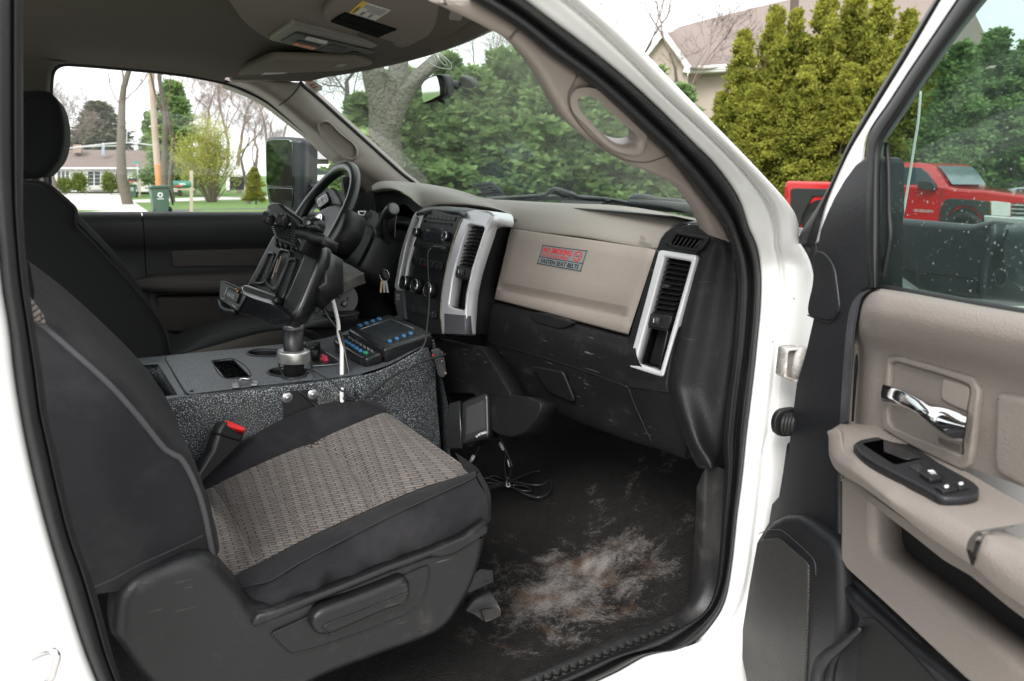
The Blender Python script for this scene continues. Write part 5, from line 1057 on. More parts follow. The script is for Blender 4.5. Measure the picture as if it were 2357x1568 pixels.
DMT = pm('dock_black', (.010,.0105,.0115), .30, .12, 12, .06, 600, .0003, dirt=.06, dcol=(.08,.08,.085), ds=40, dw=.6)
body = fF(560,375, 830,440, 860,410, 935,450, 945,560, 820,900, 745,1060, 690,1120, 600,1130, 290,1020, 260,1000, 330,905, 380,790, 470,590)
plate('dock_back', DK_, rr(fF(560,385, 700,430, 865,408, 945,455, 940,560, 850,800, 760,1010, 700,1090, 620,975, 385,800, 330,830), [8,3,14,20,20,6,8,20,4,4,4]), DMT, dock, thick=.035, bev=.006, nb=4, front=.0)
# raised right rail
plate('side_rail', DK_, smc(fF(835,440, 870,410, 930,440, 945,480, 935,580, 850,800, 765,1000, 700,1085, 640,1110, 625,975, 700,800, 800,560), 3), DMT, dock, thick=.03, bev=.010, nb=5, front=.018)
# pressed channels in the face
def chan(ps, r=10):
    q = rr(ps, r); ctr = np.mean(np.array(q), 0)
    i_ = [tuple(ctr+(np.array(p)-ctr)*.84) for p in q]
    plate('face_rib', DK_, q, DMT, dock, thick=.004, bev=.0028, nb=4, front=.0045, holes=[i_])
chan(fF(520,520, 575,530, 540,620, 470,800, 395,795)); chan(fF(610,490, 700,515, 705,540, 560,860, 480,790)); chan(fF(690,565, 750,575, 750,600, 640,900, 590,960, 560,880))
for a_, b_ in (((627,560),(583,697)), ((603,585),(550,748))):
    A_, B_ = DK_.hit(fF(*a_)[0], .004), DK_.hit(fF(*b_)[0], .004); d_ = nrm(B_-A_)
    box('contact_strip', (A_+B_)/2, [d_, DK_.n, np.cross(d_, DK_.n)], (np.linalg.norm(B_-A_), .002, .0032), pm('strip_alu%d' % a_[0], (.55,.45,.38), .35, metal=.8), dock, bev=.0004, seg=1)
# bottom tray, connector and latch
loft('tray', [DK_.pts(fF(300,810, 385,840, 480,870, 580,900, 600,970), .018), DK_.pts(fF(320,870, 380,900, 470,930, 560,960, 630,1010), .045), DK_.pts(fF(350,900, 430,940, 520,975, 620,1010, 700,1060), .040), DK_.pts(fF(280,1020, 360,1050, 450,1085, 560,1130, 680,1120), .010), DK_.pts(fF(260,1005, 360,1030, 450,1060, 560,1110, 690,1110), -.03)], DMT, dock, nu=24, nv=6)
plate('connector_block', DK_, rr(fF(310,795, 340,793, 590,880, 570,945, 480,925, 300,865), 6), DMT, dock, thick=.03, bev=.005, nb=4, front=.032)
plate('connector_slot', DK_, rr(fF(445,870, 560,900, 550,930, 440,905), 4), BLK, dock, thick=.004, bev=.001, front=.0335)
LTP = PL(DK_.hit(fF(210,880)[0], .03), (-.75,-.55,.35))
lt = plate('latch_arm', LTP, rr(fF(118,770, 140,760, 215,790, 330,850, 345,880, 310,950, 270,1015, 245,1010, 110,915), 5), DMT, dock, thick=.03, bev=.004, nb=4)
plate('latch_tongue', LTP, rr(fF(185,815, 285,865, 255,950, 170,900), 3), DMT, lt, thick=.012, bev=.002, front=.007)
qq = [LTP.loc(LTP.hit(p, .008)) for p in fF(190,850, 245,880, 235,915, 180,885)]
sheared('lettering', 'HAVIS', 0, 0, 1, 1, GRP, .01, h=.0078, parent=lt, q=qq, pl=LTP)
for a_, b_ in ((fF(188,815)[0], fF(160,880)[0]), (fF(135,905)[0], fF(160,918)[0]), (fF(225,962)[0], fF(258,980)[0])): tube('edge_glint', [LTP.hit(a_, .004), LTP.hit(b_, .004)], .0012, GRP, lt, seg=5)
for p in fF(275,838, 290,850, 285,858): lathe('copper_pin', LTP.hit(p, .008), LTP.n, [(.002,0),(.002,.008),(.001,.009)], pm('copper%d' % int(p[0]*10), (.5,.25,.1), .3, metal=.9), lt, seg=8)
lathe('latch_eye', LTP.hit(fF(262,925)[0], .001), LTP.n, [(.005,0),(.005,.002),(.003,.003)], GRP, lt, seg=14)
tube('latch_hook', [LTP.hit(p, -.02) for p in fF(130,920, 150,980, 200,1010, 260,1015)], .011, DMT, lt, n=14)
# top clamp
clp = plate('top_clamp', DK_, smc(fF(500,160, 520,130, 560,115, 620,125, 660,165, 740,220, 790,260, 800,300, 760,330, 700,280, 640,240, 560,235, 500,180), 3), DMT, dock, thick=.03, bev=.007, nb=4, front=.075)
plate('clamp_jaw', DK_, rr(fF(490,180, 560,200, 620,215, 640,200, 650,230, 600,300, 570,290, 580,250, 560,225, 520,235, 495,285, 455,270), 3), pm('jaw_grey', (.03,.03,.033), .35, .1), dock, thick=.02, bev=.003, front=.085)
for k in range(5):
    plate('jaw_ridge', DK_, fF(500+k*7-18,195+k*2, 503+k*7-18,197+k*2, 478+k*7-12,268+k*2, 474+k*7-12,266+k*2), BLK, dock, thick=.003, bev=0, front=.0865)
    plate('jaw_ridge', DK_, fF(600+k*8,215+k*2, 603+k*8,217+k*2, 578+k*8,285+k*2, 574+k*8,283+k*2), BLK, dock, thick=.003, bev=0, front=.0865)
for k in range(7):
    a_, b_ = fF(552+k*6,300+k*17)[0], fF(745,335+k*22)[0]
    tube('bellows_rib', [DK_.hit(p, .055-.004*k) for p in (a_, ((a_[0]+b_[0])/2, (a_[1]+b_[1])/2), b_)], .0042, DMT, dock, n=8, seg=8)
plate('bellows_core', DK_, fF(555,300, 740,330, 735,480, 600,440), BLK, dock, thick=.03, bev=.003, front=.035)
loft('clamp_body', [DK_.pts(fF(740,320, 820,335, 910,360, 975,375), .062), DK_.pts(fF(730,345, 820,360, 900,385, 975,400), .075), DK_.pts(fF(745,400, 830,420, 880,440, 960,450), .07), DK_.pts(fF(770,520, 800,500, 835,460, 870,450), .045)], DMT, dock, nu=16, nv=5)
plate('clamp_wing', DK_, fF(735,330, 860,350, 975,385, 955,460, 870,415, 830,430, 790,520, 765,520, 785,460, 745,400), DMT, dock, thick=.04, bev=.003, front=.068)
for k, x in enumerate((560,600,640,690,730,770)): plate('clamp_tooth', DK_, fF(x,395+k*9, x+28,402+k*9, x+30,450+k*9, x+14,478+k*9, x+4,450+k*9), DMT, dock, thick=.014, bev=.002, front=.030)
lathe('cylinder_lock', DK_.hit(fF(880,300)[0], .06), nrm(DK_.e1+DK_.e2*-.2), [(.012,0),(.017,.004),(.017,.028),(.014,.032),(.003,.033)], DMT, dock, seg=26)
plate('hinge_lobe', DK_, smc(fF(795,240, 840,235, 880,270, 885,310, 850,335, 805,310), 3), DMT, dock, thick=.03, bev=.005, front=.078)
lathe('pivot_pin', DK_.hit(fF(855,290)[0], .078), DK_.n, [(.0052,0),(.005,.0018),(.002,.0022)], pm('pin', (.35,.34,.33), .4, metal=.7), dock, seg=16)
plate('back_bracket', DK_, fF(940,480, 990,510, 992,780, 880,860, 820,930, 880,720), BSTE, dock, thick=.05, bev=.004, front=-.006)
for p in (fF(838,805)[0],): lathe('hex_bolt', DK_.hit(p, .0), nrm(-DK_.e1*0+V3(-.3,-.9,.3)), [(.006,0),(.006,.003),(.003,.004)], STE, dock, seg=12)
# tilting wing plates with adjusters
tl = thing('arm_adjuster', 'worn black tilting plate and round locking disc behind the tablet dock', 'adjuster', tuple(onY(fF(1120,750), .03)[0]))
WDM = pm('worn_wood_grey', (.05,.043,.038), .6, .5, 18, .6, 60, .002, dirt=.6, dcol=(.13,.12,.11), ds=14, dw=.48)
wt3 = onZ(fF(985,690, 1095,607, 1170,625, 1305,705, 1040,905), [1.40,1.415,1.415,1.405,1.37])
A4 = [onY(fF(1000,680), -.02)[0], onY(fF(1100,606), .05)[0], onY(fF(1200,640), .07)[0], onY(fF(1306,706), .045)[0]]
B4 = [onY(fF(850,925), -.05)[0], onY(fF(1000,850), -.03)[0], onY(fF(1180,760), .0)[0], onY(fF(1306,712), .035)[0]]
loft('tilt_plate', [A4, [a_*.5+b_*.5+V3(0,0,.004) for a_, b_ in zip(A4, B4)], B4, [q+V3(0,0,-.004) for q in B4], [q+V3(.004,.0,-.022) for q in B4]], WDM, tl, nu=20, nv=4, lin=True)
loft('tilt_plate_edge', [onY(fF(850,925, 1000,835, 1150,755, 1306,712), [-.05,.03]), onY(fF(880,985, 1010,920, 1160,840, 1300,740), [-.05,.03])], WDM, tl, nu=12, nv=3, lin=True)
plate('catch', PL(onY(fF(1040,740), -.03)[0], (-.3,-.8,.6)), fF(995,700, 1075,690, 1100,740, 1010,800, 990,790), DK2, tl, thick=.02, bev=.003)
DSP = PL(onY(fF(1115,900), .02)[0], (-.25,-.95,.2))
lathe('locking_disc', DSP.hit(fF(1112,915)[0]), DSP.n, [(.044,-.02),(.044,0),(.042,.002),(.010,.002)], BSTE, tl, seg=40)
for p, r_ in ((fF(1142,955)[0],.0085),(fF(1100,880)[0],.008)): lathe('disc_bolt', DSP.hit(p, .002), DSP.n, [(r_,0),(r_*.9,.004),(r_*.4,.006),(.0005,.0062)], pm('bolt_bronze%d' % p[0], (.13,.12,.10), .4, .3, 40, metal=.7), tl, seg=18)
plate('disc_slot', DSP, fF(1160,900, 1180,895, 1178,935, 1160,920), BLK, tl, thick=.001, bev=0, front=.0025)
plate('turntable', PL(onY(fF(1080,1020), .0)[0], (0,0,1), up=(1,0,0)), smc([p for q in el(1080,1020,190,28,16) for p in fF(*q)], 2), BSTE, tl, thick=.006, bev=.001)
lh = onY(fF(972,795, 905,1030), -.075)
plate('clamp_lever', PL(lh[0], (-.5,-.85,.1)), smc(fF(948,780, 960,762, 985,765, 995,790, 985,815, 925,1030, 905,1040, 890,1030, 940,820), 3), pm('lever_grey', (.07,.072,.08), .4, .1), tl, thick=.014, bev=.004)
lathe('lever_boss', onY(fF(972,795), -.078)[0], nrm((-.5,-.85,.1)), [(.011,-.01),(.011,.004),(.008,.006),(.001,.006)], DK2, tl, seg=22)
# cables
wc_ = thing('white_cable', 'thick white cable arching down from the dock beside the pole', 'cable', tuple(onY(fF(1000,800), -.10)[0]))
tube('cord', onY(fF(888,672, 930,700, 985,775, 1040,890, 1075,1020, 1095,1120), [-.06,-.13])+onY(fT(560,640, 600,800, 605,1000, 603,1300, 603,1568), [-.14,-.235])+onY(fK(900,155), -.245)+[onY(fK(900,155), -.245)[0]+V3(0,0,-.1)], .0046, WCB, wc_, n=80, seg=10)
bc_ = thing('black_cable', 'glossy black cable with a white tag running from the dock down to the seat', 'cable', tuple(onY(fF(950,900), -.10)[0]))
tube('cord', onY(fF(882,660, 895,720, 905,800, 925,900, 960,960, 1010,1060, 1090,1160), [-.06,-.13])+onY(fT(590,640, 640,850, 700,1150, 780,1450, 820,1568), [-.15,-.24])+onY(fK(998,160), -.25)+[onY(fK(1000,170), -.25)[0]+V3(0,0,-.1)], .0034, CBL, bc_, n=90, seg=10)
tube('cable_tag', onY(fF(888,712, 903,788), [-.085,-.09]), .0048, WHP, bc_, seg=10)
cc_ = thing('coiled_wire', 'thin black wire looped round the pole collar and across the console top', 'cable', tuple(pb))
tube('wire', onY(fE(1890,870, 1850,880, 1832,920, 1842,975, 1880,1030, 1960,1110, 2050,1190, 2085,1215), [-.13,-.14,-.15,-.17,-.19,-.232,-.235,-.24]), .0018, CBL, cc_, n=70, seg=8)
tube('wire', onY(fE(1970,845, 2020,870, 2045,930, 2030,990, 1995,1010, 1960,1000), [-.12,-.12,-.13,-.15,-.15,-.14]), .002, CBL, cc_, n=50, seg=8)
tube('wire', [CT.hit(p, .008) for p in fE(1960,958, 2050,975, 2120,1010, 2190,1060, 2240,1110)]+onY(fT(600,1460, 740,1568), [-.232,-.24])+onY(fK(900,150, 1000,168, 1090,165, 1180,130, 1300,0), [-.25,-.25,-.25,-.245,-.235]), .0017, CBL, cc_, n=90, seg=8)
# ================================================================ SIREN HANDSET
HT = PL(onZ(fT(1200,600), 1.27)[0], (-.16,-.05,.98), up=(1,0,0))
hs_ = thing('monitor_terminal', 'black button terminal with screen and blue oval keys on the console front', 'control terminal', tuple(HT.o))
HM = pm('terminal_black', (.012,.012,.0135), .28, .1, 12, .06, 500, .0003)
plate('terminal_body', HT, rr(fT(700,548, 1275,352, 1400,365, 1890,590, 1915,640, 1225,850, 1170,845, 690,580), [20,14,20,30,10,26,20,10]), HM, hs_, thick=.042, bev=.008, nb=5)
plate('key_section', HT, rr(fT(480,700, 690,628, 1175,890, 1185,920, 960,990, 900,985, 480,745), [20,10,16,10,26,26,16]), HM, hs_, thick=.028, bev=.007, nb=5, front=-.012)
plate('screen', HT, rr(fT(870,572, 1310,422, 1655,560, 1190,725), 6), SCR, hs_, thick=.002, bev=.0004, front=.0006)
tube('screen_edge', HT.pts(fT(868,574, 1310,418), .001), .0010, STE, hs_, seg=5); tube('screen_edge', HT.pts(fT(1310,418, 1655,560), .001), .0008, GRP, hs_, seg=5)
BLU = pm('blue_button', (.045,.20,.42), .35, .08)
def obtn(x, y, rx=34, ry=17, m_=BLU, f_=.0, pl=HT):
    b_ = plate('bezel_ring', pl, [p for q in el(x, y+3, rx+11, ry+8, 18) for p in fT(*q)], BLK, hs_, thick=.002, bev=.0006, front=f_+.0009)
    plate('oval_button', pl, [p for q in el(x, y, rx, ry, 18) for p in fT(*q)], m_, hs_, thick=.0045, bev=.0013, front=f_+.0035)
for x, y in ((868,507),(962,474),(1057,441),(1150,410),(1302,732),(1404,693),(1508,656),(1608,618)): obtn(x, y)
for i, (x, y) in enumerate(((620,692),(655,733),(708,765),(760,798),(816,833),(870,869),(948,900))): obtn(x, y, 22 if i == 0 else 33 if i < 6 else 42, 12 if i == 0 else 17, pm('key_red', (.25,.03,.03), .4) if i == 0 else pm('key_green', (.02,.25,.13), .4) if i == 6 else BLU, -.012)
for i in range(7):
    for j in range(2):
        a_ = fT(690+i*56+j*6, 668+i*33+j*22)[0]
        plate('key_legend', HT, [(a_[0], a_[1]), (a_[0]+5.5, a_[1]+2.6), (a_[0]+5.2, a_[1]+3.6), (a_[0]-.3, a_[1]+1.2)], GRP, hs_, thick=.0003, bev=0, front=-.0115)
for x, y in ((1362,790),(1460,752),(1568,712),(1665,675)): tube('case_groove', [HT.hit(p, o) for p, o in zip(fT(x,y-25, x+6,y, x+10,y+22), (.0005,-.0005,-.008))], .0011, BLK, hs_, n=8, seg=5)
# ================================================================ RELAY, PLUG, SPEAKER, CABLE BUNDLE
rl_ = thing('microphone_clip', 'black handset clip bolted on the front corner of the speckled console', 'clip', tuple(onY(fT(2030,1050), -.2)[0]))
RP = PL(onY(fT(2030,1050), -.195)[0], (-.35,-.9,.1))
plate('clip_body', RP, rr(fT(1890,880, 1960,850, 2050,860, 2140,1200, 2100,1290, 2010,1270, 1930,960), 6), DK2, rl_, thick=.02, bev=.003)
plate('clip_channel', RP, fT(1975,930, 2000,920, 2060,1230, 2035,1240), DK, rl_, thick=.006, bev=.001, front=.005)
plate('clip_channel', RP, fT(2050,890, 2080,900, 2120,1120, 2095,1110), DK, rl_, thick=.008, bev=.001, front=.007)
plate('red_sliver', RP, fT(1915,945, 1945,940, 1950,958, 1922,962), RED, rl_, thick=.002, bev=0, front=.003)
for p in (fT(2115,1215)[0], fT(2065,1040)[0]): lathe('clip_screw', RP.hit(p, .002), RP.n, [(.004,0),(.004,.002),(.001,.003)], pm('bronze%d' % p[1], (.2,.15,.12), .4, metal=.8), rl_, seg=14)
tube('curly_cord', onY(fT(2120,940, 1950,985, 1780,1050, 1600,1130, 1420,1220, 1250,1330, 1080,1460, 940,1568), [-.205,-.22,-.232,-.24])+onY(fK(1040,160), -.245), .0029, CBL, rl_, n=90, seg=8)
plg = thing('power_plug', 'black power plug with curved cord in the socket under the dash', 'power plug', tuple(onX(fH(130,1050), .93)[0]))
SKP = PL(onX(fH(170,1020), .97)[0], (-.97,-.2,.1))
lathe('socket_ring', SKP.hit(fH(178,1015)[0]), SKP.n, [(.012,0),(.0145,.001),(.0145,.006),(.011,.007)], DK2, plg, seg=24)
plate('socket_cap', SKP, smc(fH(110,1100, 140,1080, 195,1075, 205,1095, 180,1120, 140,1135, 112,1125), 3), DK2, plg, thick=.006, bev=.002, front=.004)
tube('plug_body', [SKP.hit(p, o) for p, o in zip(fH(178,1015, 150,1030, 115,1052, 80,1075), (.005,.02,.03,.035))], [.011,.0115,.010,.007], CBL, plg, n=14, seg=16)
tube('plug_cord', [SKP.hit(p, o) for p, o in zip(fH(80,1075, 50,1095, 25,1140, 22,1200, 35,1260, 50,1290), (.036,.04,.045,.05,.05,.05))], .0032, CBL, plg, n=30, seg=8)
spk = thing('radio_speaker', 'black box speaker with perforated face on the side of the speckled console', 'speaker', tuple(onX(fH(210,1400), .86)[0]))
SPF = PL(onX(fH(210,1400), .87)[0], (-.80,-.45,.35))
body_ = fH(45,1300, 110,1290, 260,1228, 290,1240, 297,1500, 285,1540, 135,1590, 60,1590, 30,1560, 30,1330)
plate('speaker_box', SPF, rr(fH(112,1292, 262,1230, 290,1250, 296,1510, 280,1535, 125,1578, 110,1560), [8,14,14,8,10,10,6]), DMT, spk, thick=.05, bev=.007, nb=5)
plate('speaker_bracket', SPF, fH(35,1300, 105,1285, 120,1600, 10,1600, 25,1330), DMT, spk, thick=.02, bev=.003, front=-.012)
gq = fH(140,1330, 278,1268, 282,1500, 138,1553)
plate('grille_panel', SPF, rr(gq, 3), pm('grille_panel_black', (.010,.010,.011), .42, .1), spk, thick=.002, bev=.0006, front=.0015)
lg = [SPF.loc(SPF.hit(p, .002)) for p in gq]; VV, FF = [], []
for i in range(30):
    for j in range(40):
        u, v = .07+.86*(i+.5*(j % 2))/30, .04+.80*j/40
        c_ = (lg[0]*(1-u)+lg[1]*u)*(1-v)+(lg[3]*(1-u)+lg[2]*u)*v; r_ = .00042; b_ = len(VV)
        for a_ in range(6): VV.append(SPF.at(c_[0]+r_*math.cos(a_*1.047), c_[1]+r_*math.sin(a_*1.047), .0018))
        FF.append(tuple(range(b_, b_+6)))
mk('perforation', VV, FF, pm('dust_dots', (.13,.13,.13), .7), spk, smooth=False, kind='stuff')
mq = [SPF.loc(SPF.hit(p, .002)) for p in fH(226,1503, 280,1483, 281,1498, 227,1519)]
sheared('lettering', 'MOTOROLA', 0, 0, 1, 1, WHP, .02, h=.0021, parent=spk, q=mq, pl=SPF)
for r0, r1 in ((.0028,.0022),):
    c_ = SPF.loc(SPF.hit(fH(217,1520)[0], .002)); plate2('round_logo', SPF, [c_+r0*np.array([math.cos(t), math.sin(t)]) for t in np.linspace(0, 6.28, 18, endpoint=False)], WHP, spk, thick=.0002, bev=0, front=.0021, holes=[[c_+r1*np.array([math.cos(t), math.sin(t)]) for t in np.linspace(0, 6.28, 18, endpoint=False)]])
plate2('round_logo', SPF, [c_+q for q in (np.array([-.0015,-.0015]), np.array([-.0007,.0014]), np.array([0,-.0006]), np.array([.0007,.0014]), np.array([.0015,-.0015]), np.array([.0006,-.0002]), np.array([0,-.0016]), np.array([-.0006,-.0002]))], WHP, spk, thick=.0002, bev=0, front=.0021)
bun = thing('cable_bundle', 'bundle of black speaker wire tied in loops with a white twist tie on the carpet', 'cable bundle', tuple(onZ(fL(540,500), .75)[0]))
GW = pm('bundle_wire', (.035,.035,.037), .18, .2)
def fz(ps, z): return onZ(ps, z)
tube('loop', fz(fL(410,490, 480,495, 560,485, 640,500, 720,500, 750,470, 735,440, 690,428, 620,450, 555,478, 480,500, 400,520), [.768,.79]), .0036, GW, bun, n=110, seg=8)
tube('loop', fz(fL(395,470, 450,455, 510,470, 560,510, 620,550, 700,570, 755,545, 772,500, 755,468), [.765,.785]), .0036, GW, bun, n=90, seg=8)
tube('loop', fz(fL(400,540, 450,520, 520,505, 600,505, 650,520, 655,535, 600,530, 530,505, 440,470, 400,465), [.765,.78]), .0028, GW, bun, n=90, seg=8)
tube('lead', onX(fL(436,195, 470,225, 500,265, 530,330, 547,390, 550,430, 535,480), [.93,1.03]), .0028, GW, bun, n=60, seg=8)
tube('lead', onX(fL(520,320, 515,380, 520,440, 535,490), [.99,1.03]), .0024, GW, bun, n=40, seg=8)
tube('lead', onX(fL(380,290, 350,350, 315,405, 300,430), [.93,.9]), .0028, GW, bun, n=30, seg=8)
for a_, b_, x in (((490,275),(512,310),.985),((538,365),(548,402),1.01),((347,345),(332,375),.915)): tube('white_tag', onX(fL(*a_, *b_), x), .0046, WHP, bun, seg=10)
tube('twist_tie', fz(fL(536,462, 528,490, 530,512, 545,508, 538,490), [.79,.79]), .0022, WHP, bun, n=14, seg=6)
# ================================================================ OVERHEAD
LNR = pm('visor_cloth', (.17,.147,.127), .9, .05, 6, .3, 600, .0006, spec=.15)
oc = thing('overhead_console', 'long overhead console with reading lamps on the ceiling', 'overhead console', tuple(onZ(fS(900,430), 1.955)[0]))
OZ = PL((.6,0,1.952), (0,0,-1), up=(1,0,0))
plate('console_pad', OZ, smc(fS(-120,-60, -60,90, 40,220, 150,310, 262,370, 500,430, 900,545, 1200,590, 1370,617, 1500,590, 1660,520, 1730,420, 1700,200, 1500,-50, 800,-150), 3), LNR, oc, thick=.03, bev=.012, nb=5, front=-.006)
plate('console_body', OZ, rr(fS(262,370, 480,222, 520,225, 1665,512, 1560,565, 1372,617, 1340,612), [10,16,10,16,8,10,8]), pm('console_taupe', (.15,.13,.118), .5, .06, 6, .15, 500, .0004), oc, thick=.02, bev=.006, nb=4, front=.004)
plate('console_insert', OZ, rr(fS(378,392, 530,306, 1565,550, 1372,610), 5), DK, oc, thick=.006, bev=.0015, front=.008)
plate('lens_frame', OZ, rr(fS(595,350, 620,340, 840,388, 800,418), 3), DK2, oc, thick=.003, bev=.0008, front=.010)
plate('reading_lamp', OZ, rr(fS(606,368, 622,346, 826,390, 796,412), 3), pm('lamp_lens', (.45,.43,.4), .25, .3, 60), oc, thick=.003, bev=.0008, front=.0115)
plate('reading_lamp', OZ, rr(fS(492,416, 516,400, 712,446, 680,463), 3), pm('amber_lens', (.55,.2,.08), .3, .4, 50), oc, thick=.003, bev=.0008, front=.0115, label='orange tinted reading lamp lens')
plate('lamp_switch', OZ, fS(525,385, 545,374, 755,425, 735,440), BLK, oc, thick=.003, bev=.0008, front=.010)
plate('storage_recess', OZ, rr(fS(712,465, 862,408, 1010,448, 888,500), 4), BLK, oc, thick=.002, bev=.0005, front=.0095)
plate('sensor_dome', OZ, [p for q in el(1060,500,48,15,20) for p in fS(*q)], BLK, oc, thick=.004, bev=.002, front=.011)
plate('glasses_bin', OZ, rr(fS(1010,545, 1300,520, 1400,520, 1540,552, 1370,606), 6), BLK, oc, thick=.003, bev=.001, front=.0095)
def visor(label, px, z, tilt, name='sun_visor'):
    c_ = np.mean(np.array(px), 0); v = thing(name, label, 'sun visor', tuple(onZ([c_], z)[0]), 'sun visors')
    p_ = PL(onZ([c_], z)[0], tilt, up=(1,0,0)); plate('visor_panel', p_, rr(px, 12), LNR, v, thick=.02, bev=.008, nb=5, front=.0); return v, p_
vd, VDP = visor('brown grey sun visor folded up above the steering wheel with a pale label', fA(1488,532, 1600,470, 1790,395, 2250,408) + fB(760,400, 900,425, 560,492, 410,527, 330,542, 130,558, 0,558), 1.925, (.02,0,-1))
plate('visor_label', VDP, fA(1672,512, 1740,478, 1885,478, 1760,516), pm('visor_label_white', (.42,.4,.37), .6, .15, 90), vd, thick=.0006, bev=0, front=.0008)
plate('visor_clip', VDP, fB(622,440, 660,420, 712,418, 690,440), pm('clip_taupe', (.17,.15,.13), .5), vd, thick=.004, bev=.001, front=.002)
vp, VPP = visor('brown grey sun visor folded up nearest the camera with warning label and black strips', fS(775,140, 860,50, 960,-40, 1300,-220, 1900,-80, 2075,150, 2045,195, 1640,398, 1575,435, 1420,395, 850,232, 790,200), 1.938, (.0,0,-1))
vq = [VPP.loc(VPP.hit(p, .001)) for p in fS(1013,118, 1135,12, 1400,96, 1257,190)]
def vb(u, v): return (vq[0]*(1-u)+vq[1]*u)*(1-v)+(vq[3]*(1-u)+vq[2]*u)*v
plate2('warning_label', VPP, [vb(0,0), vb(1,0), vb(1,1), vb(0,1)], pm('label_white', (.5,.49,.47), .5, .04), vp, thick=.0005, bev=0, front=.001)
plate2('label_band', VPP, [vb(0,0), vb(1,0), vb(1,.17), vb(0,.17)], pm('label_yellow', (.6,.42,.03), .5, .05), vp, thick=.0005, bev=0, front=.0014)
INK = pm('label_ink', (.08,.08,.08), .6)
for k in range(12):
    a0 = .62 if k < 3 else .42; y_ = .22+k*.062
    w_ = .93-.02*(k % 3)
    plate2('text_line', VPP, [vb(a0,y_), vb(w_,y_), vb(w_,y_+.022), vb(a0,y_+.022)], INK, vp, thick=.0003, bev=0, front=.0013)
for k in range(6):
    u_, v_ = .08+.11*(k % 3), .32+.3*(k//3); plate2('pictogram', VPP, [vb(u_,v_), vb(u_+.08,v_+.04), vb(u_+.07,v_+.16), vb(u_+.03,v_+.07), vb(u_-.01,v_+.12)], INK, vp, thick=.0003, bev=0, front=.0013)
sheared('warning_word', 'WARNING', .1, .05, .6, .14, INK, .03, h=.0017, parent=vp, q=[vb(0,0), vb(1,0), vb(1,1), vb(0,1)], pl=VPP)
VEL = pm('velcro_black', (.007,.007,.007), .98, .4, 80, .9, 700, .003, spec=.05)
plate('hook_strip', VPP, fS(846,206, 898,170, 1340,325, 1278,352), VEL, vp, thick=.003, bev=.0008, front=.0035)
plate('hook_strip', VPP, fS(905,165, 975,128, 1452,280, 1350,320), VEL, vp, thick=.003, bev=.0008, front=.0035)
plate('visor_grommet', OZ, [p for q in el(1500,402,82,40,24) for p in fS(*q)], LNR, vp, thick=.012, bev=.004, front=.016)
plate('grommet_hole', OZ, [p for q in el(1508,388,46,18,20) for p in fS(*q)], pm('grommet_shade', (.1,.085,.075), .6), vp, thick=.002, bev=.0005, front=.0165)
plate('visor_hinge', VPP, smc(fS(1880,70, 1930,55, 2040,130, 2060,160, 2040,195, 1990,190, 1930,180, 1945,110), 3), pm('hinge_taupe', (.2,.165,.15), .5), vp, thick=.012, bev=.003, front=.010)
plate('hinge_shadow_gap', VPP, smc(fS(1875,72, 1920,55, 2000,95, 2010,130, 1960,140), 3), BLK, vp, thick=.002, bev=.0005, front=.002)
# mirror
rm = thing('rear_view_mirror', 'black framed rear view mirror with forked reflection on its windshield mount', 'rear view mirror', tuple(onX(fN(1250,310), .84)[0]))
_mc = onX(fN(1235,310), .86)[0]; RMP = PL(_mc, nrm(nrm(V3(-.36,.42,1.85)-_mc)-nrm(_mc-CAM)))
mo = fN(1150,280, 1175,240, 1215,210, 1290,188, 1335,200, 1358,260, 1355,340, 1330,375, 1270,405, 1190,432, 1165,430, 1155,380)
plate('mirror_case', RMP, smc(mo, 4), DK2, rm, thick=.03, bev=.009, nb=5)
mi = fN(1160,285, 1185,245, 1220,222, 1280,200, 1295,225, 1312,300, 1312,362, 1240,400, 1178,425, 1170,400)
plate('mirror_glass', RMP, rr(mi, 3), pm('mirror_glass', (.72,.74,.73), .02, .02, metal=1, rvar=.01), rm, thick=.002, bev=.0005, front=.001)
tube('mirror_tab', [RMP.hit(p, -.01) for p in fN(1300,400, 1330,412, 1352,420)], .004, DK2, rm, n=6)
tube('stalk', onX(fN(1345,262, 1400,272, 1452,283), [.885,.93]), [.010,.0105,.0105], DK2, rm, n=8, seg=18)
tube('stalk_joint', onX(fN(1450,280, 1470,275, 1485,268), [.93,.955]), .006, DK2, rm, n=6, seg=14)
MB = PL(onX(fN(1530,255), .955)[0], (-.85,-.45,-.25))
plate('mirror_mount', MB, smc(fN(1462,225, 1480,208, 1520,215, 1570,240, 1602,285, 1590,300, 1540,308, 1490,295, 1465,270), 3), DK2, rm, thick=.02, bev=.005, nb=4)
# stickers on the windshield
WS = PL(V3(1.15,-.2,1.62), nrm(np.cross(V3(0,1,0), V3(-.40,0,.34)))); 
if np.dot(CAM-WS.o, WS.n) < 0: WS.n = -WS.n; WS.e1 = np.cross(WS.e2, WS.n)
os_ = thing('service_sticker', 'clear service reminder sticker with handwriting low on the windshield', 'sticker', tuple(WS.hit(fN(1710,1130)[0])))
sq = [WS.loc(WS.hit(p, .0)) for p in fN(1578,1092, 1738,1070, 1855,1180, 1693,1196)]
def sb(u, v): return (sq[0]*(1-u)+sq[1]*u)*(1-v)+(sq[3]*(1-u)+sq[2]*u)*v
plate2('sticker_sheet', WS, sq, pm('sticker_blue', (.30,.36,.48), .5, .05), os_, thick=.0006, bev=0, front=0)
plate2('sticker_field', WS, [sb(.05,.07), sb(.95,.07), sb(.95,.94), sb(.05,.94)], pm('sticker_pale', (.42,.46,.46), .5, .08, 40), os_, thick=.0004, bev=0, front=.0005)
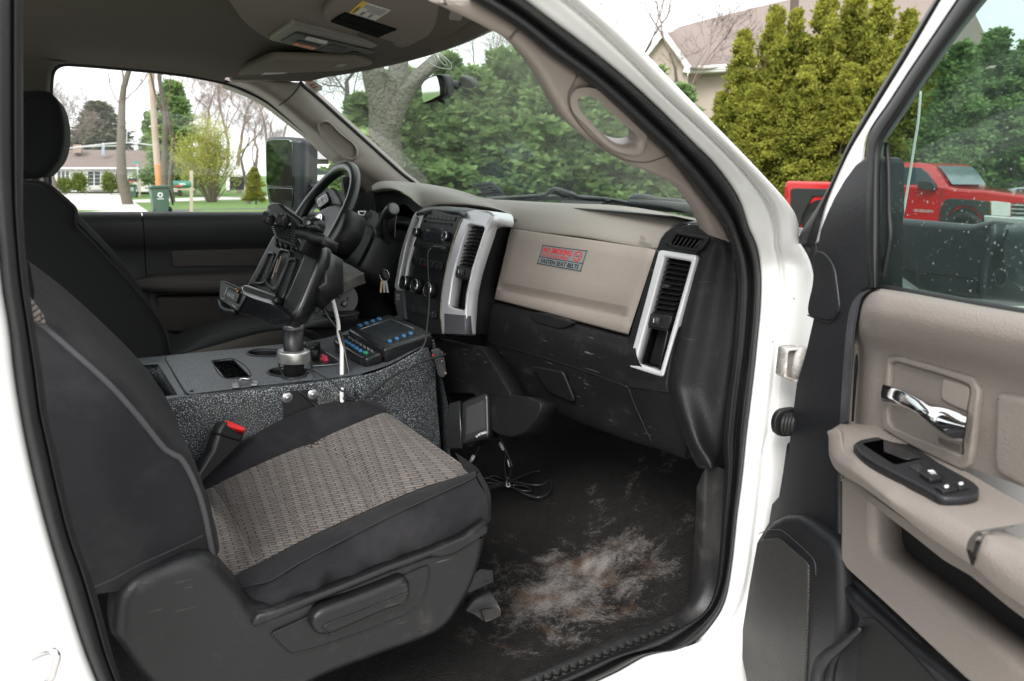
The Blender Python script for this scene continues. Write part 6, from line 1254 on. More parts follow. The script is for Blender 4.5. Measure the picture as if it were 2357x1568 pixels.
for k in range(4): plate2('printed_line', WS, [sb(.1,.12+.05*k+(.5 if k > 1 else 0)), sb(.9,.12+.05*k+(.5 if k > 1 else 0)), sb(.9,.145+.05*k+(.5 if k > 1 else 0)), sb(.1,.145+.05*k+(.5 if k > 1 else 0))], INK, os_, thick=.0003, bev=0, front=.0009)
for u0, v0, n_ in ((.15,.38,7),(.6,.32,5),(.62,.55,6)):
    tube('handwriting', [WS.at(*sb(u0+.045*i, v0+.07*(i % 2)+.01*i), .001) for i in range(n_)], .0008, SB, os_, n=40, seg=4)
al = thing('corner_sticker', 'white and red sticker in the far upper corner of the windshield', 'sticker', tuple(onX(fN(270,290), .80)[0]))
ALP = PL(onX(fN(270,290), .80)[0], (-.62,-.35,-.7))
plate('sticker_sheet', ALP, fN(195,245, 262,232, 350,290, 345,320, 270,345), pm('sticker_white', (.6,.58,.57), .5), al, thick=.0006, bev=0)
for y_ in (0, 28, 52): plate('printed_line', ALP, fN(215+y_*.7,250+y_, 258+y_*.9,238+y_*.9, 272+y_*.9,246+y_*.9, 230+y_*.7,262+y_), SR, al, thick=.0003, bev=0, front=.0009)
# reflection of an emblem, put on the glass as pale lines beside the mirror
eb = thing('emblem_reflection', 'pale shield shaped emblem reflection drawn as lines high on the windshield above the mirror', 'emblem', tuple(onX(fS(1830,540), .93)[0]))
EP = PL(onX(fS(1830,540), .90)[0], (-.62,-.3,-.7)); EM = pm('reflection_pale', (.5,.53,.5), .5)
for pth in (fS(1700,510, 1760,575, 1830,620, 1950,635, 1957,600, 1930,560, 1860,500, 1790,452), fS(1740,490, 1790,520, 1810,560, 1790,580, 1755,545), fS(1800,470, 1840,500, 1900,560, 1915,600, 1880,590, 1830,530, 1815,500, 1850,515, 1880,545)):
    tube('reflection_line', EP.pts(pth), .0011, EM, eb, n=50, seg=5)
# ================================================================ WIPERS AND COWL
cow = thing('windshield_wipers', 'black windshield wiper arms parked at the base of the glass', 'wipers', (1.32,-.3,1.56))
WBK = pm('wiper_black', (.015,.018,.019), .45, .2, 20)
tube('wiper_arm', onX(fC(180,1300, 330,1290, 450,1278, 470,1255, 510,1240, 560,1252, 640,1285, 690,1300, 850,1310, 1000,1335), [1.30,1.28,1.26]), .0055, WBK, cow, n=70, seg=8)
tube('wiper_blade', onX(fC(60,1308, 250,1302, 450,1298, 680,1300, 900,1325, 1030,1345), [1.33,1.28]), .008, WBK, cow, n=50, seg=8)
plate('wiper_bracket', PL(onX(fC(570,1275), 1.275)[0], (-.95,-.3,.1)), fC(480,1270, 515,1242, 600,1252, 680,1298, 560,1295), WBK, cow, thick=.01, bev=.002)
tube('wiper_arm', onX(fC(1000,1320, 1030,1298, 1120,1305, 1160,1318, 1280,1330, 1420,1350, 1500,1370), [1.27,1.24]), .010, WBK, cow, n=50, seg=8)
tube('wiper_blade', onX(fC(1010,1335, 1150,1345, 1300,1360, 1450,1375), [1.26,1.22]), .012, WBK, cow, n=40, seg=8)
lathe('washer_nozzle', onX(fC(855,1325), 1.25)[0], (-.3,-.3,1), [(.008,0),(.008,.006),(.004,.010)], WBK, cow, seg=14)
loft('cowl', [[V3(1.36-.15*y*y,y,1.548) for y in (.85,.4,0,-.4,-.85)], [V3(1.55-.12*y*y,y,1.54) for y in (.85,.4,0,-.4,-.85)], [V3(1.65,y,1.52) for y in (.85,.4,0,-.4,-.85)]], WBK, cow, nu=20, nv=3)
loft('hood', [[V3(1.60,y,1.50) for y in (.85,.5,0,-.5,-.85)], [V3(2.2,y,1.49) for y in (.85,.5,0,-.5,-.85)], [V3(2.9,y,1.40) for y in (.85,.5,0,-.5,-.85)]], WHT, cab, nu=20, nv=4)
# ================================================================ PASSENGER DOOR (swung open)
DN = nrm((-.90,.44,0)); DR = PL((1.15,-.95,1.3), DN)
pd = thing('passenger_door', 'open front passenger door with beige and charcoal trim panel swung out at right', 'car door', (1.15,-.95,1.0))
DCH = pm('door_charcoal', (.010,.0105,.0128), .5, .15, 6, .5, 300, .0006, voro=True, dirt=.1, dcol=(.08,.08,.08), ds=10, dw=.6)
BED = pm('door_beige', (.215,.187,.166), .5, .06, 4, .55, 380, .0008, voro=True, dirt=.22, dcol=(.17,.145,.125), ds=8, dw=.62)
# window frame lofts
fb0 = fD(1680,-50, 1650,0, 1450,330, 1255,650, 1085,945, 980,1180, 895,1340, 800,1490, 740,1600)
fw0 = fD(1725,-50, 1692,0, 1480,360, 1300,650, 1190,830, 1100,980, 1000,1190, 935,1350, 895,1500, 870,1600)
fw1 = fD(1845,-50, 1805,0, 1650,230, 1500,450, 1350,680, 1245,830, 1205,925, 1190,1040, 1180,1200, 1170,1400)
fb1 = fD(2040,-50, 1992,0, 1800,240, 1600,520, 1450,750, 1345,895, 1320,935, 1318,960, 1315,1000, 1312,1040)
DRW = PL(DR.o, DR.n)
dp = lambda ps, o: DR.pts(ps, list(_vv(ps, o)))
loft('outer_seal', [dp(n40(fb0), -.05), dp(n40(fb0), -.012), dp(mid(fb0, fw0, .5, 40), .006), dp(n40(fw0), -.002)], RUB, pd, nu=60, nv=4)
loft('window_frame', [dp(n40(fw0), -.004), dp(mid(fw0, fw1, .08, 40), .004), dp(mid(fw0, fw1, .9, 40), .006), dp(n40(fw1), .0)], WHT, pd, nu=60, nv=4)
cset = fD(1845,-50, 1805,0, 1650,230, 1500,450, 1350,680, 1245,830, 1208,925, 1200,1030, 1198,1200, 1198,1568) + fI(1230,430)
cse1 = fD(2040,-50, 1992,0, 1800,240, 1600,520, 1450,750, 1350,895, 1318,950, 1308,1050, 1303,1200, 1300,1568) + fI(1292,432)
loft('glass_channel', [dp(n40(cset), .0), dp(mid(cset, cse1, .15, 40), .012), dp(mid(cset, cse1, .5, 40), .014), dp(mid(cset, cse1, .8, 40), .008), dp(mid(cset, cse1, 1, 40), -.012), dp(mid(cset, cse1, 1.05, 40), -.03)], pm('channel_rubber', (.006,.006,.0065), .5, .2), pd, nu=90, nv=5)
tube('glass_run', dp(fD(1338,940, 1350,1100, 1355,1400, 1362,1568) + fI(1300,430), -.012), .004, RUB, pd, n=30, seg=6)
GLD = glassy('door_glass', (.66,.75,.72), 1.5, .035, dust_haze_c=(.3,.36,.34), refl=.45)
plate('window_glass', DR, fD(2060,-50, 1992,0, 1800,240, 1600,520, 1450,750, 1345,895, 1310,960, 1300,1568) + fI(1290,440, 1700,515, 2300,625) + fD(2400,1568, 2400,-50), GLD, pd, thick=.004, bev=0, front=-.018)
# raindrops on the door glass
DRP = glassy('drop', (.88,.92,.92), 1.6, .05, dust_haze_c=(.8,.85,.85)); drp = []; rnd = random.Random(5); VV, FF = [], []
for i in range(270):
    x, y = rnd.uniform(1370, 2240), rnd.uniform(540, 1568)
    if rnd.random() < .65: x, y = rnd.uniform(1370, 2240), rnd.uniform(1250, 2050)
    if x < 1370+max(0, (900-y))*.75: continue
    p = fD(x, y)[0]; c_ = DR.loc(DR.hit(p, -.0135)); r_ = abs(rnd.gauss(0, 1))*.00045+.0004; b_ = len(VV)
    if y > 2020+(x-1300)*.18: continue
    for k, (rr_, h_) in enumerate(((1, 0), (.7, .6), (0.05, .8))):
        for a_ in range(7): VV.append(DR.at(c_[0]+r_*rr_*math.cos(a_*.8976), c_[1]+r_*rr_*1.15*math.sin(a_*.8976), -.0138+h_*r_*.8))
    for k in range(2): FF += [(b_+k*7+a_, b_+k*7+(a_+1) % 7, b_+(k+1)*7+(a_+1) % 7, b_+(k+1)*7+a_) for a_ in range(7)]
mk('raindrops', VV, FF, glassy('raindrop', (.80,.84,.84), 1.5, .22, .1, (.62,.68,.68)), pd, kind='stuff')
# charcoal carrier
car_ = fI(870,190, 862,400, 857,610, 800,860, 740,1060, 690,1500) + fM(680,0, 650,200, 625,350, 580,400, 560,520, 490,640, 430,950, 380,1250, 372,1350, 398,1480, 440,1568, 480,1650, 2100,1750, 1840,1575, 1300,1065, 1060,845, 1018,770, 1022,180) + fI(960,1400, 1040,1325, 1085,1312, 1120,800, 1150,560, 1185,460, 1230,440, 1230,0) + fD(1240,1400, 1240,1070, 1225,1038, 1195,1030, 1130,1075, 1060,1170, 990,1290, 940,1400, 900,1500)
plate('charcoal_panel', DR, car_, DCH, pd, thick=.05, bev=.006, nb=3, front=.010)
plate('mirror_corner_cover', DR, smc(fI(870,190, 930,210, 985,290, 1005,400, 1020,520, 1023,570, 975,650, 940,650, 822,612, 850,400), 3), DCH, pd, thick=.01, bev=.003, front=.0125)
tube('corner_gap', dp(fI(822,612, 900,645, 968,655, 1000,625, 1025,580), .0125), .0014, BLK, pd, n=30, seg=6)
loft('edge_strip', [dp(fI(1030,1330, 1050,1000, 1075,700, 1100,560, 1150,480, 1215,448), .012), dp(fI(1085,1312, 1120,800, 1148,600, 1175,500, 1230,450, 1290,445), .028), dp(fI(1092,1312, 1128,800, 1156,600, 1188,500, 1240,456, 1300,452), .02)], pm('edge_bluegrey', (.035,.037,.045), .4, .1, 5, .4, 400, .0006, voro=True), pd, nu=40, nv=4)
# beige upper panel
L_ = fI(1240,447, 1185,480, 1160,560, 1140,680, 1128,800, 1118,900, 1105,1080, 1090,1320)
R_ = fI(2400,640, 2400,680, 2400,800, 2400,930, 2400,1080, 2400,1180, 2400,1400, 2400,1800)
of = [.010,.038,.048,.040,.016,.010,.010,.010]
rows = []
for a_, b_, o in zip(L_, R_, of):
    rows.append([DR.hit((a_[0]*(1-t)+b_[0]*t, a_[1]*(1-t)+b_[1]*t), o if t > .07 else (o-.010 if t > .02 else .010)) for t in (0, .03, .09, .16, .4, .7, 1)])
rows[0] = dp(fI(1230,446, 1290,442, 1330,443, 1450,460, 1700,505, 2000,560, 2400,628), [.0,.006,.008,.008,.008,.008,.008])
rows[1] = dp(fI(1190,468, 1250,462, 1310,466, 1440,490, 1700,535, 2000,590, 2400,660), [.008,.026,.034,.036,.036,.036,.036])
loft('door_card', rows, BED, pd, nu=50, nv=8)
tube('belt_weatherstrip', dp(fI(1290,432, 1500,470, 1700,506, 2000,560, 2400,630), -.004), .006, RUB, pd, n=30, seg=8)
# right hand panel relief
plate('card_relief', DR, rr(fI(2045,1115, 2120,1130, 2500,1200, 2500,1900, 2240,1760, 2050,1660, 2030,1560), 22), BED, pd, thick=.01, bev=.008, nb=5, front=.018)
# handle bezel, cup, chrome pull
bo_ = fO(1040,430, 1060,415, 1100,418, 1760,612, 1825,650, 1838,720, 1790,1100, 1748,1430, 1730,1445, 990,1055, 1000,900, 1015,640)
bh = fO(1060,500, 1100,475, 1500,590, 1690,655, 1760,690, 1768,740, 1740,900, 1735,960, 1700,1180, 1705,1280, 1680,1295, 1470,1210, 1300,1150, 1080,1050, 1045,1000, 1040,900)
plate('handle_bezel', DR, smc(bo_, 2), BED, pd, thick=.012, bev=.003, front=.0175, holes=[rr(bh, 5)])
cupr = [dp(rr(bh, 5)+[rr(bh, 5)[0]], .014)]; ctr = np.mean(np.array(bh), 0)
cupr.append(dp([tuple(ctr+(np.array(p)-ctr)*.93) for p in rr(bh, 5)+[rr(bh, 5)[0]]], .003)); cupr.append(dp([tuple(ctr+(np.array(p)-ctr)*.78) for p in rr(bh, 5)+[rr(bh, 5)[0]]], -.004)); cupr.append(dp([tuple(ctr+(np.array(p)-ctr)*.02) for p in rr(bh, 5)+[rr(bh, 5)[0]]], -.005))
loft('handle_cup', cupr, BEIS, pd, nu=100, nv=5)
plate('handle_base', DR, rr(fO(1520,620, 1690,665, 1760,700, 1765,760, 1740,930, 1560,850, 1500,800), 8), BEIS, pd, thick=.02, bev=.004, nb=4, front=.013)
plate('handle_base', DR, rr(fO(1460,1090, 1690,1180, 1700,1290, 1640,1290, 1480,1215), 8), BEIS, pd, thick=.02, bev=.004, nb=4, front=.010)
tube('cap_outline', dp([p for q in el(1395,720,48,82,20) for p in fO(*q)]+[fO(1443,720)[0]], -.0035), .0006, sdk, pd, n=40, seg=5)
pa = fO(1003,678, 1150,722, 1300,790, 1420,850, 1560,885, 1740,935)
pb_ = fO(988,780, 1120,812, 1260,880, 1390,940, 1480,1000, 1720,1060); pc_ = fO(1010,845, 1130,860, 1240,900, 1360,985, 1560,1120, 1700,1180)
hnd = [dp(pa, [.012,.03,.036,.036,.03,.024]), dp(pa, [.020,.040,.046,.046,.040,.030]), dp(pb_, [.024,.046,.054,.056,.050,.040]), dp(pc_, [.018,.040,.048,.048,.042,.028]), dp(pc_, [.010,.026,.034,.034,.026,.014])]
loft('door_handle', hnd, CHR, pd, nu=50, nv=6, label='chrome inner door handle')
# armrest
b0 = fI(1042,1322, 1090,1318, 1180,1330) + fO(985,1052, 1400,1272, 1742,1446) + fM(2060,310, 2400,500)
b1 = fI(985,1360, 1030,1372) + fM(1050,60, 1110,110, 1250,215, 1420,330, 1650,440, 1915,590)
b2 = fI(960,1395, 958,1450) + fM(965,95, 1010,165, 1180,270, 1400,435, 1600,588, 1885,778)
b0e = b0[:6]+fM(2150,350); 
R0 = dp(n40(b0), [.010,.010,.014,.018]); R1 = dp(n40(b1), [.06,.10,.115,.115,.115]); R2 = dp(n40(b2), [.055,.10,.125,.125,.125])
Rm = dp([(a_[0]*.12+b_[0]*.88, a_[1]*.12+b_[1]*.88-1) for a_, b_ in zip(n40(b0), n40(b1))], [.05,.09,.105,.105,.105])
R3 = dp([(p[0]+2, p[1]+7) for p in n40(b2)], [.05,.09,.11,.11,.11]); R4 = dp([(p[0]+6, p[1]+12) for p in n40(b2)], [.0,.02,.02,.02])
loft('armrest', [R0, [a_*.66+b_*.34 for a_, b_ in zip(R0, Rm)], [a_*.33+b_*.67 for a_, b_ in zip(R0, Rm)], Rm, R1, [a_*.5+b_*.5+pd_n for a_, b_, pd_n in zip(R1, R2, [DN*.006]*40)], R2, R3, R4], BED, pd, nu=70, nv=6)
AT = PL(Rm[22], nrm(np.cross(Rm[30]-R0[30], Rm[10]-Rm[30])));
if AT.n[2] < 0: AT = PL(AT.o, -AT.n)
swp = fO(748,1195, 790,1165, 900,1140, 1000,1132, 1060,1145) + fM(1480,0, 1700,140, 1900,250, 1945,290, 1940,325, 1860,350, 1740,358, 1680,350, 1590,300, 1300,150, 1170,70, 1125,15)
ATS = AT
plate('switch_plate', ATS, smc(swp, 3), DCH, pd, thick=.012, bev=.003, nb=3, front=.011)
plate('pull_cup', ATS, rr(fO(820,1190, 1010,1155, 1060,1170, 1355,1318, 1130,1372, 1090,1365), 6), pm('cup_shade_black', (.001,.001,.001), 1, spec=0), pd, thick=.003, bev=.001, front=.0118)  # flat plate; the cup's inside shade is put into its near-black colour
plate('cup_wall', ATS, fO(1010,1158, 1060,1172, 1350,1318, 1200,1330, 1015,1260), pm('cup_gloss', (.012,.012,.014), .25), pd, thick=.002, bev=.0005, front=.0124)
plate('switch_well', ATS, rr(fM(1470,148, 1560,133, 1730,228, 1625,242), 4), BLK, pd, thick=.002, bev=.0005, front=.0117)
wsw = plate('window_switch', ATS, rr(fM(1548,190, 1590,165, 1712,225, 1625,238), 4), DK2, pd, thick=.008, bev=.002, front=.017)
plate('window_switch', ATS, rr(fM(1480,150, 1550,135, 1590,165, 1545,182), 4), DK, pd, thick=.006, bev=.002, front=.014)
ic = [ATS.loc(ATS.hit(p, .0175)) for p in fM(1608,182, 1650,180, 1672,215, 1628,216)]
def ib(u, v): return (ic[0]*(1-u)+ic[1]*u)*(1-v)+(ic[3]*(1-u)+ic[2]*u)*v
plate2('window_symbol', ATS, [ib(0,0), ib(.8,0), ib(1,.35), ib(0,.35)], WHP, wsw, thick=.0003, bev=0, front=.0175); plate2('window_symbol', ATS, [ib(.1,.5), ib(1,.5), ib(1,.62), ib(.1,.62)], WHP, wsw, thick=.0003, bev=0, front=.0175)
sheared('button_mark', 'AUTO', .1, .7, 1, 1, GRP, .01, h=.0176, parent=wsw, q=ic, pl=ATS)
for a_ in (fM(1650,285, 1755,258, 1810,300, 1710,318), fM(1765,258, 1840,242, 1885,285, 1815,298)):
    b_ = plate('lock_switch', ATS, rr(a_, 3), DK2, pd, thick=.006, bev=.0015, front=.015)
    c_ = np.mean(np.array(a_), 0); plate('lock_symbol', ATS, smc([(c_[0]-5, c_[1]-2), (c_[0]+3, c_[1]-4), (c_[0]+6, c_[1]), (c_[0]+1, c_[1]+3), (c_[0]-4, c_[1]+2)], 3), WHP, b_, thick=.0003, bev=0, front=.0155)
# chrome accent + pull handle
c0 = dp(fM(1965,588, 1935,600, 1905,680, 1885,780), [.10,.126,.130,.127]); 
loft('chrome_accent', [dp(fM(2240,520, 2090,562, 1970,588, 1940,600, 1912,690, 1890,785), [.03,.09,.115,.127,.131,.127]), dp(fM(2250,532, 2100,575, 1990,600, 1968,612, 1940,700, 1912,800), [.035,.094,.12,.131,.135,.13])], CHR, pd, nu=30, nv=3)
loft('pull_handle', [dp(fM(2100,570, 2240,640, 2400,720), [.05,.05]), dp(fM(1992,600, 2150,690, 2400,820), [.115,.115]), dp(fM(1950,700, 2150,870, 2400,1040), [.130,.13]), dp(fM(1915,800, 2100,960, 2400,1160), [.125,.125]), dp(fM(1925,810, 2100,975, 2400,1175), [.03,.03])], BED, pd, nu=20, nv=6)
# lower beige frame with map pocket
lf = fM(1022,178, 1090,230, 1160,285, 1235,335, 1500,530, 1720,700, 1900,800, 2150,1000, 2400,1180, 2400,1850, 2150,1780, 1840,1570, 1300,1062, 1060,842, 1018,772)
lh_ = fM(1236,418, 1380,520, 1560,650, 1640,700, 1860,770, 1950,850, 2240,1045, 2340,1120, 2340,1560, 2240,1495, 1955,1270, 1730,1085, 1500,905, 1310,765, 1262,710, 1242,650)
plate('lower_frame', DR, rr(lf, 5), BED, pd, thick=.05, bev=.014, nb=6, front=.040, holes=[rr(lh_, 6)])
plate('pocket_back', DR, fM(1150,350, 2400,900, 2400,1700, 1150,750), BLK, pd, thick=.003, bev=0, front=-.004)
RBM = pm('pocket_black', (.008,.008,.009), .5, .2, 8, .3, 400)
loft('pocket_floor', [dp(fM(1245,690, 1310,772, 1500,915, 1955,1285, 2400,1640), .036), dp(fM(1300,640, 1480,790, 1700,900, 2000,1200, 2400,1500), .0)], RBM, pd, nu=20, nv=3)
# speaker pod
pod = fM(395,1260, 440,950, 492,640, 545,545, 620,490, 700,472, 770,490, 870,565, 985,660, 1015,760, 1022,1000, 1018,1330, 960,1450, 900,1650, 470,1650, 440,1568, 398,1480, 378,1350)
plate('speaker_pod', DR, smc(pod, 2), DCH, pd, thick=.04, bev=.014, nb=6, front=.034)
def meshmat():
    m = pm('speaker_mesh', (.014,.014,.015), .5, .1); t = m.node_tree; L = t.links.new; b = t.nodes['Principled BSDF']
    uv = nd(t, 'ShaderNodeUVMap'); mp = nd(t, 'ShaderNodeMapping'); L(uv.outputs[0], mp.inputs[0]); mp.inputs['Rotation'].default_value[2] = .785; mp.inputs['Scale'].default_value = (260,260,260)
    v = nd(t, 'ShaderNodeTexVoronoi', i_Scale=1, i_Randomness=0); v.voronoi_dimensions = '2D'; L(mp.outputs[0], v.inputs['Vector'])
    mr = nd(t, 'ShaderNodeMapRange', i_From_Min=.28, i_From_Max=.42); L(v.outputs['Distance'], mr.inputs[0])
    mx = nd(t, 'ShaderNodeMix', data_type='RGBA'); mx.inputs['A'].default_value = (.0015,.0015,.0015,1); mx.inputs['B'].default_value = (.05,.047,.044,1); L(mr.outputs[0], mx.inputs['Factor']); L(mx.outputs['Result'], b.inputs['Base Color'])
    bp = nd(t, 'ShaderNodeBump', i_Strength=.6, i_Distance=.001); L(mr.outputs[0], bp.inputs['Height']); L(bp.outputs[0], b.inputs['Normal']); return m
plate('speaker_grille', DR, fM(488,655, 520,638, 620,628, 640,640, 800,780, 820,810, 820,1000, 805,1480, 790,1650, 460,1650, 420,1568, 390,1420, 388,1250, 435,950), meshmat(), pd, thick=.006, bev=.002, front=.0375)
tube('pod_seam', dp(fM(500,600, 560,578, 640,575, 680,598, 830,735, 868,790, 875,870), .0345), .0009, pm('pod_edge', (.05,.05,.053), .5), pd, n=40, seg=5)
# lower charcoal bottle holder
plate('bottle_holder', DR, smc(fM(1035,900, 1060,1030, 1100,1120, 1170,1180, 1160,1215, 1020,1345, 1010,1700, 1700,1900, 1900,1700, 1400,1250, 1120,1000), 2), DCH, pd, thick=.03, bev=.010, nb=4, front=.024)
plate('holder_opening', DR, smc(fM(1178,1150, 1210,1130, 1260,1160, 1400,1290, 1600,1500, 1700,1650, 1180,1700), 3), BLK, pd, thick=.003, bev=.001, front=.0255)
tube('holder_lip', dp(fM(1170,1220, 1090,1290, 1015,1350, 950,1400, 900,1470, 880,1568, 870,1650), [.03,.045,.055]), [.004,.009,.013], DCH, pd, n=40, seg=12)
# door outer skin and edge behind the panels
plate('door_shell', DR, fI(880,190, 870,610, 760,1060) + fM(700,0, 600,520, 450,950, 420,1650, 2400,1900, 2400,300) + fI(2400,700, 1290,460, 1200,440), WHT, pd, thick=.09, bev=.01, front=-.042)
HP = PL(onY(fI(720,940), -.935)[0], (-.35,-.93,0))
hn = plate('door_hinge', HP, rr(fI(685,835, 790,828, 800,1062, 745,1058, 680,1035, 665,1020), 6), pm('hinge_paint', (.6,.59,.57), .4, .15, 30, dirt=.8, dcol=(.18,.10,.05), ds=25, dw=.5), cab, thick=.03, bev=.003, front=.014, holes=[rr(fI(698,852, 790,842, 790,1045, 750,1040, 690,1018), 4)], label='white hinge box with rust traces')
plate('hinge_recess', HP, fI(690,845, 790,840, 790,1050, 685,1025), pm('hinge_dark', (.2,.19,.17), .6, .4, 40, dirt=.6, dcol=(.08,.05,.03), ds=30), hn, thick=.003, bev=0, front=.0)
lathe('hinge_pin', HP.hit(fI(755,930)[0], .004), nrm((0,-.2,1)), [(.010,-.03),(.010,.03),(.006,.034)], MATS['hinge_paint'], hn, seg=18)
bt = thing('wiring_boot', 'black ribbed rubber wiring boot between door and pillar below the hinge', 'rubber boot', tuple(onY(fI(650,1320), -.95)[0]))
plate('boot_flange', HP, smc(fI(608,1290, 640,1245, 700,1230, 760,1235, 760,1390, 660,1412, 615,1395, 600,1350), 3), RUB, bt, thick=.012, bev=.003, front=.010)
for k in range(4): lathe('boot_rib', HP.hit(fI(660+k*22,1320)[0], .012+k*.006), nrm(HP.n+HP.e1*.8), [(.016,0),(.021,.004),(.016,.009)], RUB, bt, seg=22)
tm = thing('passenger_mirror', 'dark towing mirror housing seen through the open door glass', 'side mirror', tuple(DR.hit(fI(1700,250)[0], -.16)))
MP2 = PL(DR.hit(fI(1700,250)[0], -.16), nrm(DN+V3(0,0,.1)))
plate('mirror_body', MP2, rr(fD(1362,1425, 1880,1468, 1960,1445, 2030,1440) + fI(2030,80, 1978,300, 1960,505, 1700,505, 1330,440, 1340,0), [24,20,12,12,8,16,12,12,20,10]), MH, tm, thick=.12, bev=.012, nb=5, front=0)
plate('mirror_head', MP2, smc(fD(2050,1462, 2400,1480) + fI(2420,440, 2250,448, 2150,440, 2080,400, 2045,330, 2040,150), 3), pm('mirror_head_grey', (.05,.06,.065), .35, .1, 10), tm, thick=.12, bev=.03, nb=6, front=.02)
lathe('round_button', MP2.hit(fI(2093,365)[0], .022), MP2.n, [(.013,0),(.013,.002),(.011,.003),(.010,.001),(.001,.001)], MH, tm, seg=26)
tube('mirror_groove', MP2.pts(fI(1420,0, 1420,250, 1440,300, 1700,345, 1900,370, 1950,395, 1955,505), .0005), .0016, BLK, tm, n=60, seg=6)
sc_ = thing('mirror_base', 'black rubber edged mirror mounting wedge with round bumps between cab and open door', 'mirror mount', tuple(DR.hit(fI(790,250)[0], -.03)))
SCP = PL(DR.hit(fI(790,250)[0], -.045), nrm((-.75,-.6,0)))
plate('wedge_plate', SCP, fD(940,1330, 880,1400, 820,1480, 760,1568) + fI(730,110, 712,200, 714,375, 770,385, 860,410, 880,190, 870,0), RUB, sc_, thick=.02, bev=.004, front=0)
for x, y in ((800,205),(780,325),(850,110)): lathe('round_bump', SCP.hit(fI(x, y)[0], 0), SCP.n, [(.014,0),(.012,.002),(.001,.0025)], RUB, sc_, seg=22)
plate('wedge_foot', SCP, smc(fI(752,425, 800,415, 822,440, 815,500, 780,530, 755,510), 3), DK2, sc_, thick=.015, bev=.004, front=.004)
lathe('foot_screw', SCP.hit(fI(787,482)[0], .005), SCP.n, [(.007,0),(.006,.002),(.001,.002)], pm('screw_dark', (.1,.1,.1), .4, metal=.6), sc_, seg=16)
# ================================================================ OUTSIDE
def far(ps, dist): return [CAM + ray(p)*(d_/math.hypot(ray(p)[0], ray(p)[1])) for p, d_ in zip(ps, _vv(ps, dist))]
def FP(px, dist, yaw=0):
    q = far([px], dist)[0]; n = nrm((CAM[0]-q[0], CAM[1]-q[1], 0)); c_, s_ = math.cos(yaw), math.sin(yaw)
    return PL(q, (n[0]*c_-n[1]*s_, n[0]*s_+n[1]*c_, 0))
def simp(name, c, rough=.8, **k): return pm(name, c, rough, k.pop('var', .2), k.pop('vs', 2), **k)
CON = simp('concrete', (.50,.48,.45), .85, vs=.6, dirt=.3, dcol=(.3,.28,.25), ds=.8, bump=.3, bs=30, bd=.01)
ASP = simp('asphalt', (.07,.073,.08), .9, bump=.4, bs=60, bd=.01)
GRS = simp('grass_green', (.10,.19,.035), .95, var=.35, vs=1.5, bump=1, bs=25, bd=.05, dirt=.5, dcol=(.16,.15,.07), ds=.35, dw=.5)
def gz(x, y):
    d_ = np.hypot(x, y+1.85); t = np.clip((d_-36)/25, 0, 1); return -.45*t*t*(3-2*t)
def ground():
    rs = np.r_[0, 2, 4, 7, 11, 16, 22, 30, 38, 46, 54, 62, 75, 100, 150, 260, 500]; an = np.linspace(0, 2*np.pi, 49)[:-1]
    V_ = [[0, -1.85, 0]]; 
    for r_ in rs[1:]:
        for a_ in an: x, y = r_*math.cos(a_), -1.85+r_*math.sin(a_); V_.append([x, y, float(gz(x, y))])
    F_ = [(0, 1+i, 1+(i+1) % 48) for i in range(48)]
    for k in range(len(rs)-2):
        for i in range(48): a_ = 1+k*48+i; b_ = 1+k*48+(i+1) % 48; F_.append((a_, a_+48, b_+48, b_))
    mk('ground', V_, F_, GRS, kind='structure')
ground()
def onG(ps, lift=0):
    out = []
    for p in ps:
        q = onZ([p], 0)[0]
        for _ in range(6): q = onZ([p], float(gz(q[0], q[1]))+lift)[0] if ray(p)[2] < -.001 else q
        out.append(q)
    return out
def sheet(name, pts, mat, lift, kind='structure'):
    P = [V3(q[0], q[1], float(gz(q[0], q[1]))+lift) for q in pts]
    V_ = P+[q-V3(0,0,.05) for q in P]; n = len(P)
    F_ = [tuple(range(n))]+[(i, (i+1) % n, n+(i+1) % n, n+i) for i in range(n)]
    return mk(name, V_, F_, mat, smooth=False, kind=kind)
sheet('driveway', [V3(-8,-9,0), V3(30,-9,0), V3(30,9,0), V3(-8,3.2,0)], CON, .012)
sheet('side_driveway', onG(fQ(-700,1142, 600,1143, 700,1190, 870,1312, 900,1345)) + [V3(-3,26,0)], CON, .020)
sheet('sidewalk', onG(fQ(735,1214, 1400,1190, 2600,1168, 2600,1192, 1500,1212, 760,1240)), CON, .016)
sheet('road', [V3(-40,14,0), V3(60,14,0)]+onG(fQ(2600,1268, 1900,1284, 1060,1300, 500,1330)), ASP, .010)
rr2 = np.random.RandomState(3)
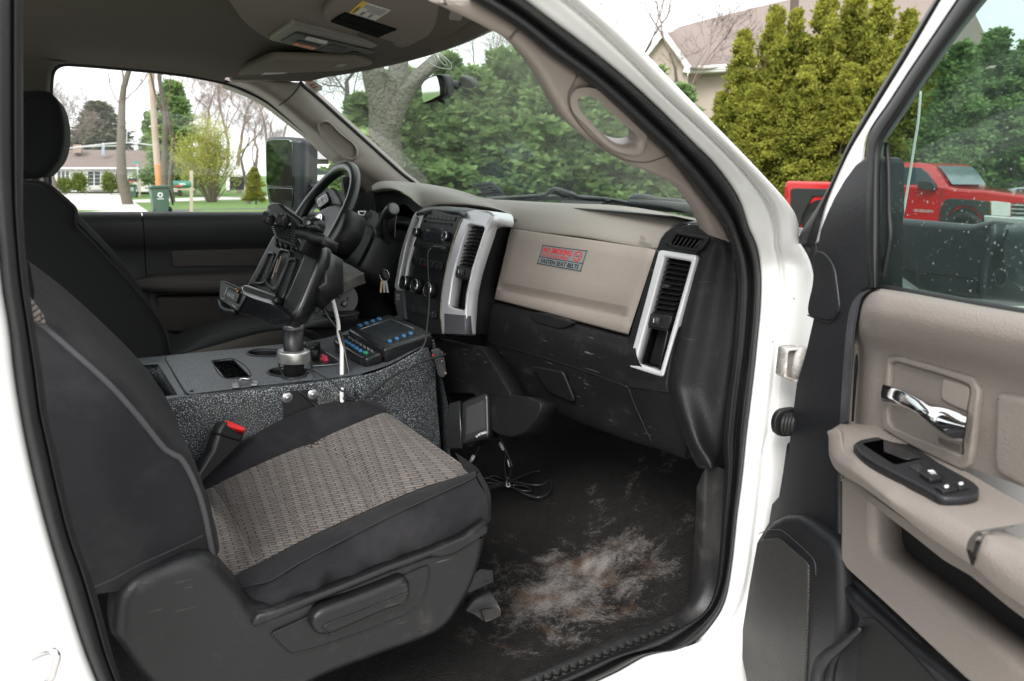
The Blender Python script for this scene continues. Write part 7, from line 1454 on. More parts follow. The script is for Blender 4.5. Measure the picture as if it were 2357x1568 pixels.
# ---- foliage generators
def leafcloud(cs, n, size, spread, up=.5, rs=rr2, asp=.5):
    cs = np.array(cs, float); k = rs.randint(0, len(cs), n)
    P = cs[k, :3]+rs.normal(0, 1, (n, 3))*cs[k, 3:4]*spread
    D_ = rs.normal(0, 1, (n, 3)); D_[:, 2] = np.abs(D_[:, 2])*up+up*.6; D_ /= np.linalg.norm(D_, axis=1)[:, None]
    S_ = np.cross(D_, rs.normal(0, 1, (n, 3))); S_ /= np.linalg.norm(S_, axis=1)[:, None]
    L_ = (size*rs.uniform(.6, 1.4, n))[:, None]
    V_ = np.stack([P-S_*L_*asp*.3, P+D_*L_*.5-S_*L_*asp*.6, P+D_*L_, P+D_*L_*.45+S_*L_*asp*.6], 1).reshape(-1, 3)
    return V_, np.arange(n*4).reshape(n, 4)
def fol(name, c0, c1, sc_=1.2, tr=.25, c2=None):
    m = bpy.data.materials.new(name); m.use_nodes = True; t = m.node_tree; L = t.links.new; t.nodes.clear()
    o = nd(t, 'ShaderNodeOutputMaterial'); tc = nd(t, 'ShaderNodeTexCoord'); n1 = nd(t, 'ShaderNodeTexNoise', i_Scale=sc_, i_Detail=8, i_Roughness=.75); L(tc.outputs['Object'], n1.inputs[0])
    cr_ = nd(t, 'ShaderNodeValToRGB'); cr_.color_ramp.elements[0].position = .36; cr_.color_ramp.elements[0].color = (*c0, 1); cr_.color_ramp.elements[1].position = .66; cr_.color_ramp.elements[1].color = (*c1, 1)
    L(n1.outputs['Fac'], cr_.inputs[0]); d_ = nd(t, 'ShaderNodeBsdfDiffuse'); r_ = nd(t, 'ShaderNodeBsdfTranslucent'); mx = nd(t, 'ShaderNodeMixShader'); mx.inputs[0].default_value = tr
    L(cr_.outputs[0], d_.inputs[0]); L(cr_.outputs[0], r_.inputs[0]); L(d_.outputs[0], mx.inputs[1]); L(r_.outputs[0], mx.inputs[2]); L(mx.outputs[0], o.inputs[0]); return m
ARB = fol('arborvitae_green', (.09,.11,.02), (.50,.50,.10), 1.3, .5); ARD = fol('arborvitae_dark', (.09,.15,.06), (.36,.50,.20), 1.2, .45)
BRK_ = simp('bark', (.12,.10,.08), .95, bump=1, bs=14, bd=.04); BRG = simp('bark_grey', (.115,.108,.088), .95, var=.5, vs=9, bump=1, bs=22, bd=.09, dirt=.6, dcol=(.055,.068,.03), ds=4, dw=.48)
def arb_mesh(seed, H=7., Rr=1.0, n=30000, lump=58, size=.115):
    rs = np.random.RandomState(seed); cs = []
    for i in range(lump*4):
        h = .05+.95*rs.uniform(.02, 1)**.9; a_ = rs.uniform(0, 2*np.pi); rad = Rr*(1-h)**.62*(.42+.58*min(1, h*5+.4))*(.8+.25*math.sin(a_*3+seed+h*9))*rs.uniform(.70, 1.02)
        cs.append((rad*math.cos(a_), rad*math.sin(a_), H*h*.97, .12+.17*(1-h)))
    V_, F_ = leafcloud(cs, n, size, .5, .9, rs); 
    me = bpy.data.meshes.new('crown'); me.from_pydata(V_.tolist(), [], F_.tolist()); return me
ARBM = [arb_mesh(s_) for s_ in (1, 2, 3)]; ARBL = [arb_mesh(s_, n=9500, lump=40, size=.21) for s_ in (5, 6)]
def limb_mesh(segs, seg=5, name='limbs'):
    VV_, FF_, b_ = [], [], 0
    for P, r_ in segs:
        V_, F_ = _tube(np.array(P), r_, seg, b_); VV_.append(V_); FF_ += F_; b_ += len(V_)
    me = bpy.data.meshes.new(name); me.from_pydata(np.vstack(VV_).tolist(), [], FF_); me.polygons.foreach_set('use_smooth', [True]*len(me.polygons)); return me
def obj_me(name, me, mat, parent, scale=1, rot=0):
    if not me.materials: me.materials.append(mat)
    o = bpy.data.objects.new(name, me); col.objects.link(o); o.parent = parent; o.scale = scale if hasattr(scale, '__len__') else (scale,)*3; o.rotation_euler[2] = rot
    if me.materials[0] != mat: o.material_slots[0].link = 'OBJECT'; o.material_slots[0].material = mat
    return o
TRK = limb_mesh([(np.array([[0,0,0],[.05,0,1.5],[-.05,.05,3.2],[0,0,5.]]), [.13,.11,.07,.03])], 8, 'trunk')
def arbor(px, top_y, dist, wide, label, group, mat_=None, k=0, loose=False):
    mat_ = mat_ or ARB
    q = far([(px, 430)], dist)[0]; g = float(gz(q[0], q[1])); tz_ = far([(px, top_y)], dist)[0][2]; H = (tz_-g)/7.
    t = thing('arborvitae_tree', label, 'evergreen tree', (q[0], q[1], g), group)
    obj_me('trunk', TRK, BRK_, t, (H, H, H)); obj_me('crown', ARBL[k % 2] if loose else ARBM[k % 3], mat_, t, (wide, wide, H), random.uniform(0, 6))
arbs = [(1689,66,24,.95,'short pointed arborvitae nearest the gabled house'),(1757,6,25,.95,'tall pointed arborvitae second from the gabled house'),(1803,14,25.5,.85,'slim arborvitae just left of the brown downspout'),
 (1868,-30,25,1.1,'tall dense arborvitae right of the brown downspout'),(1930,-40,26,1.1,'wide arborvitae above the red pickup bed'),(1985,-25,25,1.1,'arborvitae above the red pickup beside the open door frame'),(2050,20,26,1.0,'arborvitae tip showing beside the door window frame'),(2111,45,28,.8,'small arborvitae tip behind the slanted door frame'),(1650,205,25,.8,'low bushy arborvitae against the house wall'),(1835,150,22.5,.9,'rounded lower arborvitae in front of the taller row'),(1725,190,22.5,.95,'rounded low arborvitae left of the row front'),(1930,140,22.5,.9,'rounded arborvitae close over the red pickup bed')]
for i, (x, ty, d_, w, lb) in enumerate(arbs): arbor(x, ty, d_+4.5, w*1.18, lb, 'arborvitae trees in front of the house', ARB, i)
arb2 = [(2175,90,20,1.1,'evergreen seen through the left part of the door glass'),(2250,60,22,1.2,'evergreen centred in the door glass above the red cab'),(2330,85,21,1.2,'evergreen at the right edge of the door glass'),(2420,60,24,1.2,'evergreen beyond the right photo edge')]
for i, (x, ty, d_, w, lb) in enumerate(arb2): arbor(x, ty, d_+5, w*1.2, lb, 'evergreens behind the red pickup', ARD, i+1)
hx_ = [(930,150),(985,190),(1035,120),(1090,150),(1150,110),(1205,95),(1260,120),(1320,140),(1375,105),(1430,130),(1490,150),(1550,190),(1600,290),(845,210)]
hl_ = ['behind the grey trunk on its right side','beside the grey trunk below the mirror','under the rear view mirror','right below the mirror mount','right of the mirror mount','tallest in the middle of the windshield','above the service sticker','right of the service sticker','beyond the wiper bracket','left of the grab handle','framed by the grab handle opening','low right behind the grab handle','beyond the lower corner of the windshield','left of the grey trunk']
for i, ((x, ty), hl1) in enumerate(zip(hx_, hl_)): arbor(x, ty, 15+2.2*(i*7 % 3), 1.0+.18*(i % 2), 'green arborvitae of the hedge '+hl1, 'hedge trees ahead of the windshield', ARD, i, True)
for i, (x, y, k) in enumerate(((-13,-6,0),(-13.6,-4.4,1),(-13.2,-2.8,2),(-14,-1.2,0),(-13.4,.2,1))):
    t = thing('arborvitae_tree', 'dark evergreen behind the truck '+['nearest the street end','second in the reflected row','in the middle of the reflected row','fourth in the reflected row','farthest from the street end'][i]+'', 'evergreen tree', (x, y, 0), 'evergreens behind the truck'); obj_me('trunk', TRK, BRK_, t, 1); obj_me('crown', ARBM[k], ARD, t, (1.25,1.25,1.), i)
# ---- bare trees
def bare(seed, depth=6, H=9., spread=.55, r0=.2, first=.35, dens=3, sh=.40):
    rs = np.random.RandomState(seed); trunk, tw = [], []
    def grow(p, d_, L_, r_, lv):
        n = 4; P = [p]; dd_ = d_.copy()
        for i in range(n):
            dd_ = nrm(dd_+rs.normal(0, .10+.03*lv, 3)+V3(0,0,.05)); P.append(P[-1]+dd_*L_/n)
        rr_ = list(np.linspace(r_, r_*.62, n+1)); (trunk if lv < 2 else tw).append((P, rr_))
        if lv >= depth: return
        k = 2 if lv == 0 else dens if lv < depth-1 else dens
        for j in range(k):
            s_ = P[-1] if j == 0 else P[rs.randint(2, n+1)]
            a_ = rs.normal(0, 1, 3); a_[2] = abs(a_[2])*.5; nd_ = nrm(dd_*1.0+nrm(a_)*spread*(1.2 if j else .6)); grow(s_, nd_, L_*rs.uniform(.6, .85)*(1 if lv else .8), max(.005, r_*(.58 if j == 0 else sh)), lv+1)
    grow(V3(0,0,0), V3(0,0,1), H*first, r0, 0)
    return limb_mesh(trunk, 8, 'trunk'), limb_mesh(tw, 3, 'crown')
BT = [bare(11, 7, 12, .62, .16, .26, 3), bare(12, 7, 12, .45, .11, .30, 3), bare(15, 7, 11, .75, .13, .24, 3)]
PNK = simp('bare_twigs', (.19,.14,.125), .9); PNR = simp('budding_twigs', (.27,.19,.17), .9)
def btree(px, dist, H, k, label, group=None, mt=None, w=1., rot=None):
    q = far([(px, 430)], dist)[0]; g = float(gz(q[0], q[1])); t = thing('bare_tree', label, 'bare tree', (q[0], q[1], g), group); s_ = H/11.
    rot = random.uniform(0, 6) if rot is None else rot
    obj_me('trunk', BT[k][0], mt or BRK_, t, (s_*w, s_*w, s_), rot); obj_me('crown', BT[k][1], mt or PNK, t, (s_*w, s_*w, s_), rot)
QX = lambda x: fQ(x, 0)[0][0]
for i, (x, d_, H, k, lb, mt) in enumerate([(690,46,19,0,'tall bare tree with forked trunk left of the utility pole',None),(1020,52,20,1,'tall slim bare tree just right of the utility pole',None),(1085,60,17,1,'bare tree behind the yellow green shrub',None),(1750,55,11,2,'small bare tree between the shrub and the far mirror',None),(70,66,14,2,'bare tree beside the driver headrest',None),(230,95,17,0,'distant bare tree left of the dark conifer',None)]): btree(QX(x), d_, H, k, lb, None, mt)
for i, (x, d_, H, k) in enumerate([(1280,85,19,1),(1380,95,21,0),(1480,80,18,2),(1580,90,20,1),(1680,84,18,0),(1830,90,19,2),(1950,80,17,1),(2080,88,18,0)]): btree(QX(x), d_, H, k, 'reddish budding tree '+['just right of the slim trunks by the utility pole','above the left side of the yellow green shrub','directly above the yellow green shrub','above the right side of the yellow green shrub','left of the white carport roof','above the white carport','between the carport and the far mirror','over the top of the far mirror'][i], 'reddish budding trees beyond the lawn', PNR)
btree(1440, 33, 13, 1, 'bare tree rising left of the house gable', None, None); btree(1330, 30, 13, 2, 'bare tree crown above the white roof pillar', None, None)
btree(2440, 32, 11, 2, 'bare tree with arching limb behind the door glass', None, None); btree(1250, 26, 11, 0, 'bare tree behind the hedge top', None, None); btree(1560, 30, 12, 1, 'thin bare tree behind the hedge and handle', None, None)
btree(800, 30, 14, 2, 'dark branched tree left of the grey trunk', None, simp('dark_twigs', (.05,.045,.04), .9), 1.2)
# large forked trunk ahead
bt_ = thing('forked_tree', 'large grey barked tree trunk forking above the dashboard beyond the windshield', 'tree', tuple(far(fN(860,800), 11)[0]))
def trunk_px(name, pts, wid, dist, mat_):
    P = far(pts, dist); r_ = [w/2/FOC*KK*2.8/2.8*dist*1.12 for w in wid]; return tube(name, P, r_, mat_, bt_, seg=20, n=50)
tw_ = lambda w: w/2.8
trunk_px('trunk', fN(870,1500, 868,1100, 868,900, 862,700, 850,520, 835,400, 800,300, 770,180, 740,60, 700,-120), [tw_(x) for x in (250,235,235,235,230,220,190,170,150,130)], 11, BRG)
trunk_px('limb', fN(868,760, 882,600, 905,430, 930,300, 960,200, 975,100, 985,-50, 1000,-200), [tw_(x) for x in (120,150,150,140,140,130,110,90)], 11, BRG)
trunk_px('limb', fN(870,760, 905,620, 940,520, 985,430, 1050,330, 1110,240, 1180,170, 1300,60), [tw_(x) for x in (110,140,135,125,110,105,100,90)], 10.9, BRG)
# ---- conifers on the left
CNF = fol('conifer_green', (.09,.10,.06), (.24,.26,.16), .6)
def conifer(px, topy, dist, w, label, mat_=None, k=0):
    q = far([(px, 430)], dist)[0]; g = float(gz(q[0], q[1])); H = (far([(px, topy)], dist)[0][2]-g)/7.
    t = thing('conifer_tree', label, 'conifer', (q[0], q[1], g)); obj_me('trunk', TRK, BRK_, t, (H,)*3); obj_me('crown', ARBM[k], mat_ or CNF, t, (w, w, H), 1.3*k)
conifer(QX(500), fQ(0,345)[0][1], 92, 4.6, 'broad grey green conifer behind the ranch house roof'); conifer(QX(1150), fQ(0,150)[0][1], 75, 3.2, 'dark conifer behind the utility pole', ARD, 1); conifer(QX(930), fQ(0,430)[0][1], 88, 1.8, 'slim dark conifer between the bare trunks', ARD, 2)
conifer(QX(1815), fQ(0,920)[0][1], 52, .8, 'small golden cone shrub near the far mirror', ARB, 1)
# ---- forsythia-like shrub
YG = fol('budding_green', (.30,.31,.08), (.62,.62,.16), 2.5, .5)
q = onG(fQ(1430,1235))[0]; shb = thing('budding_shrub', 'large round yellow green budding shrub on the lawn', 'shrub', tuple(q)); dS = math.hypot(q[0], q[1]+1.85)
pxm = dS/FOC*KK/ (2240/750); rs = np.random.RandomState(4); sg = []; cs = []
for i in range(90):
    a_ = rs.uniform(0, 6.28); sp = rs.uniform(.05, 1); H = (660*pxm)*(1-.45*sp**2)*rs.uniform(.75, 1.05); Rr_ = 330*pxm*sp
    P = [V3(.3*sp*math.cos(a_), .3*sp*math.sin(a_), 0), V3(Rr_*.35*math.cos(a_), Rr_*.35*math.sin(a_), H*.35), V3(Rr_*.75*math.cos(a_), Rr_*.75*math.sin(a_), H*.7), V3(Rr_*math.cos(a_+.1), Rr_*math.sin(a_+.1), H)]
    P = cr(np.array(P), 8); sg.append((P, np.linspace(.035, .006, 8)))
    for j in range(3, 8): cs.append((*P[j], .22))
    for j in range(3):
        e_ = P[4+j]+V3(*rs.normal(0, .35, 3)); sg.append(([P[3+j], e_], [.01, .004])); cs.append((*e_, .2))
obj_me('stems', limb_mesh(sg, 4), simp('shrub_stem', (.17,.13,.10)), shb); V_, F_ = leafcloud(cs, 16000, .085, 1.0, .4, rs, .8)
me = bpy.data.meshes.new('leaves'); me.from_pydata(V_.tolist(), [], F_.tolist()); obj_me('leaves', me, YG, shb)
# ---- ranch house
WS_ = simp('white_siding', (.72,.70,.67), .7, var=.04); RFB = simp('brown_shingles', (.17,.13,.115), .95, var=.25, vs=1.2, bump=.6, bs=9, bd=.05); DGL = pm('window_dark', (.06,.07,.075), .15, .2); TRM = simp('white_trim', (.8,.8,.8), .6, var=.03)
HPn = FP(fQ(500,1000)[0], 80, -.06)
rh = thing('ranch_house', 'long white ranch house with brown shingle roof across the street', 'house', tuple(HPn.hit(fQ(500,1120)[0])))
plate('wall', HPn, fQ(-300,925, 1040,925, 1180,975, 1180,1140, -300,1140), WS_, rh, thick=7, bev=0)
e_ = HPn.pts(fQ(-340,932, 1075,932), .5); rd = [q-HPn.n*4+V3(0,0,0) for q in HPn.pts(fQ(-340,768, 900,778), -3.5)]
loft('roof', [e_, HPn.pts(fQ(-340,770, 930,778), -4.)], RFB, rh, nu=12, nv=4, lin=True)
loft('roof', [HPn.pts(fQ(930,778, 960,860, 1075,932), [-4,-1,.5]), HPn.pts(fQ(935,780, 1060,880, 1185,960), [-4,-4,-4])], RFB, rh, nu=6, nv=2, lin=True)
plate('fascia', HPn, fQ(-300,928, 1080,928, 1080,942, -300,942), TRM, rh, thick=.2, bev=0, front=.55)
for nm, pp, px_ in (('window', fQ(80,958, 190,958, 190,1042, 80,1042), 3), ('window', fQ(590,958, 640,958, 640,1042, 590,1042), 2), ('window', fQ(650,958, 685,958, 685,1042, 650,1042), 1), ('patio_door', fQ(348,960, 462,960, 462,1090, 348,1090), 2), ('window', fQ(1075,985, 1110,985, 1110,1040, 1075,1040), 1)):
    w_ = plate(nm, HPn, pp, DGL, rh, thick=.1, bev=0, front=.03)
    x0, x1, y0, y1 = pp[0][0], pp[1][0], pp[0][1], pp[2][1]
    for k in range(px_+1): xk = x0+(x1-x0)*k/px_; plate('frame', HPn, [(xk-.9,y0), (xk+.9,y0), (xk+.9,y1), (xk-.9,y1)], TRM, w_, thick=.08, bev=0, front=.10)
    for yk in (y0, y1): plate('frame', HPn, [(x0-.9,yk-.9), (x1+.9,yk-.9), (x1+.9,yk+.9), (x0-.9,yk+.9)], TRM, w_, thick=.08, bev=0, front=.11)
    for k in range(1, 4): yk = y0+(y1-y0)*k/4; plate('muntin', HPn, [(x0,yk-.25), (x1,yk-.25), (x1,yk+.25), (x0,yk+.25)], TRM, w_, thick=.04, bev=0, front=.07)
plate('step', HPn, fQ(335,1092, 500,1092, 505,1122, 330,1122), CON, rh, thick=.8, bev=0, front=1)
plate('chimney', HPn, fQ(222,728, 292,728, 292,800, 222,800), simp('chimney_brick', (.35,.25,.2)), rh, thick=1, bev=0, front=-2)
plate('vent_pipe', HPn, fQ(475,712, 492,712, 500,820, 468,820), simp('galvanized', (.3,.36,.45), .4), rh, thick=.4, bev=0, front=-1.5)
for i, (x, w, h, lb) in enumerate([(288,40,105,'clipped green bush left of the patio door'),(540,42,110,'clipped green bush right of the patio door'),(155,38,62,'low green bush under the left window'),(15,40,50,'low green bush behind the driver headrest'),(660,28,60,'low bush by the far trash bin')]):
    p = FP(fQ(x, 1120)[0], 74); b_ = p.hit(fQ(x, 1124)[0]); k_ = 74/FOC*KK/(2240/750); t = thing('clipped_bush', lb, 'bush', tuple(b_), 'bushes along the ranch house')
    rs = np.random.RandomState(i); cs = [(w*k_*.8*math.cos(a_)*math.sin(e1), w*k_*.8*math.sin(a_)*math.sin(e1), h*k_*(.5+.42*math.cos(e1)), .18) for a_, e1 in zip(rs.uniform(0, 6.28, 60), rs.uniform(.1, 3, 60))]
    V_, F_ = leafcloud(cs, 2500, .12, 1, .5, rs, .8); me = bpy.data.meshes.new('foliage'); me.from_pydata(V_.tolist(), [], F_.tolist()); obj_me('foliage', me, fol('bush%d' % i, (.07,.10,.02), (.2,.24,.05), 3), t); obj_me('stem', TRK, BRK_, t, (.2,.2,.12))
# ---- utility pole, wires
up = thing('utility_pole', 'pale wooden utility pole with orange lower part', 'utility pole', tuple(far(fQ(975,1130), 56)[0]))
dU = math.hypot(up.location[0], up.location[1]+1.85)
tube('pole', far(fQ(978,1130, 972,1050, 955,850, 935,600, 918,330, 905,100, 895,-100), dU), [.21,.20,.20,.185,.18,.17,.16], simp('weathered_pole', (.42,.33,.27), .9, dirt=.7, dcol=(.5,.22,.09), ds=.3, dw=.5), up, seg=10)
tube('orange_sleeve', far(fQ(978,1130, 972,1050, 962,900), dU-.03), [.22,.21,.205], simp('fresh_wood', (.52,.24,.10), .9), up, seg=10)
pw = thing('power_lines', 'sagging pale overhead utility wires crossing in front of the ranch house', 'wires', tuple(far(fQ(600,720), dU)[0]))
tube('wire', far(fQ(-200,840, 100,775, 400,735, 690,712, 930,735), dU), .045, simp('wire_pale', (.5,.5,.5)), pw, n=60, seg=5)
tube('wire', far(fQ(690,712, 700,420, 710,280), dU), .03, MATS['wire_pale'], pw, n=20, seg=5); tube('wire', far(fQ(-200,830, 100,768, 400,745, 620,740), dU), .03, MATS['wire_pale'], pw, n=60, seg=5)
# ---- bins, mailboxes, sign
BNG = simp('bin_green', (.055,.10,.075), .5, var=.1)
def bin_(px0, label, s_=1.0, wheel=True):
    gx = onG([px0])[0]; p = FP(px0, math.hypot(gx[0], gx[1]+1.85), .15); t = thing('trash_bin', label, 'trash bin', tuple(gx), 'green wheeled trash bins by the road')
    b_ = p.loc(gx); W_ = .36*s_
    plate2('bin_body', p, [b_+q*s_ for q in (np.array([-.25,.05]), np.array([.27,.05]), np.array([.36,1.0]), np.array([-.34,1.0]))], BNG, t, thick=.6*s_, bev=.03, front=.3)
    plate2('bin_lid', p, [b_+q*s_ for q in (np.array([-.40,.98]), np.array([.42,1.0]), np.array([.38,1.09]), np.array([-.28,1.07]))], simp('lid%s' % label[-4:], (.04,.075,.055), .45), t, thick=.72*s_, bev=.02, front=.36)
    c_ = b_+np.array([0, .72])*s_; plate2('round_label', p, [c_+.10*s_*np.array([math.cos(a_), math.sin(a_)]) for a_ in np.linspace(0, 6.1, 20)], WHP, t, thick=.004, bev=0, front=.31)
    plate2('round_label', p, [c_+.055*s_*np.array([math.cos(a_), math.sin(a_)]) for a_ in np.linspace(0, 6.1, 16)], BNG, t, thick=.003, bev=0, front=.314)
    plate2('label_text', p, [c_+q*s_ for q in (np.array([-.12,-.17]), np.array([.12,-.17]), np.array([.12,-.14]), np.array([-.12,-.14]))], WHP, t, thick=.004, bev=0, front=.31)
    w_ = p.at(*(b_+np.array([.30, .13])*s_), .12); lathe('wheel', w_, p.n, [(.13*s_,-.05),(.14*s_,0),(.13*s_,.05),(.05*s_,.055)], BLK, t, seg=20)
    tube('handle', [p.at(*(b_+q*s_), .0) for q in (np.array([.40,.95]), np.array([.47,.6]), np.array([.50,.3]))], .035, BLK, t, seg=6)
bin_(fQ(985,1325)[0], 'nearer green wheeled bin with white round logo beside the mailbox post', 1.0); bin_(fQ(738,1190)[0], 'farther green wheeled bin beside the dark mailbox', .95)
def mbox(px_post, x0, x1, y0, y1, ytop, col_, label, flagc=(.6,.03,.02)):
    g = onG([px_post])[0]; d_ = math.hypot(g[0], g[1]+1.85); p = FP(px_post, d_); t = thing('mailbox', label, 'mailbox', tuple(g)); WD = simp('post_wood'+label[:4], (.42,.36,.29), .9)
    xp = px_post[0]; hw = 4.0 if d_ < 40 else 2.2
    plate('post', p, [(xp-hw, ytop), (xp+hw, ytop), (xp+hw, px_post[1]+2), (xp-hw, px_post[1]+2)], WD, t, thick=.12, bev=.01, front=.06)
    c0, c1 = p.hit((x0, (y0+y1)/2)), p.hit((x1, (y0+y1)/2)); h_ = abs(p.loc(p.hit((x0, y0)))[1]-p.loc(p.hit((x0, y1)))[1])/2
    L0 = [[c0+p.e2*h_*math.sin(a_)*(1 if math.sin(a_) > 0 else .9)+p.n*h_*.75*math.cos(a_) for a_ in np.linspace(0, 6.283, 17)], [c1+p.e2*h_*math.sin(a_)*(1 if math.sin(a_) > 0 else .9)+p.n*h_*.75*math.cos(a_) for a_ in np.linspace(0, 6.283, 17)]]
    loft('box', L0, simp('box'+label[:5], col_, .4, var=.05), t, nu=17, nv=2, lin=True); mk('box_end', L0[0][:-1], [tuple(range(16))], MATS['box'+label[:5]], t, smooth=False)
    a_ = (x0*.75+x1*.25, (y0+y1)/2+2); plate('flag', p, [(x0+3, a_[1]), (x0+(x1-x0)*.5, a_[1]), (x0+(x1-x0)*.5, a_[1]+3), (x0+3, a_[1]+2)], simp('flag'+label[:5], flagc, .5), t, thick=.02, bev=0, front=h_*.8+.02)
    plate('arm', p, [(min(x0+4, xp-2), y1), (xp+8, y1), (xp+8, y1+4), (min(x0+4, xp-2), y1+4)], WD, t, thick=.1, bev=.01, front=.05)
    return t, p, h_
a1 = fQ(1257,1350)[0]; m1 = fQ(1098,1045, 1250,1112); t_, p_, h_ = mbox(a1, m1[0][0], m1[1][0], m1[0][1], m1[1][1], fQ(0,955)[0][1], (.03,.17,.12), 'green mailbox with red flag on a wooden post near the road')
sheared('house_number', '1804', 0, 0, 1, 1, WHP, .02, h=h_*.78, parent=t_, q=[p_.loc(p_.hit(q)) for q in fQ(1150,1064, 1205,1064, 1205,1082, 1150,1082)], pl=p_)
a2 = fQ(805,1185)[0]; m2 = fQ(705,1022, 785,1052); mbox(a2, m2[0][0], m2[1][0], m2[0][1], m2[1][1], fQ(0,1030)[0][1], (.03,.03,.035), 'dark mailbox with red flag on a post behind the farther bin')
sg_ = thing('street_sign', 'small green street name sign on a grey post', 'street sign', tuple(far(fQ(785,1110), 62)[0])); SPn = FP(fQ(785,900)[0], 62)
plate('sign_blade', SPn, fQ(748,878, 812,878, 812,892, 748,892), simp('sign_green', (.03,.28,.2), .5), sg_, thick=.03, bev=.005); tube('post', SPn.pts(fQ(784,892, 790,1125)), .03, STE, sg_, seg=6)
# ---- neighbour garage + white siding house + white suv (right part of the far window)
GP_ = FP(fQ(1660,1000)[0], 70); gh_ = thing('white_garage', 'white open carport with dark interior behind the budding shrub', 'carport', tuple(GP_.hit(fQ(1660,1120)[0])))
plate('wall', GP_, fQ(1560,985, 1735,985, 1742,1125, 1722,1125, 1720,1010, 1590,1010, 1590,1125, 1560,1125), TRM, gh_, thick=3, bev=0); plate('roof', GP_, fQ(1540,985, 1560,945, 1660,905, 1745,975, 1745,990, 1540,990), TRM, gh_, thick=3.4, bev=0, front=.2); plate('dark_interior', GP_, fQ(1590,1010, 1720,1010, 1720,1125, 1590,1125), DGL, gh_, thick=.2, bev=0, front=-2)
WP_ = FP(fU(300,80)[0], 40, .1); wh = thing('gabled_white_house', 'white sided house with dark windows behind the white car by the far mirror', 'house', tuple(WP_.hit(fU(300,360)[0])))
plate('wall', WP_, fU(120,95, 700,95, 700,460, 120,460), WS_, wh, thick=6, bev=0); loft('roof', [WP_.pts(fU(100,98, 720,98), .5), WP_.pts(fU(120,-5, 700,-5), -3.5)], simp('grey_shingles', (.3,.29,.29), .9), wh, nu=6, nv=3, lin=True)
plate('wall', WP_, fU(120,-5, 700,-5, 700,-150, 120,-150), WS_, wh, thick=4, bev=0, front=-3.6)
for a_ in (fU(215,95, 250,95, 250,160, 215,160), fU(320,90, 455,85, 455,155, 320,155)): plate('window', WP_, a_, pm('window_rose%d' % int(a_[0][0]), (.12,.09,.09), .2), wh, thick=.1, bev=0, front=.02)
def simple_car(name, label, p, prof, glass_, mat_, width=1.8, wheels=(), cat='car'):
    t = thing(name, label, cat, tuple(p.hit(prof[0]))); plate('body', p, smc(prof, 3), mat_, t, thick=width, bev=.12, nb=5)
    for g in glass_: plate('side_window', p, rr(g, 2), DGL, t, thick=.02, bev=.003, front=.012)
    for c_, r_ in wheels:
        w_ = p.hit(c_, -.02); lathe('wheel', w_, p.n, [(r_,-.2),(r_,.03),(r_*.62,.05),(r_*.6,.02),(r_*.1,.035)], BLK, t, seg=28)
    return t
cp = FP(fU(380,260)[0], 24, .25); simple_car('white_car', 'white car parked beyond the far mirror seen through the steering wheel', cp, fU(60,300, 90,230, 180,185, 300,160, 480,155, 640,165, 760,230, 860,290, 880,420, 60,420), [fU(240,215, 330,197, 500,192, 590,215, 560,262, 300,272)], WHT, 1.8, ((fU(180,420)[0], .34), (fU(760,420)[0], .34)))
# ---- tan gabled house on the right
SID = pm('tan_siding', (.46,.39,.33), .75, .05, .5)
def siding(m):
    t = m.node_tree; L = t.links.new; b = t.nodes['Principled BSDF']; g = nd(t, 'ShaderNodeNewGeometry'); s_ = nd(t, 'ShaderNodeSeparateXYZ'); L(g.outputs['Position'], s_.inputs[0])
    md = nd(t, 'ShaderNodeMath', operation='MODULO'); L(s_.outputs['Z'], md.inputs[0]); md.inputs[1].default_value = .115
    bp = nd(t, 'ShaderNodeBump', i_Strength=.6, i_Distance=.008); L(md.outputs[0], bp.inputs['Height']); L(bp.outputs[0], b.inputs['Normal'])
siding(SID)
SHG = simp('tan_shingles', (.215,.175,.155), .95, var=.12, vs=3, bump=.8, bs=16, bd=.05)
TPn = FP(fC(1250,450)[0], 36, .0); th = thing('tan_house', 'tan sided two storey house with white trimmed gable behind the arborvitae', 'house', tuple(TPn.hit(fC(1380,1200)[0])))
gw = TPn
plate('gable_wall', gw, fC(1000,500, 1110,358, 1215,222, 1375,440, 1385,1500, 1000,1500), SID, th, thick=.4, bev=0)
plate('main_wall', gw, fC(1385,470, 1600,462, 3400,420, 3400,1500, 1385,1500), SID, th, thick=5, bev=0, front=-.9)
def beam(name, a_, b_, w, o0, o1, mt, pl=gw, th_=None):
    A_, B_ = pl.hit(a_, o0), pl.hit(b_, o0); d_ = nrm(B_-A_); box(name, (A_+B_)/2+pl.n*(o1/2), [d_, np.cross(pl.n, d_), pl.n], (np.linalg.norm(B_-A_), w, abs(o1)), mt, th_ or th, bev=0)
beam('rake_board', fC(1090,378)[0], fC(1216,216)[0], .22, .0, .35, TRM); beam('rake_board', fC(1214,216)[0], fC(1385,456)[0], .22, .0, .35, TRM)
beam('eave_return', fC(1350,455)[0], fC(1392,462)[0], .3, .0, .3, TRM); beam('gutter', fC(1380,458)[0], fC(1640,440)[0], .18, -.2, .25, TRM); beam('soffit', fC(1385,478)[0], fC(1630,466)[0], .12, -.5, .5, TRM)
rp_ = [gw.hit(p, o) for p, o in zip(fC(1215,208, 1384,446, 1660,432, 3400,380), (.35,.35,.0,0))]; rt_ = [gw.hit(p, o) for p, o in zip(fC(1216,206, 1275,208, 1345,168, 3100,-260), (.3,-3.,-4.5,-4.5))]
loft('roof', [rp_, [a_*.5+b_*.5 for a_, b_ in zip(rp_, rt_)], rt_], SHG, th, nu=20, nv=3, lin=True)
loft('roof', [gw.pts(fC(1082,370, 1150,285, 1216,206), .36), gw.pts(fC(1084,362, 1152,278, 1217,204), -4)], SHG, th, nu=6, nv=2, lin=True)
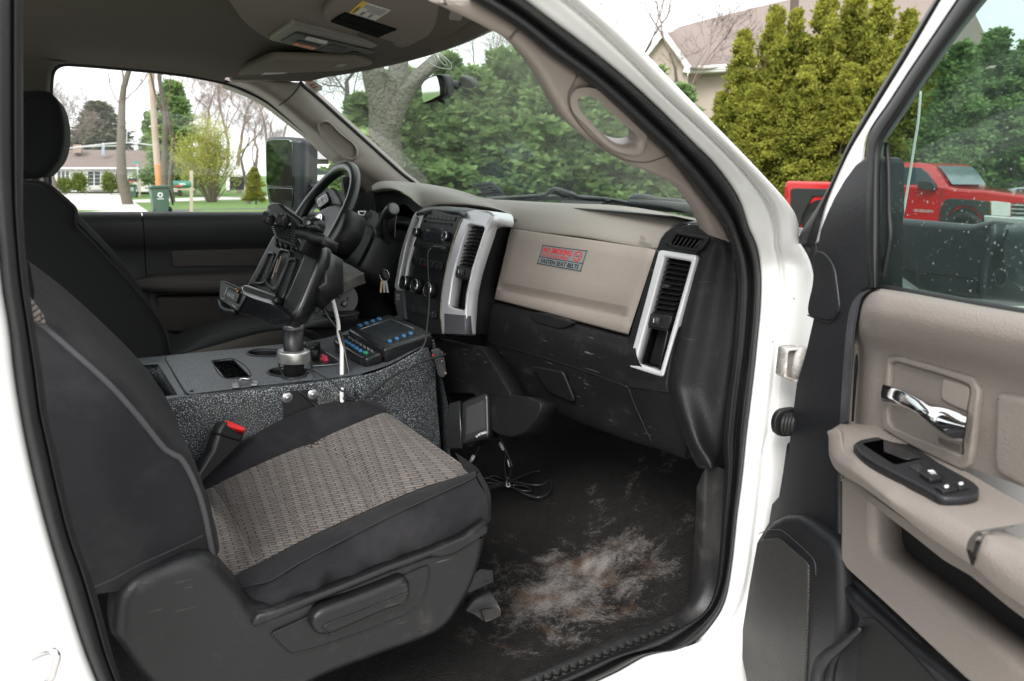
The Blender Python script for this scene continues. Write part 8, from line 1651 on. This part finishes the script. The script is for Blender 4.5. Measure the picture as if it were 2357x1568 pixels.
beam('downspout', fC(2078,-100)[0], fC(2072,150)[0], .3, .8, .25, simp('brown_post', (.10,.07,.06)))
plate('house_window', gw, fC(1290,522, 1312,522, 1312,545, 1290,545), DGL, th, thick=.1, bev=0, front=.03)
for a_ in (fD(520,560, 580,560, 580,700, 520,700), fD(300,560, 350,560, 350,640, 300,640)): plate('house_window', gw, a_, TRM, th, thick=.1, bev=0, front=-.8)
# ---- red pickup
Tq, Fq = far([(1815, 430)], 19.2)[0], far([(2290, 430)], 14.8)[0]; rdn = nrm(np.cross(Fq-Tq, [0,0,1])); rdn = rdn*(1 if np.dot(CAM-Tq, rdn) > 0 else -1); RPn = PL(V3(17.2, Tq[1], Tq[2]), (-1, -.05, 0))
REDP = pm('red_paint', (.50,.012,.018), .2, .03, 2, coat=.8, rvar=.04); FLR = simp('flare_black', (.018,.018,.02), .5)
rt = thing('red_pickup', 'bright red extended cab pickup with black fender flares parked beside the evergreens', 'pickup truck', tuple(RPn.hit(fD(1400,1568)[0])))
body = fD(680,1188, 980,1196, 1300,1200, 1345,1208, 1730,1222, 1790,1238, 1990,1250, 2250,1285, 2330,1310, 2345,1440, 2330,1600, 1300,1640, 690,1600, 668,1400, 668,1215)
plate('body', RPn, rr(body, [3,3,3,3,3,3,6,10,8,8,3,3,8,8,6]), REDP, rt, thick=1.9, bev=.06, nb=4)
cabp = fD(1150,1212, 1200,1110, 1250,1078, 1380,1066, 1600,1070, 1700,1074, 1800,1108, 1720,1225)
cb_n = fD(1150,1212, 1195,1110, 1250,1080, 1380,1066, 1560,1068, 1640,1078, 1700,1150, 1745,1228)
nr = [RPn.hit(p, -.10-.0022*max(0, 1215-fy)) for p, fy in zip(cb_n, (1212,1110,1080,1066,1068,1078,1150,1228))]
fr2 = [q-RPn.n*(1.66) for q in nr]
loft('cab', [nr, fr2], REDP, rt, nu=30, nv=2, lin=True)
mk('cab_side', nr, [tuple(range(len(nr)))], REDP, rt, smooth=False)
plate('side_window', RPn, rr(fD(1392,1235, 1430,1110, 1455,1098, 1560,1100, 1610,1140, 1650,1195, 1655,1240), 3), pm('truck_glass', (.05,.07,.09), .08, .2, spec=.8), rt, thick=.03, bev=.004, front=-.12)
plate('side_window', RPn, rr(fD(1290,1230, 1310,1105, 1390,1090, 1355,1232), 3), MATS['truck_glass'], rt, thick=.03, bev=.004, front=-.12)
wsn = [nr[5]+V3(0,0,-.02), nr[7]+V3(0,0,.02)]; wsf = [q-RPn.n*1.62 for q in wsn]; fwd = nrm(Fq-Tq)
_wn = [q+fwd*.05+V3(0,0,.03)-RPn.n*.06 for q in (nr[5]*.75+nr[6]*.25, nr[6], nr[7]+V3(0,0,.03))]; loft('windshield', [_wn, [q-RPn.n*1.52 for q in _wn]], pm('truck_windshield', (.13,.17,.19), .1, .2, spec=.8), rt, nu=8, nv=2)
plate('side_mirror', RPn, smc(fD(1535,1200, 1560,1182, 1620,1190, 1652,1215, 1650,1245, 1600,1248, 1545,1235), 3), FLR, rt, thick=.12, bev=.02, front=.18)
for a_ in (fD(705,1245, 730,1235, 950,1240, 1100,1250, 1150,1400, 1150,1600, 1100,1600, 1060,1420, 960,1290, 850,1290, 780,1420, 745,1600, 705,1600), fD(1690,1380, 1710,1320, 1740,1302, 1900,1310, 2020,1325, 2020,1420, 2000,1600, 1960,1600, 1960,1420, 1900,1360, 1800,1350, 1740,1420, 1700,1600, 1670,1600)):
    plate('fender_flare', RPn, rr(a_, 3), FLR, rt, thick=.1, bev=.02, front=.05)
for c_, r_ in ((fD(900,1500)[0], .48), (fD(1835,1530)[0], .46)):
    wl = lathe('wheel', RPn.hit(c_, .02), RPn.n, [(r_,-.25),(r_,.03),(r_*.66,.05),(r_*.62,.0),(r_*.15,.03)], BLK, rt, seg=32)
plate('wheel_well', RPn, smc([p for q in el(910,1460,130,150,16) for p in fD(*q)], 2), BLK, rt, thick=.3, bev=0, front=.012)
plate('wheel_well', RPn, smc([p for q in el(1850,1500,115,140,16) for p in fD(*q)], 2), BLK, rt, thick=.3, bev=0, front=.012)
plate('tail_light', RPn, rr(fD(668,1225, 690,1225, 692,1300, 668,1305), 2), pm('tail_red', (.35,.005,.01), .15, .05), rt, thick=.04, bev=.004, front=.006)
plate('door_handle', RPn, rr(fD(1370,1278, 1440,1275, 1440,1292, 1370,1292), 2), FLR, rt, thick=.04, bev=.005, front=.03)
tube('door_gap', RPn.pts(fD(1380,1240, 1350,1300, 1345,1568), .004), .008, FLR, rt, seg=5, n=20); tube('door_gap', RPn.pts(fD(1700,1235, 1700,1300, 1660,1568), .004), .008, FLR, rt, seg=5, n=20)
plate('headlight', RPn, rr(fD(2010,1322, 2045,1320, 2150,1332, 2150,1420, 2002,1412), 4), pm('lamp_clear', (.6,.6,.58), .12, .1), rt, thick=.1, bev=.01, front=.02)
for a_ in (fD(2006,1330, 2028,1330, 2024,1362, 2004,1362), fD(2006,1378, 2030,1380, 2028,1408, 2003,1404)): plate('turn_lamp', RPn, a_, pm('lamp_amber%d' % int(a_[2][1]), (.75,.3,.02), .3), rt, thick=.02, bev=.003, front=.026)
plate('grille', RPn, rr(fD(2160,1332, 2400,1345, 2400,1440, 2155,1428), 3), FLR, rt, thick=.1, bev=.01, front=.02)
for k in range(4): tube('grille_bar', RPn.pts(fD(2160,1345+k*26, 2400,1358+k*26), .03), .022, CHR, rt, seg=8)
plate('bumper', RPn, rr(fD(1972,1412, 2150,1425, 2400,1440, 2400,1490, 1975,1462), 4), pm('bumper_chrome', (.7,.7,.7), .15, .03, metal=.6), rt, thick=.3, bev=.03, front=.1)
sheared('lettering', 'SILVERADO', 0, 0, 1, 1, SIL, .02, h=.008, parent=rt, q=[RPn.loc(RPn.hit(p)) for p in fD(1520,1372, 1645,1380, 1645,1396, 1520,1390)], pl=RPn)
tube('radio_antenna', [V3(*q) for q in [DR.hit(p, -.5) for p in fD(1562,600, 1545,800, 1520,960, 1490,1150, 1460,1330, 1440,1430)]], .0032, pm('antenna_pale', (.5,.52,.48), .3, metal=.3), props(thing('whip_antenna', 'thin pale whip antenna standing in front of the red pickup', 'antenna', tuple(DR.hit(fD(1440,1430)[0], -.5)))), n=50, seg=6)
fc = thing('board_fence', 'weathered brown board fence behind the red pickup hood', 'fence', tuple(far(fD(2100,1240), 27)[0])); FPn = FP(fD(2100,1210)[0], 27)
FW_ = simp('fence_wood', (.17,.12,.09), .9)
for k in range(16): x = 1960+k*26; plate('board', FPn, fD(x,1188, x+24,1190, x+24,1330, x,1330), FW_, fc, thick=.03, bev=.004, front=.001*(k % 3))
scp = FP(fD(2230,1250)[0], 21, -.3); simple_car('silver_car', 'roof of a silver car parked behind the red pickup hood', scp, fD(2090,1262, 2130,1240, 2200,1228, 2330,1228, 2420,1250, 2500,1290, 2500,1400, 2080,1400), [fD(2150,1262, 2200,1240, 2320,1240, 2360,1270)], pm('silver_paint', (.4,.42,.45), .25, .05, metal=.5), 1.7)
